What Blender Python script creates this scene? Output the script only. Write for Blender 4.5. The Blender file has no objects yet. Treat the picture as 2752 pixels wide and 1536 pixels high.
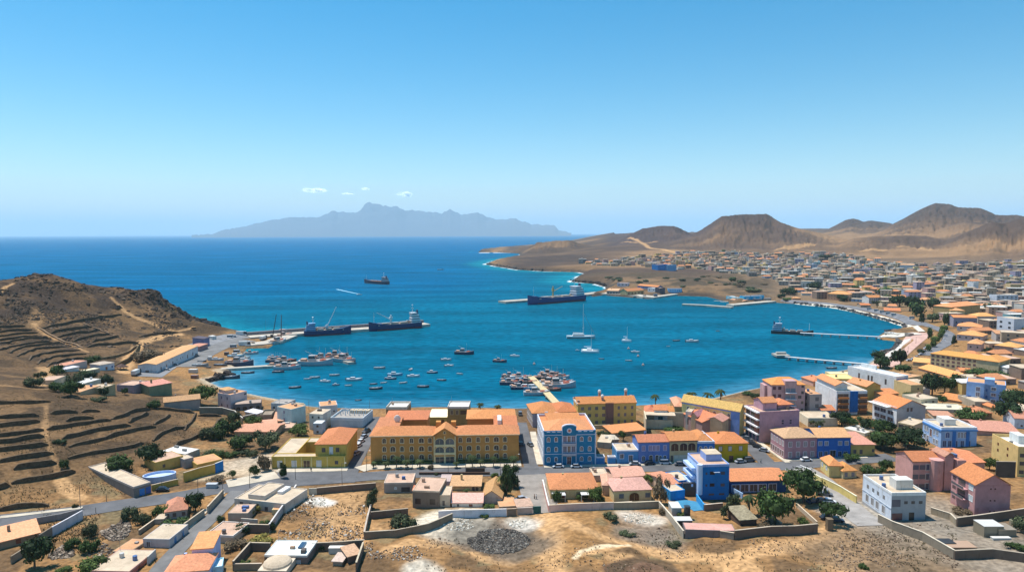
import bpy, math, random
import numpy as np
from mathutils import Matrix, Vector
R = math.radians
scn = bpy.context.scene
# ---------------------------------------------------------------- camera
CZ = 92.0; PITCH = R(4.41); ROLL = R(0.206); FPX = 1835.0; CX, CY = 1376.0, 768.0
_f = np.array([0, math.cos(PITCH), -math.sin(PITCH)])
_u0 = np.array([0, math.sin(PITCH), math.cos(PITCH)]); _r0 = np.array([1.0, 0, 0])
_u = math.cos(ROLL) * _u0 + math.sin(ROLL) * _r0
_r = math.cos(ROLL) * _r0 - math.sin(ROLL) * _u0
cam_d = bpy.data.cameras.new('camera'); cam = bpy.data.objects.new('camera', cam_d)
scn.collection.objects.link(cam); scn.camera = cam
cam_d.sensor_width = 36.0; cam_d.lens = 36.0 * FPX / 2752.0
cam_d.clip_start = 1.0; cam_d.clip_end = 300000.0
M = Matrix.Identity(4)
for i in range(3):
    M[i][0] = _r[i]; M[i][1] = _u[i]; M[i][2] = -_f[i]
M[2][3] = CZ
cam.matrix_world = M
# ---------------------------------------------------------------- light
SUN_DIR = Vector((-0.32, 0.20, 1.0)).normalized()     # towards the sun: high, to the left and beyond
elev = math.asin(SUN_DIR.z); az = math.atan2(SUN_DIR.x, SUN_DIR.y)
world = bpy.data.worlds.new('World'); scn.world = world; world.use_nodes = True
nt = world.node_tree; nt.nodes.clear()
sky = nt.nodes.new('ShaderNodeTexSky'); sky.sky_type = 'NISHITA'; sky.sun_disc = False
sky.sun_elevation = elev; sky.sun_rotation = az
sky.altitude = 0; sky.air_density = 1.0; sky.dust_density = 0.35; sky.ozone_density = 1.6
hs = nt.nodes.new('ShaderNodeHueSaturation'); hs.inputs['Saturation'].default_value = 1.58; hs.inputs['Hue'].default_value = 0.486; hs.inputs['Value'].default_value = 0.84
bg = nt.nodes.new('ShaderNodeBackground'); bg.inputs['Strength'].default_value = 0.115
wo = nt.nodes.new('ShaderNodeOutputWorld')
nt.links.new(sky.outputs[0], hs.inputs['Color']); nt.links.new(hs.outputs[0], bg.inputs['Color']); nt.links.new(bg.outputs[0], wo.inputs['Surface'])
sd = bpy.data.lights.new('sun', 'SUN'); sd.energy = 4.1; sd.angle = R(0.5); sd.color = (1.0, 0.95, 0.87)
sun = bpy.data.objects.new('sun', sd); scn.collection.objects.link(sun)
sun.rotation_euler = (-SUN_DIR).to_track_quat('-Z', 'Y').to_euler()
scn.view_settings.view_transform = 'Standard'; scn.view_settings.look = 'None'
scn.view_settings.exposure = 0.62; scn.view_settings.gamma = 1.0
scn.cycles.max_bounces = 5; scn.cycles.diffuse_bounces = 3; scn.cycles.glossy_bounces = 2
scn.cycles.volume_bounces = 2; scn.cycles.transparent_max_bounces = 6
scn.cycles.use_denoising = True
# ---------------------------------------------------------------- pixel <-> place helpers (photo pixels, 2752 x 1536)
def ray(px, py):
    d = _f * FPX + _r * (px - CX) - _u * (py - CY)
    return d / math.hypot(d[0], d[1])            # unit horizontal length
def W(px, py, z=0.0):
    d = ray(px, py); t = (z - CZ) / d[2]
    return np.array([d[0] * t, d[1] * t, z])
def WD(px, py, dist):
    d = ray(px, py); return np.array([d[0] * dist, d[1] * dist, CZ + d[2] * dist])
def proj(p):
    v = np.array([p[0], p[1], p[2] - CZ]); k = v @ _f
    return CX + FPX * (v @ _r) / k, CY - FPX * (v @ _u) / k
def z_at(x, y, py):                               # height over (x, y) that shows at photo row py
    lo, hi = -5.0, 400.0
    for _ in range(40):
        m = (lo + hi) / 2
        if proj((x, y, m))[1] > py: lo = m
        else: hi = m
    return lo
TILES = dict(P=(0, 0, 1), T1=(0, 1200, 4.28), T2=(550, 1200, 4.28), T3=(1100, 1200, 4.28), T4=(1650, 1200, 4.28), T5=(2152, 1200, 4.28),
    U1=(0, 900, 4.28), U2=(550, 900, 4.28), U3=(1000, 1050, 5.707), U4=(1390, 1040, 6.42), U5=(1650, 1000, 5.136), U6=(2000, 1000, 6.42),
    U7=(2352, 1000, 6.42), V1=(0, 700, 4.28), V2=(500, 800, 5.136), V3=(900, 700, 6.42), V4=(1300, 680, 4.28), V5=(1900, 680, 6.42),
    V6=(2250, 680, 5.13), V7=(1250, 920, 6.42), V8=(2050, 880, 3.67), X1=(2450, 1180, 8.51), C2=(1000, 500, 3.68), C3=(1650, 520, 4.293), C4=(2150, 520, 4.28))
def T(t, x, y):
    a, b, f = TILES[t]; return a + x / f, b + y / f
def srgb(r, g, b, k=1.0):
    f = lambda c: ((c / 255) / 12.92 if c <= 10 else (((c / 255) + 0.055) / 1.055) ** 2.4) * k
    return (min(f(r), .9), min(f(g), .9), min(f(b), .9))
# ---------------------------------------------------------------- terrain heights
def vnoise(x, y, s, seed=0):
    x = x / s + seed * 17.3; y = y / s + seed * 9.7
    xi = np.floor(x).astype(np.int64); yi = np.floor(y).astype(np.int64); fx = x - xi; fy = y - yi
    fx = fx * fx * (3 - 2 * fx); fy = fy * fy * (3 - 2 * fy)
    def h(a, b):
        n = (a * 374761393 + b * 668265263 + seed * 974711) & 0x7fffffff
        n = ((n ^ (n >> 13)) * 1274126177) & 0x7fffffff
        return ((n ^ (n >> 16)) & 0xffff) / 65535.0
    return (h(xi, yi) * (1 - fx) + h(xi + 1, yi) * fx) * (1 - fy) + (h(xi, yi + 1) * (1 - fx) + h(xi + 1, yi + 1) * fx) * fy
def fbm(x, y, s, o=4, seed=0):
    t = 0; a = 1; n = 0
    for i in range(o):
        t = t + a * vnoise(x, y, s / 2 ** i, seed + i); n += a; a *= .5
    return t / n
COAST = [(-700, 838), (0, 838), (200, 842), (400, 850), (480, 860), (530, 868), (545, 874), (556, 884), (548, 893), (585, 899), (640, 896), (671, 893), (735, 894), (800, 888),
    (800, 897), (776, 906), (768, 908), (733, 927), (722, 935), (664, 936), (652, 950), (664, 962), (678, 972), (676, 981), (628, 985), (640, 992), (600, 1000), (632, 1010), (560, 1027),
    (600, 1048), (665, 1063), (720, 1075), (790, 1089), (870, 1098), (960, 1101), (1030, 1100), (1130, 1098), (1280, 1100), (1400, 1100), (1500, 1094),
    (1640, 1098), (1720, 1093), (1880, 1080), (1960, 1062), (2010, 1050), (2100, 1036), (2170, 1018), (2230, 1006), (2330, 982), (2372, 950), (2396, 944), (2412, 927), (2410, 917),
    (2367, 912), (2362, 902), (2378, 893), (2431, 888), (2427, 876), (2386, 864), (2334, 850), (2250, 829), (2134, 816), (2076, 812), (1962, 819), (1958, 811), (1900, 797), (1814, 794), (1744, 803),
    (1622, 793), (1590, 797), (1590, 790), (1629, 781), (1627, 771), (1600, 763), (1534, 757), (1552, 744), (1578, 736), (1552, 731), (1463, 729), (1393, 725), (1340, 717), (1305, 710), (1323, 702),
    (1370, 694), (1403, 690), (1394, 681), (1340, 678), (1285, 678), (1290, 674), (1330, 668), (1430, 660), (1533, 656), (1640, 654), (1700, 648)]
CW = [W(*p)[:2] for p in COAST]
a_ = math.atan2(CW[-1][0], CW[-1][1]); CW.append(np.array([math.sin(a_) * 5200, math.cos(a_) * 5200]))
for deg, rr in ((30, 9500), (50, 9500), (60, 5000), (75, 60), (-75, 60)): CW.append(np.array([math.sin(R(deg)) * rr, math.cos(R(deg)) * rr]))
a_ = math.atan2(CW[0][0], CW[0][1]); CW = np.array(CW)
def sdist(X, Y):                      # + on land, - on water
    x = X.ravel(); y = Y.ravel(); best = np.full(x.shape, 1e18); ins = np.zeros(x.shape, bool)
    n = len(CW)
    for i in range(n):
        ax, ay = CW[i]; bx, by = CW[(i + 1) % n]; dx, dy = bx - ax, by - ay
        t = np.clip(((x - ax) * dx + (y - ay) * dy) / (dx * dx + dy * dy + 1e-9), 0, 1)
        best = np.minimum(best, (x - ax - t * dx) ** 2 + (y - ay - t * dy) ** 2)
        c = (ay > y) != (by > y)
        if dy != 0: ins ^= c & (x < dx * (y - ay) / dy + ax)
    return (np.where(ins, 1, -1) * np.sqrt(best)).reshape(X.shape)
CP = [(1000,1250,4),(1200,1250,4),(1400,1240,4),(1700,1240,4),(2100,1250,4),(1200,1110,4),(1550,1120,4),(1900,1100,4),(900,1120,4),(750,1095,3.5),(2300,1110,5),(2700,1100,8),(2600,1250,6),
    (2350,1380,5),(2700,1350,7),(1300,1350,4),(1700,1340,4),(2000,1390,4.5),(1300,1450,5.5),(1700,1480,6.5),(2200,1500,7.5),(2600,1500,8),(1000,1500,4.5),(1000,1350,4),(700,1280,4.2),(700,1450,3.5),(500,1500,3.5),
    (300,1500,3.5),(50,1500,3),(300,1360,4.5),(0,1390,5),(600,1160,4.5),(700,1110,3.5),(2600,950,6),(2450,950,4),(2400,1050,5),(2740,1000,8),(2740,900,9),
    (600,920,3),(480,990,3.5),(400,1020,4.5),(450,960,3.5),(560,960,2.5),(250,980,9),(350,1020,6),(200,1040,13),(0,1020,23),(100,1060,20),(300,1100,14),(450,1110,8),(540,1130,5),(0,1200,15),(200,1200,12),(400,1200,7.5),(0,1320,8),
    (200,1300,6),(520,1200,5),(0,960,20),(100,985,14),(-300,1000,26),(-300,1200,20),(-200,1450,5),(0,900,22),(250,900,17),(350,850,22),(450,880,12),(520,905,5),(2900,1300,9),(2900,950,12),(400,920,9),(370,960,6.5),(100,870,25)]
CD = [(0,760,720),(85,735,720),(140,745,725),(200,765,730),(300,775,740),(420,785,740),(480,812,715),(505,838,700),(540,868,665),(-200,775,700)]
cp = [W(a, b, z) for a, b, z in CP] + [WD(a, b, d) for a, b, d in CD]
cp += [np.array([-600*math.tan(R(a)) if 0 else math.sin(R(a))*d, math.cos(R(a))*d, z]) for a, d, z in ((-37,800,16),(-37,850,2),(-45,820,15),(-33,800,17),(-30,805,12),(-27,800,8),(-25,780,4),(-23,730,0),(-30,860,0))]
cp += [np.array([300, 900, 6.]), np.array([600, 900, 12.]), np.array([0, 60, 9.]), np.array([-200, 60, 4.]), np.array([200, 60, 9.])]
cp = np.array(cp); PX, PY, PZ = cp[:, 0] / 100, cp[:, 1] / 100, cp[:, 2]
def _K(r2): return np.where(r2 > 1e-12, 0.5 * r2 * np.log(r2 + 1e-12), 0)
n_ = len(cp); A = np.zeros((n_ + 3, n_ + 3)); A[:n_, :n_] = _K((PX[:, None] - PX) ** 2 + (PY[:, None] - PY) ** 2) + np.eye(n_) * .02
A[:n_, n_] = 1; A[:n_, n_ + 1] = PX; A[:n_, n_ + 2] = PY; A[n_:, :n_] = A[:n_, n_:].T
TW = np.linalg.solve(A, np.concatenate([PZ, np.zeros(3)]))
def tps(X, Y):
    x = X / 100; y = Y / 100; z = TW[n_] + TW[n_ + 1] * x + TW[n_ + 2] * y
    for i in range(n_): z = z + TW[i] * _K((x - PX[i]) ** 2 + (y - PY[i]) ** 2)
    return z
def sm(a, b, x):
    t = np.clip((x - a) / (b - a), 0, 1); return t * t * (3 - 2 * t)
# far ridges: silhouette in the photo, distance of the crest, width in front, width behind
RID = [
 ([(1270,680),(1285,677),(1323,667),(1350,660),(1375,655),(1440,650),(1500,646),(1533,645),(1555,652),(1590,661),(1640,668)], 3050, 260, 250, .8),
 ([(1290,712),(1305,707),(1350,695),(1420,689),(1480,687),(1540,684),(1600,681),(1660,684)], 2250, 520, 300, 1.0),
 ([(1600,668),(1650,653),(1697,627),(1725,614),(1769,607),(1808,606),(1827,614),(1853,627),(1900,650),(1960,672)], 3300, 700, 800, 1.25),
 ([(1700,668),(1780,655),(1860,628),(1883,617),(1934,581),(1976,577),(2014,575),(2056,574),(2093,596),(2130,610),(2172,620),(2202,625),(2260,640),(2340,660)], 3000, 950, 900, 1.45),
 ([(2120,650),(2170,636),(2204,623),(2239,606),(2267,591),(2285,586),(2299,590),(2313,596),(2334,592),(2374,597),(2395,601),(2440,610)], 5200, 1500, 900, 1.2),
 ([(2300,640),(2350,624),(2395,600),(2430,582),(2463,563),(2505,544.5),(2514,546),(2542,548),(2563,557),(2589,558.6),(2622,558.5),(2645,567),(2666,577),(2694,578),(2720,577),(2752,582),(2850,586),(2960,600),(3100,610)], 4300, 1700, 1500, 1.25),
 ([(2250,655),(2290,640),(2360,633),(2420,632),(2480,633),(2540,645),(2590,650)], 2600, 500, 600, 1.1),
 ([(2350,708),(2437,690),(2535,651),(2594,622),(2640,602),(2657,596),(2683,600),(2700,597),(2729,588),(2752,583),(2850,590),(3000,610)], 2550, 600, 900, 1.3),
 ([(2450,640),(2500,628),(2540,606),(2590,595),(2620,598),(2660,600),(2700,610)], 3400, 700, 700, 1.2)]
def height(X, Y):
    r = np.hypot(X, Y); phi = np.arctan2(X, Y); px = CX + np.tan(phi) * 1829.0
    sd_ = sdist(X, Y)
    near = tps(X, Y)
    far = 4 + np.maximum(0, r - 950) * 0.021 + (fbm(X, Y, 300, 3, 5) - .5) * 14 * sm(1100, 1700, r)
    far = far + sm(2100, 2040, px) * sm(1550, 1250, r) * sm(1550, 1620, px) * ((fbm(X, Y, 60, 4, 77) - .45) * 16) + 5 * np.exp(-((px - 1690) / 90) ** 2 - ((r - 1330) / 110) ** 2) + 6 * np.exp(-((px - 1860) / 90) ** 2 - ((r - 1200) / 90) ** 2)
    far = far + (np.minimum(far, 10) - far) * sm(1700, 1450, px)
    w = sm(700, 950, r)
    left = sm(-60, -160, X)
    w = w * (1 - left * sm(1200, 900, r))
    z = near * (1 - w) + far * w
    # left headland keeps to its own surface, with crags
    crag = sm(22, 34, near) * left * sm(560, 640, r)
    z = z + crag * (fbm(X, Y, 28, 3, 3) - .5) * 9
    hillside = left * sm(5, 12, z) * sm(240, 300, r)
    z = z + hillside * ((fbm(X, Y, 40, 4, 7) - .5) * 3.6 + (fbm(X, Y, 12, 4, 17) - .5) * 3.0 * (.35 + .65 * sm(430, 520, r)))
    fore = sm(225, 190, r) * sm(-70, -30, X)
    z = z + fore * (fbm(X, Y, 26, 5, 11) - .5) * 6.5 + sm(240, 200, r) * (fbm(X, Y, 9, 3, 13) - .5) * .7
    for sil, D, wf, wb, p in RID:
        xs = np.array([s[0] for s in sil], float); ys = np.array([s[1] for s in sil], float)
        yy = np.interp(px, xs, ys) + (fbm(px * 1.0, px * 0, 22, 3, 4) - .5) * 2.5
        Dn = D * (1 + (fbm(px, px * 0, 60, 2, 9) - .5) * .08)
        hor = 626.4 + (CX - px) * math.tan(ROLL)
        zc = CZ - Dn * (yy - hor) / FPX * np.cos(phi)
        edge = sm(xs[0] - 25, xs[0] + 10, px) * sm(xs[-1] + 40, xs[-1] - 10, px)
        t = np.where(r < Dn, 1 - (Dn - r) / wf, 1 - (r - Dn) / wb)
        t = np.clip(t, 0, 1)
        gul = (np.abs(fbm(px * 6, r * .25, 40, 4, 21 + int(D)) - .5) * 2)
        t2 = np.clip(t, 0, 1) ** p * (1 - .62 * gul * (1 - t) * 4 * t)
        s = (zc - z) * t2 * edge
        z = np.where(s > 0, z + s, z)
    slope = np.where((px > 1380) & (px < 1760) & (r > 1000), .55, np.where(left > .5, .8, .35))
    cap = .5 + np.maximum(sd_, 0) * slope * (.7 + .6 * vnoise(X, Y, 25, 2))
    z = np.where(sd_ > 0, np.minimum(np.maximum(z, 1.0), cap), -.3 + sd_ * .3)
    return np.maximum(z, -4), sd_
NA = 920; AZ = np.linspace(R(-46), R(46), NA)
RR = np.concatenate([np.geomspace(70, 105, 20)[:-1], np.geomspace(105, 1300, 900), np.geomspace(1300, 6500, 300)[1:]])
NRR = len(RR)
GX = np.sin(AZ)[:, None] * RR[None]; GY = np.cos(AZ)[:, None] * RR[None]
GZ, GS = height(GX, GY)
def gz(x, y):
    a = (math.atan2(x, y) - AZ[0]) / (AZ[1] - AZ[0]); r = math.hypot(x, y)
    a = min(max(a, 0), NA - 1.001); i = int(a); fa = a - i
    j = int(np.searchsorted(RR, r)) - 1; j = min(max(j, 0), NRR - 2); fr = min(max((r - RR[j]) / (RR[j + 1] - RR[j]), 0), 1)
    return float((GZ[i, j] * (1 - fa) + GZ[i + 1, j] * fa) * (1 - fr) + (GZ[i, j + 1] * (1 - fa) + GZ[i + 1, j + 1] * fa) * fr)
def G(px, py):                         # where the sight line through a photo pixel meets the ground
    d = ray(px, py); a = (math.atan2(d[0], d[1]) - AZ[0]) / (AZ[1] - AZ[0]); a = min(max(a, 0), NA - 1.001); i = int(a); fa = a - i
    col = GZ[i] * (1 - fa) + GZ[i + 1] * fa; rz = CZ + d[2] * RR; k = np.nonzero(rz <= col)[0]
    if len(k) == 0: return W(px, max(py, 640), 0)
    k = k[0]
    if k == 0: r = RR[0]
    else:
        g0 = rz[k - 1] - col[k - 1]; g1 = rz[k] - col[k]; r = RR[k - 1] + (RR[k] - RR[k - 1]) * g0 / (g0 - g1 + 1e-9)
    return np.array([d[0] * r, d[1] * r, CZ + d[2] * r])
# ---------------------------------------------------------------- materials
MATS = {}
def newmat(name):
    m = bpy.data.materials.new(name); m.use_nodes = True; m.node_tree.nodes.clear(); return m, m.node_tree.nodes, m.node_tree.links
def mat(col, kind='plaster', rough=None):
    key = (tuple(round(c, 3) for c in col), kind, rough)
    if key in MATS: return MATS[key]
    m, N, L = newmat(kind); o = N.new('ShaderNodeOutputMaterial'); b = N.new('ShaderNodeBsdfPrincipled'); L.new(b.outputs[0], o.inputs[0])
    P = dict(plaster=(.9, .35, 1.2, .16), tile=(.85, 1.6, .8, .30), flat=(.95, .3, 2.0, .22), metal=(.4, .5, 1, .08), glass=(.12, .5, .5, .1), paint=(.35, .5, 1, .06), stone=(.95, .9, .6, .45),
             asphalt=(.95, .15, 3, .3), wood=(.8, 1, .5, .25), leaf=(.75, .5, .8, .5), trunk=(.9, 1, .6, .3), concrete=(.9, .25, 3, .25), cloth=(.9, .5, 1, .1), rock=(.95, .5, 1.2, .5))[kind]
    b.inputs['Roughness'].default_value = P[0] if rough is None else rough
    tc = N.new('ShaderNodeTexCoord'); oi = N.new('ShaderNodeObjectInfo')
    add = N.new('ShaderNodeVectorMath'); add.operation = 'MULTIPLY_ADD'; L.new(oi.outputs['Random'], add.inputs[1]) if False else None
    add.inputs[1].default_value = (1, 1, 1); L.new(tc.outputs['Object'], add.inputs[0])
    rv = N.new('ShaderNodeCombineXYZ'); mu = N.new('ShaderNodeMath'); mu.operation = 'MULTIPLY'; mu.inputs[1].default_value = 57; L.new(oi.outputs['Random'], mu.inputs[0])
    L.new(mu.outputs[0], rv.inputs[0]); L.new(rv.outputs[0], add.inputs[2])
    n1 = N.new('ShaderNodeTexNoise'); n1.inputs['Scale'].default_value = P[1]; n1.inputs['Detail'].default_value = 6; n1.inputs['Roughness'].default_value = .65
    L.new(add.outputs[0], n1.inputs['Vector'])
    ramp = N.new('ShaderNodeMapRange'); ramp.inputs[1].default_value = .3; ramp.inputs[2].default_value = .7; ramp.inputs[3].default_value = 1 - P[3]; ramp.inputs[4].default_value = 1 + P[3] * .8
    L.new(n1.outputs['Fac'], ramp.inputs[0])
    mx = N.new('ShaderNodeMix'); mx.data_type = 'RGBA'; mx.blend_type = 'MULTIPLY'; mx.inputs[0].default_value = 1
    mx.inputs[6].default_value = (*col, 1); L.new(ramp.outputs[0], mx.inputs[7]); out = mx.outputs[2]
    if kind in ('plaster', 'stone', 'flat'):
        n2 = N.new('ShaderNodeTexNoise'); n2.inputs['Scale'].default_value = P[2]; n2.inputs['Detail'].default_value = 4
        mp = N.new('ShaderNodeMapping'); mp.inputs['Scale'].default_value = (1, 1, .25 if kind == 'plaster' else 1); L.new(add.outputs[0], mp.inputs[0]); L.new(mp.outputs[0], n2.inputs['Vector'])
        r2 = N.new('ShaderNodeMapRange'); r2.inputs[1].default_value = .58; r2.inputs[2].default_value = .75; L.new(n2.outputs['Fac'], r2.inputs[0])
        m2 = N.new('ShaderNodeMix'); m2.data_type = 'RGBA'; L.new(r2.outputs[0], m2.inputs[0]); L.new(out, m2.inputs[6])
        m2.inputs[7].default_value = (col[0] * .72, col[1] * .68, col[2] * .62, 1); out = m2.outputs[2]
    if kind == 'tile':
        wv = N.new('ShaderNodeTexWave'); wv.inputs['Scale'].default_value = 1.1; wv.inputs['Distortion'].default_value = .6; L.new(tc.outputs['Object'], wv.inputs['Vector'])
        bp = N.new('ShaderNodeBump'); bp.inputs['Strength'].default_value = .35; bp.inputs['Distance'].default_value = .12; L.new(wv.outputs['Fac'], bp.inputs['Height']); L.new(bp.outputs[0], b.inputs['Normal'])
    elif kind in ('stone', 'rock', 'leaf'):
        bp = N.new('ShaderNodeBump'); bp.inputs['Strength'].default_value = .8; bp.inputs['Distance'].default_value = .3; n3 = N.new('ShaderNodeTexNoise'); n3.inputs['Scale'].default_value = 2.2
        L.new(add.outputs[0], n3.inputs['Vector']); L.new(n3.outputs['Fac'], bp.inputs['Height']); L.new(bp.outputs[0], b.inputs['Normal'])
    if kind == 'metal': b.inputs['Metallic'].default_value = .3
    if kind == 'leaf': b.inputs['Specular IOR Level'].default_value = .15
    if kind in ('plaster', 'flat', 'tile', 'concrete', 'asphalt', 'stone', 'rock'): b.inputs['Specular IOR Level'].default_value = .2
    L.new(out, b.inputs['Base Color']); MATS[key] = m; return m
def link(o, parent=None):
    scn.collection.objects.link(o)
    if parent is not None: o.parent = parent
    return o
def mesh_np(name, V, F, m, cols=None, smooth=True):
    me = bpy.data.meshes.new(name); me.vertices.add(len(V)); me.vertices.foreach_set('co', V.astype(np.float32).ravel())
    me.loops.add(F.size); me.loops.foreach_set('vertex_index', F.astype(np.int32).ravel())
    me.polygons.add(len(F)); me.polygons.foreach_set('loop_start', np.arange(0, F.size, F.shape[1], dtype=np.int32)); me.polygons.foreach_set('loop_total', np.full(len(F), F.shape[1], dtype=np.int32))
    me.polygons.foreach_set('use_smooth', np.full(len(F), smooth, dtype=bool))
    me.update(); me.validate()
    if cols is not None:
        ca = me.color_attributes.new('own', 'FLOAT_COLOR', 'POINT'); c4 = np.ones((len(V), 4), np.float32); c4[:, :3] = cols; ca.data.foreach_set('color', c4.ravel())
    me.materials.append(m); o = bpy.data.objects.new(name, me); link(o); return o
def grid_faces(na, nr, keep):
    i, j = np.meshgrid(np.arange(na - 1), np.arange(nr - 1), indexing='ij')
    a = i * nr + j; F = np.stack([a, a + 1, a + nr + 1, a + nr], -1).reshape(-1, 4)
    kp = keep.ravel(); F = F[kp[F].any(1)]
    used = np.zeros(na * nr, bool); used[F] = True; idx = np.cumsum(used) - 1
    return idx[F], used
# ---------------------------------------------------------------- ground sheet
def segdist(X, Y, pts):
    best = np.full(X.shape, 1e18)
    for (ax, ay), (bx, by) in zip(pts[:-1], pts[1:]):
        dx, dy = bx - ax, by - ay; t = np.clip(((X - ax) * dx + (Y - ay) * dy) / (dx * dx + dy * dy + 1e-9), 0, 1)
        best = np.minimum(best, (X - ax - t * dx) ** 2 + (Y - ay - t * dy) ** 2)
    return np.sqrt(best)
def mixc(c, col, w):
    w = np.clip(w, 0, 1)[..., None]; return c * (1 - w) + np.array(col) * w
GPX = CX + np.tan(np.arctan2(GX, GY)) * 1829.0; GR = np.hypot(GX, GY)
n_big = fbm(GX, GY, 60, 4, 31); n_med = fbm(GX, GY, 14, 4, 33); n_fine = fbm(GX, GY, 3.5, 3, 35)
C = np.ones(GX.shape + (3,)) * np.array([.26, .145, .062])
C = mixc(C, [.130, .080, .042], sm(.46, .58, n_med) * .9); C = mixc(C, [.32, .172, .066], sm(.55, .7, n_big) * .8)
C = mixc(C, [.17, .14, .075], sm(.6, .72, fbm(GX, GY, 7, 3, 37)) * .6)
leftw = sm(-60, -140, GX) * sm(230, 300, GR) * sm(5.0, 7, GZ)
L1 = np.ones(C.shape) * np.array([.122, .074, .038]); L1 = mixc(L1, [.165, .098, .048], sm(.45, .65, n_big)); L1 = mixc(L1, [.07, .046, .027], sm(.5, .58, n_med) * .85); L1 = mixc(L1, [.06, .042, .028], sm(.56, .62, fbm(GX, GY, 5, 3, 39)) * .7 * sm(430, 560, GR))
C = C * (1 - leftw[..., None]) + L1 * leftw[..., None]
crag = sm(24, 36, GZ) * sm(-60, -120, GX) * sm(1200, 1100, GR); C = mixc(C, [.055, .038, .028], crag * (.35 + .65 * sm(.38, .56, n_med)))
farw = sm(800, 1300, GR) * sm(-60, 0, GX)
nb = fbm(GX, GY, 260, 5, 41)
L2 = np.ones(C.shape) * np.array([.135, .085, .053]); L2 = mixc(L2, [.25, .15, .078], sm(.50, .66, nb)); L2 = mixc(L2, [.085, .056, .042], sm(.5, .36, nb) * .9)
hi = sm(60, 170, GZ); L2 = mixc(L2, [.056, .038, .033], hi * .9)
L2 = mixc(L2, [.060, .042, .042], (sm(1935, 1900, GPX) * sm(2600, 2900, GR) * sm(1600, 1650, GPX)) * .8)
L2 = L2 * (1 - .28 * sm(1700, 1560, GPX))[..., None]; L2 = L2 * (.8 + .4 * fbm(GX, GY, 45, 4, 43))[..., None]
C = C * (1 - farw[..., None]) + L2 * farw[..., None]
townw = sm(2100, 1700, GR) * sm(820, 1000, GR) * sm(1900, 2050, GPX); C = mixc(C, [.17, .125, .085], townw * .6)
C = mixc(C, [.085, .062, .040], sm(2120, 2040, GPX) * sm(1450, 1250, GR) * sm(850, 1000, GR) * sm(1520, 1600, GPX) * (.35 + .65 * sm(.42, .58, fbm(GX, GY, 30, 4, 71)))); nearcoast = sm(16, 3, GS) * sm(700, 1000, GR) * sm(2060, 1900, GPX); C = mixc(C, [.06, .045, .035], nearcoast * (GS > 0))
lc = sm(12, 3, GS) * sm(600, 640, GR) * (GX < -150); C = mixc(C, [.05, .04, .03], lc)
beach = sm(9, 3, GS) * (GR < 560) * (GX > -300); C = mixc(C, [.42, .34, .24], beach * .9)
wet = sm(2.0, .5, GS) * (GR < 560); C = mixc(C, [.2, .16, .12], wet)
def paint(pts, w, col, soft=1.0, amt=1.0):
    global C
    P_ = [G(*p)[:2] for p in pts]; xs = [p[0] for p in P_]; ys = [p[1] for p in P_]
    box = (GX > min(xs) - 60) & (GX < max(xs) + 60) & (GY > min(ys) - 60) & (GY < max(ys) + 60)
    d = segdist(GX[box], GY[box], P_) + (n_med[box] - .5) * w * .8
    ww = sm(w * (.5 + soft * .4), w * .5 * (1 - soft * .3), d) * amt; cc = C[box]; C[box] = cc * (1 - ww[:, None]) + np.array(col) * ww[:, None]
TRK = [.46, .27, .125]
for pts, w, a in [
  ([(1040,1478),(1100,1455),(1170,1460),(1240,1470),(1290,1495),(1370,1510)], 3.5, .7), ([(1465,1380),(1475,1440),(1480,1500),(1500,1536)], 7, .8), ([(1490,1395),(1560,1420),(1640,1450),(1750,1480),(1850,1495),(1960,1497),(2040,1480),(2120,1462),(2200,1440),(2250,1425)], 5, .95),
  ([(1960,1497),(2000,1536),(2040,1560)], 7, .8), ([(2200,1440),(2255,1420),(2290,1440),(2270,1470),(2280,1536)], 7, .9), ([(1650,1493),(1700,1500),(1770,1520),(1810,1540)], 4, .7), ([(1560,1490),(1640,1472),(1690,1465)], 2.2, .8),
  ([(930,1320),(900,1400),(940,1440),(900,1450)], 12, .6), ([(640,1400),(700,1350),(760,1330)], 3, .4),
  ([(165,1290),(185,1320),(215,1337)], 3, .7), ([(125,1090),(120,1170),(145,1230),(160,1290)], 1.8, .3), ([(0,1035),(100,1045),(180,1045)], 3, .3),
  ([(330,1000),(350,960),(375,925),(400,915),(440,900),(480,898)], 6, .9), ([(90,870),(110,890),(160,915),(210,935),(235,945)], 2.4, .5), ([(300,800),(350,845),(420,875),(475,890),(520,880)], 3, .6), ([(0,785),(35,762)], 2.5, .7),
  ([(100,830),(102,850),(85,875)], 6, .25), ([(1690,640),(1740,662),(1790,672),(1850,685)], 14, .7), ([(2100,668),(2140,663),(2180,655)], 30, .5), ([(2330,672),(2370,672)], 30, .5), ([(2420,662),(2470,668),(2500,672)], 22, .4),
  ([(1740,652),(1760,649)], 18, .6), ([(1672,651),(1712,652)], 14, .6), ([(120,990),(128,1010),(110,1035)], 6, .6)]: paint(pts, w, TRK, 1, min(1, a * 1.25))
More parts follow.
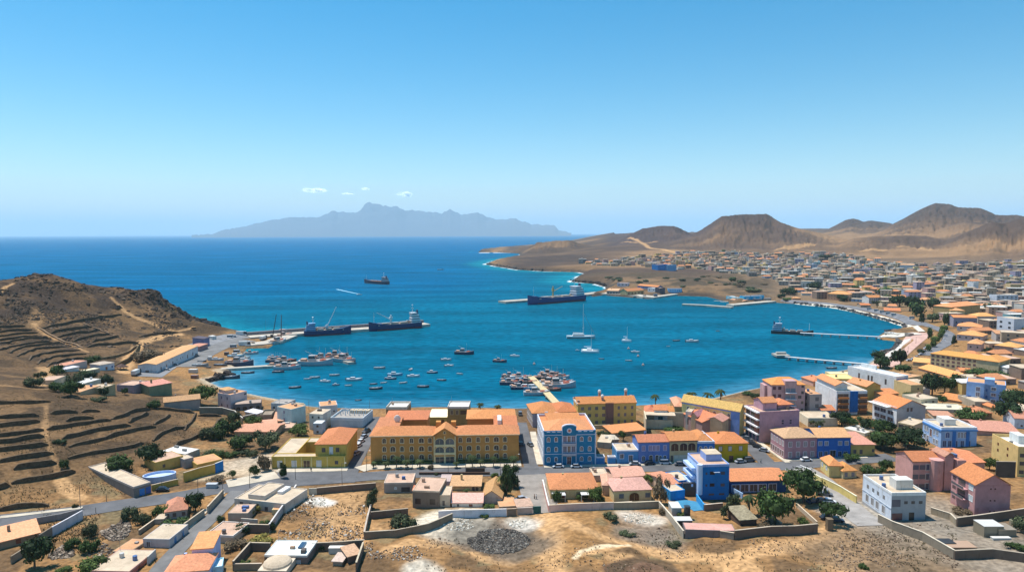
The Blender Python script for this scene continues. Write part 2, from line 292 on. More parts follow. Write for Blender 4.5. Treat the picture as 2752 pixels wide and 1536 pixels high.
for pts, w, col, a in [([(1190,1400),(1230,1412),(1260,1402)], 12, [.62,.54,.42], .9), ([(1390,1405),(1410,1412)], 9, [.58,.53,.46], .8), ([(1545,1498),(1560,1480),(1600,1470),(1690,1464)], 1.7, [.60,.46,.29], 1), ([(1690,1385),(1760,1400)], 8, [.56,.5,.42], .7), ([(850,1345),(880,1352)], 5, [.7,.68,.62], .8),
  ([(1120,1530),(1150,1536)], 6, [.6,.55,.45], .7), ([(1700,1430),(1790,1440)], 12, [.2,.17,.14], .7), ([(1300,1440),(1400,1460)], 16, [.10,.09,.075], .8),
  ([(2330,1370),(2290,1385)], 12, [.55,.5,.43], .8), ([(2480,1400),(2600,1450)], 34, [.24,.21,.17], .8), ([(1665,1532),(1720,1512),(1780,1532)], 6, [.13,.075,.05], .9), ([(1640,1545),(1665,1515),(1720,1500),(1785,1512),(1820,1545)], 2.5, [.09,.06,.035], .8),
  ([(2300,1480),(2420,1530)], 22, [.17,.12,.075], .7), ([(650,1250),(700,1240),(720,1270)], 16, [.5,.42,.32], .7), ([(560,1280),(640,1270)], 8, [.5,.38,.25], .7)]: paint(pts, w, col, 1, a)
C = C * (.86 + .28 * n_fine)[..., None]
gm, N, L = newmat('ground'); o = N.new('ShaderNodeOutputMaterial'); b = N.new('ShaderNodeBsdfPrincipled'); L.new(b.outputs[0], o.inputs[0]); b.inputs['Roughness'].default_value = .95; b.inputs['Specular IOR Level'].default_value = .1
at = N.new('ShaderNodeAttribute'); at.attribute_name = 'own'
ge = N.new('ShaderNodeNewGeometry'); n1 = N.new('ShaderNodeTexNoise'); n1.inputs['Scale'].default_value = .7; n1.inputs['Detail'].default_value = 8; L.new(ge.outputs['Position'], n1.inputs['Vector'])
mr = N.new('ShaderNodeMapRange'); mr.inputs[1].default_value = .3; mr.inputs[2].default_value = .7; mr.inputs[3].default_value = .62; mr.inputs[4].default_value = 1.38; L.new(n1.outputs['Fac'], mr.inputs[0])
mx = N.new('ShaderNodeMix'); mx.data_type = 'RGBA'; mx.blend_type = 'MULTIPLY'; mx.inputs[0].default_value = 1; L.new(at.outputs['Color'], mx.inputs[6]); L.new(mr.outputs[0], mx.inputs[7]); L.new(mx.outputs[2], b.inputs['Base Color'])
bp = N.new('ShaderNodeBump'); bp.inputs['Strength'].default_value = .9; bp.inputs['Distance'].default_value = .6; L.new(n1.outputs['Fac'], bp.inputs['Height']); L.new(bp.outputs[0], b.inputs['Normal'])
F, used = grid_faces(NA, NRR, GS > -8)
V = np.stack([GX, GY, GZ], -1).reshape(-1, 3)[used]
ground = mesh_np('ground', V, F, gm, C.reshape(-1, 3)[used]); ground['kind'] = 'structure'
# ---------------------------------------------------------------- sea
wm, N, L = newmat('sea'); o = N.new('ShaderNodeOutputMaterial'); df = N.new('ShaderNodeBsdfDiffuse'); gl = N.new('ShaderNodeBsdfGlossy'); ms = N.new('ShaderNodeMixShader')
at = N.new('ShaderNodeAttribute'); at.attribute_name = 'own'; ge = N.new('ShaderNodeNewGeometry')
mp = N.new('ShaderNodeMapping'); mp.inputs['Scale'].default_value = (.004, .016, 1); mp.inputs['Rotation'].default_value = (0, 0, .25); L.new(ge.outputs['Position'], mp.inputs[0])
n1 = N.new('ShaderNodeTexNoise'); n1.inputs['Scale'].default_value = 1; n1.inputs['Detail'].default_value = 9; n1.inputs['Roughness'].default_value = .62; L.new(mp.outputs[0], n1.inputs['Vector'])
mr = N.new('ShaderNodeMapRange'); mr.inputs[1].default_value = .3; mr.inputs[2].default_value = .72; mr.inputs[3].default_value = .66; mr.inputs[4].default_value = 1.5; L.new(n1.outputs['Fac'], mr.inputs[0])
n2 = N.new('ShaderNodeTexNoise'); n2.inputs['Scale'].default_value = .22; n2.inputs['Detail'].default_value = 6; mp2 = N.new('ShaderNodeMapping'); mp2.inputs['Scale'].default_value = (.6, 1.4, 1); L.new(ge.outputs['Position'], mp2.inputs[0]); L.new(mp2.outputs[0], n2.inputs['Vector'])
mr2 = N.new('ShaderNodeMapRange'); mr2.inputs[1].default_value = .3; mr2.inputs[2].default_value = .7; mr2.inputs[3].default_value = .66; mr2.inputs[4].default_value = 1.4; L.new(n2.outputs['Fac'], mr2.inputs[0])
mm = N.new('ShaderNodeMath'); mm.operation = 'MULTIPLY'; L.new(mr.outputs[0], mm.inputs[0]); L.new(mr2.outputs[0], mm.inputs[1])
mx = N.new('ShaderNodeMix'); mx.data_type = 'RGBA'; mx.blend_type = 'MULTIPLY'; mx.inputs[0].default_value = 1; L.new(at.outputs['Color'], mx.inputs[6]); L.new(mm.outputs[0], mx.inputs[7]); 
n4 = N.new('ShaderNodeTexNoise'); n4.inputs['Scale'].default_value = 1; n4.inputs['Detail'].default_value = 10; n4.inputs['Roughness'].default_value = .7; mp4 = N.new('ShaderNodeMapping'); mp4.inputs['Scale'].default_value = (.006, .045, 1); mp4.inputs['Rotation'].default_value = (0, 0, -.22); L.new(ge.outputs['Position'], mp4.inputs[0]); L.new(mp4.outputs[0], n4.inputs['Vector'])
mr4 = N.new('ShaderNodeMapRange'); mr4.inputs[1].default_value = .57; mr4.inputs[2].default_value = .74; mr4.inputs[4].default_value = .55; L.new(n4.outputs['Fac'], mr4.inputs[0])
mx4 = N.new('ShaderNodeMix'); mx4.data_type = 'RGBA'; L.new(mr4.outputs[0], mx4.inputs[0]); L.new(mx.outputs[2], mx4.inputs[6]); mx4.inputs[7].default_value = (.03, .24, .36, 1); L.new(mx4.outputs[2], df.inputs[0])
gl.inputs['Roughness'].default_value = .16; gl.inputs[0].default_value = (.03, .55, .9, 1); ms.inputs[0].default_value = .10
bp = N.new('ShaderNodeBump'); bp.inputs['Strength'].default_value = .5; bp.inputs['Distance'].default_value = .35; L.new(n2.outputs['Fac'], bp.inputs['Height']); L.new(bp.outputs[0], gl.inputs['Normal'])
L.new(df.outputs[0], ms.inputs[1]); L.new(gl.outputs[0], ms.inputs[2]); L.new(ms.outputs[0], o.inputs[0])
sa = np.linspace(R(-62), R(62), 420); sr = np.concatenate([np.geomspace(60, 2600, 420), np.geomspace(2600, 95000, 40)[1:]])
SX = np.sin(sa)[:, None] * sr; SY = np.cos(sa)[:, None] * sr; ss = sdist(SX, SY); SR = np.hypot(SX, SY); SPX = CX + np.tan(np.arctan2(SX, SY)) * 1829.0
SC = np.ones(SX.shape + (3,)) * np.array([.0005, .082, .134])
SC = mixc(SC, [.0005, .080, .175], sm(750, 1300, SR) * sm(1500, 1150, SPX + (SR - 1300) * .0)); SC = mixc(SC, [.0005, .088, .20], sm(1800, 4000, SR))
SC = mixc(SC, [.003, .15, .20], sm(-90, -15, ss) * sm(950, 1200, SR) * sm(3000, 2400, SR)); SC = mixc(SC, [.035, .15, .22], sm(-30, -3, ss) * (SR < 560))
SC = mixc(SC, [.005, .15, .20], sm(-60, -10, ss) * (SX < -200) * (SR > 560)); foam = sm(-6, -2, ss + 6 * (fbm(SX, SY, 14, 3, 51) - .5)) * (fbm(SX, SY, 40, 3, 55) > .47)
SC = mixc(SC, [.75, .8, .82], foam * (((SX < -200) & (SR > 640) & (SX > -420)) | ((SR > 1130) & (SPX < 1640))))
SC = mixc(SC, [.25, .28, .27], sm(-2.5, -.6, ss) * (SR < 560) * .8)
V = np.stack([SX, SY, SX * 0], -1).reshape(-1, 3); F, used = grid_faces(len(sa), len(sr), ss < 40); V = V[used]
sea = mesh_np('sea', V, F, wm, SC.reshape(-1, 3)[used]); sea['kind'] = 'structure'
# ---------------------------------------------------------------- far island
isl = [(520,631),(545,630.5),(572,628),(601,616.5),(635,611),(673,605),(684,600),(728,590),(756,587),(780,582),(810,581),(860,573),(893,556),(911,564),(932,563),(950,559),(963,557),(971,554),(980,545),(992,540),(1011,539.5),(1020,543),(1040,542),(1060,545),(1075,552),(1090,561),(1106,562),(1127,566),(1137,565),(1160,569),(1190,571),(1199,567),(1210,561),(1222,568),(1240,575),(1262,573),(1274,569),(1285,569),(1295,574),(1306,581),(1350,583),(1400,588),(1412,593),(1427,601),(1440,601),(1490,604),(1502,618),(1518,621),(1530,625)]
DI = 26000.0; ix = np.linspace(515, 1535, 340); iy = np.interp(ix, [p[0] for p in isl], [p[1] for p in isl]); t_ = np.linspace(0, 1, 60)
VI = np.zeros((340, 60, 3))
for i in range(340):
    top = WD(ix[i], iy[i], DI); d = ray(ix[i], 640); zt = max(top[2] + (vnoise(np.array([ix[i]]), np.array([0.]), 6, 3)[0] - .5) * 40, 8)
    for j, t in enumerate(t_):
        rr = DI - 4500 * (1 - t / .7) if t < .7 else DI + 5000 * (t - .7) / .3
        s = (t / .7) ** 1.3 if t < .7 else 1 - ((t - .7) / .3) ** 2
        VI[i, j] = (d[0] * rr, d[1] * rr, zt * s)
nz = fbm(VI[..., 0], VI[..., 1], 1500, 5, 61); VI[..., 2] = np.maximum(VI[..., 2] * (1 - .55 * np.abs(nz - .5) * 2 * (1 - np.abs(t_ - .7) / .7)[None]), -3); VI[:, 0, 2] = -20; VI[:, -1, 2] = -20
F, used = grid_faces(340, 60, np.ones((340, 60), bool))
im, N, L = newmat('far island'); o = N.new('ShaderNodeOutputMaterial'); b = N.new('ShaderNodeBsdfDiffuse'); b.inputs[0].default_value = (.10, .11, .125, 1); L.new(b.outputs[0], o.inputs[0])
isla = mesh_np('hills', VI.reshape(-1, 3), F, im); isla['kind'] = 'structure'; isla.name = 'island'
# ---------------------------------------------------------------- haze
hz, N, L = newmat('haze'); o = N.new('ShaderNodeOutputMaterial'); pv = N.new('ShaderNodeVolumePrincipled'); L.new(pv.outputs[0], o.inputs['Volume'])
pv.inputs['Density'].default_value = 4.0e-5; pv.inputs['Color'].default_value = (.70, .90, 1.0, 1); pv.inputs['Anisotropy'].default_value = 0.0
def plainbox(name, x0, y0, z0, x1, y1, z1, m):
    V = np.array([(x, y, z) for z in (z0, z1) for y in (y0, y1) for x in (x0, x1)], float)
    F = np.array([(0, 2, 3, 1), (4, 5, 7, 6), (0, 1, 5, 4), (2, 6, 7, 3), (0, 4, 6, 2), (1, 3, 7, 5)]); return mesh_np(name, V, F, m, smooth=False)
haze = plainbox('haze', -90000, -3000, -30, 90000, 97000, 1700, hz); haze['kind'] = 'stuff'
# ---------------------------------------------------------------- mesh builder
class MB:
    def __init__(s): s.v = []; s.f = []; s.mi = []; s.mats = []
    def mt(s, m):
        if m not in s.mats: s.mats.append(m)
        return s.mats.index(m)
    def add(s, V, F, m=None):
        n = len(s.v); s.v += [tuple(map(float, p)) for p in V]; s.f += [tuple(i + n for i in f) for f in F]; s.mi += [s.mt(m) if m else 0] * len(F); return s
    def box(s, x0, y0, z0, x1, y1, z1, m=None, t=0.0):
        V = [(x0, y0, z0), (x1, y0, z0), (x1, y1, z0), (x0, y1, z0), (x0 + t, y0 + t, z1), (x1 - t, y0 + t, z1), (x1 - t, y1 - t, z1), (x0 + t, y1 - t, z1)]
        return s.add(V, [(3, 2, 1, 0), (4, 5, 6, 7), (0, 1, 5, 4), (1, 2, 6, 5), (2, 3, 7, 6), (3, 0, 4, 7)], m)
    def prism(s, P, z0, z1, m=None):
        n = len(P); V = [(x, y, z0) for x, y in P] + [(x, y, z1) for x, y in P]
        return s.add(V, [tuple(range(n - 1, -1, -1)), tuple(range(n, 2 * n))] + [(i, (i + 1) % n, n + (i + 1) % n, n + i) for i in range(n)], m)
    def tube(s, p, q, r0, r1=None, n=6, m=None):
        r1 = r0 if r1 is None else r1; p = Vector(p); q = Vector(q); d = (q - p).normalized(); a = d.orthogonal().normalized(); b = d.cross(a)
        V = [p + (a * math.cos(k * 2 * math.pi / n) + b * math.sin(k * 2 * math.pi / n)) * r0 for k in range(n)] + [q + (a * math.cos(k * 2 * math.pi / n) + b * math.sin(k * 2 * math.pi / n)) * r1 for k in range(n)]
        return s.add(V, [tuple(range(n - 1, -1, -1)), tuple(range(n, 2 * n))] + [(i, (i + 1) % n, n + (i + 1) % n, n + i) for i in range(n)], m)
    def loft(s, rings, m=None, cap=True, closed=True):
        n = len(rings[0]); V = [p for r in rings for p in r]; F = []
        for k in range(len(rings) - 1):
            for i in range(n if closed else n - 1): j = (i + 1) % n; F.append((k * n + i, k * n + j, (k + 1) * n + j, (k + 1) * n + i))
        if cap: F += [tuple(range(n - 1, -1, -1)), tuple(range((len(rings) - 1) * n, len(rings) * n))]
        return s.add(V, F, m)
    def ball(s, c, rx, ry, rz, m=None, n=8, k=5, half=False):
        rings = []
        for j in range(k + 1):
            t = (math.pi / 2 if half else math.pi) * j / k; q = math.sin(t); z = math.cos(t)
            rings.append([(c[0] + rx * max(q, .02) * math.cos(2 * math.pi * i / n), c[1] + ry * max(q, .02) * math.sin(2 * math.pi * i / n), c[2] + rz * z) for i in range(n)])
        return s.loft(rings[::-1], m)
    def mesh(s, name, m=None):
        me = bpy.data.meshes.new(name); me.from_pydata(s.v, [], s.f); 
        for x in (s.mats or [m]): me.materials.append(x)
        if len(s.mats) > 1: me.polygons.foreach_set('material_index', s.mi)
        me.update(); return me
    def obj(s, name, m=None, parent=None, loc=None, rz=0.0):
        o = bpy.data.objects.new(name, s.mesh(name, m)); link(o, parent)
        if loc is not None: o.location = loc
        o.rotation_euler[2] = rz; return o
def inst(name, me, parent=None, loc=(0, 0, 0), rz=0.0, sc=None):
    o = bpy.data.objects.new(name, me); link(o, parent); o.location = loc; o.rotation_euler[2] = rz
    if sc: o.scale = (sc, sc, sc) if isinstance(sc, (int, float)) else sc
    return o
USED = {}
def tag(o, label, cat, group=None, kind=None):
    o['label'] = label; o['category'] = cat
    if group: o['group'] = group
    o['kind'] = kind or 'thing'
    return o
def thing(name, label, cat, loc, rz=0.0, group=None):
    o = bpy.data.objects.new(name, None); o.empty_display_size = 1; link(o); o.location = tuple(loc); o.rotation_euler[2] = rz; return tag(o, label, cat, group)
def copytree(o, parent=None):
    c = o.copy(); scn.collection.objects.link(c)
    if parent is not None: c.parent = parent
    for ch in o.children: copytree(ch, c)
    return c
def ordn(i, n):
    W_ = ['first', 'second', 'third', 'fourth', 'fifth', 'sixth', 'seventh', 'eighth', 'ninth', 'tenth', 'eleventh', 'twelfth', 'thirteenth', 'fourteenth', 'fifteenth', 'sixteenth', 'seventeenth', 'eighteenth', 'nineteenth', 'twentieth']
    if i == 0: return 'leftmost'
    if i == n - 1: return 'rightmost'
    if i < 20: return W_[i] + ' from left'
    j = n - 1 - i
    return (W_[j] + ' from right') if j < 20 else '%dth from left' % (i + 1)
# ---------------------------------------------------------------- palette
WHITE = (.74, .73, .70); CREAM = (.70, .60, .42); TAN = (.52, .42, .30); GREY = (.36, .34, .33); DGLASS = (.03, .04, .05)
ORANGE = (.58, .225, .095); SALMON = (.56, .26, .165); PALEO = (.58, .31, .16); FLATC = (.54, .43, .31); FLATP = (.54, .36, .26); FLATG = (.34, .31, .28); FLATW = (.66, .64, .60)
OCHRE = (.58, .265, .075); BLUE = (.024, .205, .37); LBLUE = (.32, .48, .78); PINK = (.62, .36, .36); YELLOW = (.80, .62, .24); MUSTARD = (.58, .37, .02); BROWNW = (.24, .17, .12)
def g_(n, a=0.0, b=1.0): return [a + (b - a) * (i + .5) / n for i in range(n)]
_WC = {}
def win_mesh(w, h, fc, pc, arch, shut=False):
    k = (w, h, fc, pc, arch)
    if k in _WC: return _WC[k]
    p = MB()
    def outline(e):
        if not arch: return [(-w / 2 - e, -e), (w / 2 + e, -e), (w / 2 + e, h + e), (-w / 2 - e, h + e)]
        hh = h - w * .35; r = w / 2 + e
        return [(-r, -e), (r, -e)] + [(r * math.cos(math.pi * i / 6), hh + (w * .35 + e) * math.sin(math.pi * i / 6)) for i in range(7)]
    def slab(P, y0, y1, mb, m):
        n = len(P); V = [(x, y0, z) for x, z in P] + [(x, y1, z) for x, z in P]
        mb.add(V, [tuple(range(n)), tuple(range(2 * n - 1, n - 1, -1))] + [(i, n + i, n + (i + 1) % n, (i + 1) % n) for i in range(n)], m)
    slab(outline(0), -.03, .04, p, mat(pc, 'glass'))
    f = None
    if fc:
        f = MB(); e = .18; A = outline(0); B = outline(e); n = len(A); y0, y1 = -.10, .03
        V = [(x, y0, z) for x, z in A] + [(x, y0, z) for x, z in B] + [(x, y1, z) for x, z in A] + [(x, y1, z) for x, z in B]; F = []
        for i in range(n):
            j = (i + 1) % n; F += [(i, n + i, n + j, j), (n + i, 3 * n + i, 3 * n + j, n + j), (i, j, 2 * n + j, 2 * n + i)]
        f.add(V, F, mat(fc, 'paint'))
        if w > .8: f.box(-.04, -.07, 0, .04, -.02, h * (.8 if arch else 1), mat(fc, 'paint'))
        f = f.mesh('window_frame')
    _WC[k] = (p.mesh('window'), f); return _WC[k]
FOOT = []
class Bld:
    """a house standing on its front-left base corner: x along the front, y away from it"""
    def __init__(s, t, xl, yl, xr, yr, top, d, wall, label, name='house', cat='house', h=None, group=None, z=None, bury=1.0, wkind='plaster', toppx=None):
        a = G(*T(t, xl, yl)) if z is None else W(*T(t, xl, yl), z); b = G(*T(t, xr, yr)) if z is None else W(*T(t, xr, yr), z)
        if z is None: z0 = min(a[2], b[2]) if abs(a[2] - b[2]) < 2 else (a[2] + b[2]) / 2
        else: z0 = z
        s.w = math.hypot(b[0] - a[0], b[1] - a[1]); s.rz = math.atan2(b[1] - a[1], b[0] - a[0]); FOOT.append(((a[0] + b[0]) / 2, (a[1] + b[1]) / 2 + 5, s.w / 2 + 5))
        if isinstance(d, tuple):
            zt = z_at(a[0], a[1], T(t, 0, top)[1]) if d[0] == 'z' else z0
            q = W(*T(t, d[1], d[2]), zt) if d[0] == 'z' else G(*T(t, d[1], d[2])); d = max(3.0, min(60, math.hypot(q[0] - a[0], q[1] - a[1])))
        s.d = d; s.wall = wall; s.t = t
        s.h = h if h is not None else max(z_at(a[0], a[1], T(t, 0, top)[1]) - z0, 1.0)
        s.o = thing(name, label, cat, (a[0], a[1], z0), s.rz, group); s.z0 = z0; s.wm = mat(wall, wkind); s.bury = bury; s.M = MB(); s.fl = []; s.name = name; s.done = False
        s.M.box(0, 0, -bury, s.w, s.d, s.h, s.wm)
    def block(s, x0, y0, x1, y1, z1, z0=None, m=None): s.M.box(x0, y0, -s.bury if z0 is None else z0, x1, y1, z1, m or s.wm); return s
    def flat(s, col, par=.6, pcol=None, x0=0, y0=0, x1=None, y1=None, z=None, kind='flat'):
        x1 = s.w if x1 is None else x1; y1 = s.d if y1 is None else y1; z = s.h if z is None else z; e = .22; s.fl.append((x0, y0, x1, y1, z))
        MB().box(x0 + e, y0 + e, z - .05, x1 - e, y1 - e, z + .10).obj('roof', mat(col, kind), s.o)
        if par > 0:
            p = MB(); m = mat(pcol or s.wall, 'plaster')
            p.box(x0 - .02, y0 - .02, z - .3, x1 + .02, y0 + e, z + par).box(x0 - .02, y1 - e, z - .3, x1 + .02, y1 + .02, z + par).box(x0 - .02, y0 + e, z - .3, x0 + e, y1 - e, z + par).box(x1 - e, y0 + e, z - .3, x1 + .02, y1 - e, z + par)
            p.obj('parapet', m, s.o)
        return s
    def roof(s, style, col, rh=1.6, x0=0, y0=0, x1=None, y1=None, z=None, ov=.35, kind='tile', ridge=None, name='roof', gwall=True):
        x1 = s.w if x1 is None else x1; y1 = s.d if y1 is None else y1; z = s.h if z is None else z; T_ = .22; X0, Y0, X1, Y1 = x0 - ov, y0 - ov, x1 + ov, y1 + ov
        b = MB()
        def add(top, F): # top surface points then bottom copies lowered
            n = len(top); V = list(top) + [(p[0], p[1], p[2] - T_) for p in top]; E = {}
            for f in F:
                for i in range(len(f)):
                    a, c = f[i], f[(i + 1) % len(f)]; E[(a, c)] = E.get((a, c), 0) + 1
            side = [(c, a, a + n, c + n) for (a, c) in E if (c, a) not in E]
            b.add(V, list(F) + [tuple(i + n for i in reversed(f)) for f in F] + side)
        zb = z + .1; zt = z + .1 + rh; xm = (X0 + X1) / 2; ym = (Y0 + Y1) / 2
        if style == 'hip':
            wx, wy = X1 - X0, Y1 - Y0; k = min(wx, wy) / 2
            if wx >= wy: top = [(X0, Y0, zb), (X1, Y0, zb), (X1, Y1, zb), (X0, Y1, zb), (X0 + k * .9, ym, zt), (X1 - k * .9, ym, zt)]; F = [(0, 1, 5, 4), (1, 2, 5), (2, 3, 4, 5), (3, 0, 4)]
            else: top = [(X0, Y0, zb), (X1, Y0, zb), (X1, Y1, zb), (X0, Y1, zb), (xm, Y0 + k * .9, zt), (xm, Y1 - k * .9, zt)]; F = [(0, 1, 4), (1, 2, 5, 4), (2, 3, 5), (3, 0, 4, 5)]
        elif style == 'gx':
            ym = y0 + (y1 - y0) * ridge if ridge else ym
            top = [(X0, Y0, zb), (X1, Y0, zb), (X1, ym, zt), (X0, ym, zt), (X1, Y1, zb), (X0, Y1, zb)]; F = [(0, 1, 2, 3), (3, 2, 4, 5)]
            if gwall: s.M.add([(x, y, q) for x in (x0, x1) for y, q in ((y0, z - .2), (y1, z - .2), (ym, zt - .18))], [(0, 2, 1), (3, 4, 5), (0, 3, 5, 2), (1, 2, 5, 4), (0, 1, 4, 3)], s.wm)
        elif style == 'gy':
            xm = x0 + (x1 - x0) * ridge if ridge else xm
            top = [(X0, Y0, zb), (xm, Y0, zt), (xm, Y1, zt), (X0, Y1, zb), (X1, Y0, zb), (X1, Y1, zb)]; F = [(0, 1, 2, 3), (1, 4, 5, 2)]
            if gwall: s.M.add([(x, y, q) for y in (y0, y1) for x, q in ((x0, z - .2), (x1, z - .2), (xm, zt - .18))], [(0, 1, 2), (3, 5, 4), (0, 2, 5, 3), (1, 4, 5, 2), (0, 3, 4, 1)], s.wm)
        elif style == 'shed':
            top = [(X0, Y0, zb), (X1, Y0, zb), (X1, Y1, zt), (X0, Y1, zt)]; F = [(0, 1, 2, 3)]
            if gwall: s.M.add([(x, y, q) for x in (x0, x1) for y, q in ((y0, z - .2), (y1, z - .2), (y1, zt - .25))], [(0, 2, 1), (3, 4, 5), (0, 3, 5, 2), (1, 2, 5, 4), (0, 1, 4, 3)], s.wm)
        v = random.Random(s.o['label'] + str(x0)); q = v.uniform(.82, 1.1); col = (col[0] * q, col[1] * q * v.uniform(.9, 1.12), col[2] * q * v.uniform(.85, 1.2))
        add(top, F); b.obj(name, mat(col, kind), s.o); return s
    def wins(s, side, us, zs, w=1.1, h=1.5, fc=WHITE, pc=DGLASS, arch=False, name='window', off=0.0, x0=0, x1=None, y=0, zabs=False):
        L_ = (s.w if side in 'FB' else s.d); x1 = L_ if x1 is None else x1
        pm, fm = win_mesh(w, h, fc, pc, arch)
        for zf in zs:
            for u in us:
                z = (zf if zabs else zf * s.h) - h / 2; q = x0 + (x1 - x0) * u
                if side == 'F': loc = (q, y - off, z); r = 0
                elif side == 'B': loc = (s.w - q, s.d + off, z); r = math.pi
                elif side == 'L': loc = (0 - off, s.d - q, z); r = -math.pi / 2
                else: loc = (s.w + off, q, z); r = math.pi / 2
                p = inst(name, pm, s.o, loc, r)
                if fm: inst('frame', fm, p)
        return s
    def part(s, name, col, boxes, kind='plaster', label=None):
        for q in boxes: MB().box(*q).obj(name, mat(col, kind), s.o)
        return s
    def fin(s):
        rg = random.Random(s.o['label'])
        if s.fl and s.w > 5 and s.name in ('house', 'apartment_block', 'office_building', 'large_house'):
            x0, y0, x1, y1, z = s.fl[0]
            for k in range(rg.choice([0, 1, 2, 2])):
                x = rg.uniform(x0 + 1, max(x1 - 2, x0 + 1.1)); y = rg.uniform(y0 + 1, max(y1 - 2, y0 + 1.1)); c = rg.choice([(.30, .28, .26), (.5, .48, .45), (.08, .14, .3), (.12, .1, .09), (.4, .26, .18)])
                if rg.random() < .5: MB().tube((x, y, z), (x, y, z + 1.3), .6, n=10).obj('water_tank', mat(c, 'paint'), s.o)
                else: MB().box(x, y, z, x + rg.uniform(.8, 2), y + rg.uniform(.8, 1.6), z + rg.uniform(.4, 1.3)).obj('roof_hatch', mat(c), s.o)
            if rg.random() < .5: MB().tube((x0 + .8, y1 - .8, z), (x0 + .8, y1 - .8, z + 3), .05).obj('antenna', mat((.2, .2, .2), 'metal'), s.o)
        elif not s.fl and s.w > 7 and s.name == 'house' and rg.random() < .6: MB().box(s.w * .3, s.d * .55, s.h, s.w * .3 + .7, s.d * .55 + .7, s.h + 2.4).obj('chimney', mat(tuple(v * .8 for v in s.wall)), s.o)
        s.M.obj('wall', s.wm, s.o); return s.o
# ---------------------------------------------------------------- buildings of the near town
B = Bld; BW = (.09, .08, .08); RED = (.16, .05, .04)
# --- orange hotel block
h = B('U3', -16, 1112, 2250, 1078, 690, 11, OCHRE, 'long three storey ochre building with orange hip roofs facing the palm row', 'civic_building', 'building')
w = h.w; k = w / 2266.0; X = lambda x: (x + 16) * k; hh = h.h
h.block(0, 10, 9.5, 24, hh); h.block(2, 22.5, 19.5, 37, hh); h.block(w - 9.5, 10, w, 24, hh); h.block(w - 20.5, 22.5, w - .5, 37, hh)
px0, px1 = X(948), X(1285)
h.block(px0, -1.4, px1, 6, hh + .2)
h.roof('hip', ORANGE, 2.2, 0, 0, px0 + 1, 11, ov=.5); h.roof('hip', ORANGE, 2.2, px1 - 1, 0, w, 11, ov=.5)
h.roof('hip', ORANGE, 2.0, 2, 22.5, 19.5, 37, ov=.5); h.roof('hip', ORANGE, 2.0, w - 20.5, 22.5, w - .5, 37, ov=.5)
h.roof('shed', ORANGE, .5, 0.2, 9.5, 9.3, 23.5, z=hh + .35, ov=.3, gwall=False); h.roof('shed', ORANGE, .5, w - 9.3, 9.5, w - .2, 23.5, z=hh + .35, ov=.3, gwall=False)
h.roof('gy', ORANGE, 3.0, px0, -1.4, px1, 7, z=hh + .2, ov=.45)
MB().box(px0 + .3, 7, hh, px0 + 2.2, 9.2, hh + 3.2).obj('chimney', mat(OCHRE), h.o); MB().box(px1 - 2.2, 7, hh, px1 - .3, 9.2, hh + 3.2).obj('chimney', mat(OCHRE), h.o)
zs = [.82, .52, .22]
for xs, ww in (((190, 460, 607, 888, 1352, 1625, 1765, 2038), 1.3), ((320, 757, 1485, 1905), 1.8)):
    h.wins('F', [X(x) / w for x in xs], zs, ww, 1.9, (.80, .66, .42), (.10, .06, .05), arch=True)
h.wins('F', [.18, .3, .62, .85], [.6], 1.2, 1.7, (.78, .62, .35), (.07, .05, .04), x0=2, x1=19.5, y=22.5); h.wins('F', [.2, .32, .5, .68, .8], [.6], 1.3, 2.0, (.85, .8, .7), (.65, .65, .68), True, x0=w - 20.5, x1=w - .5, y=22.5)
pc = (.80, .62, .34)
for x in (px0, (px0 + px1) / 2 - .2, px1 - .4): MB().box(x, -1.65, 0, x + .4, -1.4, hh).obj('pilaster', mat(pc), h.o)
for u in (.27, .73):
    for z in (.80, .50): h.wins('F', [u], [z], 3.3, 2.5, pc, (.12, .13, .13), True, 'balcony', 1.4, px0, px1)
    h.wins('F', [u], [.13], 3.2, 2.6, pc, (.05, .05, .05), False, 'entrance', 1.4, px0, px1)
h.part('balustrade', pc, [(px0 + .4, -1.75, hh * z, px1 - .4, -1.5, hh * z + .9) for z in (.62, .33)]); h.wins('F', [.5], [1.13], .7, .7, pc, (.08, .04, .03), True, 'oculus', 1.5, px0, px1)
h.part('hedge', (.04, .07, .025), [(.5, -2.2, 0, px0 - .6, -.8, 1.2), (px1 + .6, -2.2, 0, w - 1, -.8, 1.2)], 'leaf'); h.part('eave_trim', (.8, .62, .36), [(-.3, -.6, hh - .25, px0, -.3, hh + .1), (px1, -.6, hh - .25, w + .3, -.3, hh + .1)])
MB().ball((8, 17, hh + 2), 1.4, .5, 1.6).tube((8, 17, hh), (8, 17, hh + 1.5), .2).obj('satellite_dish', mat(FLATW, 'paint'), h.o); MB().box(w - 8, 12, hh, w - 6.4, 20, hh + 2.2).obj('skylight', mat(FLATW, 'paint'), h.o); h.fin()
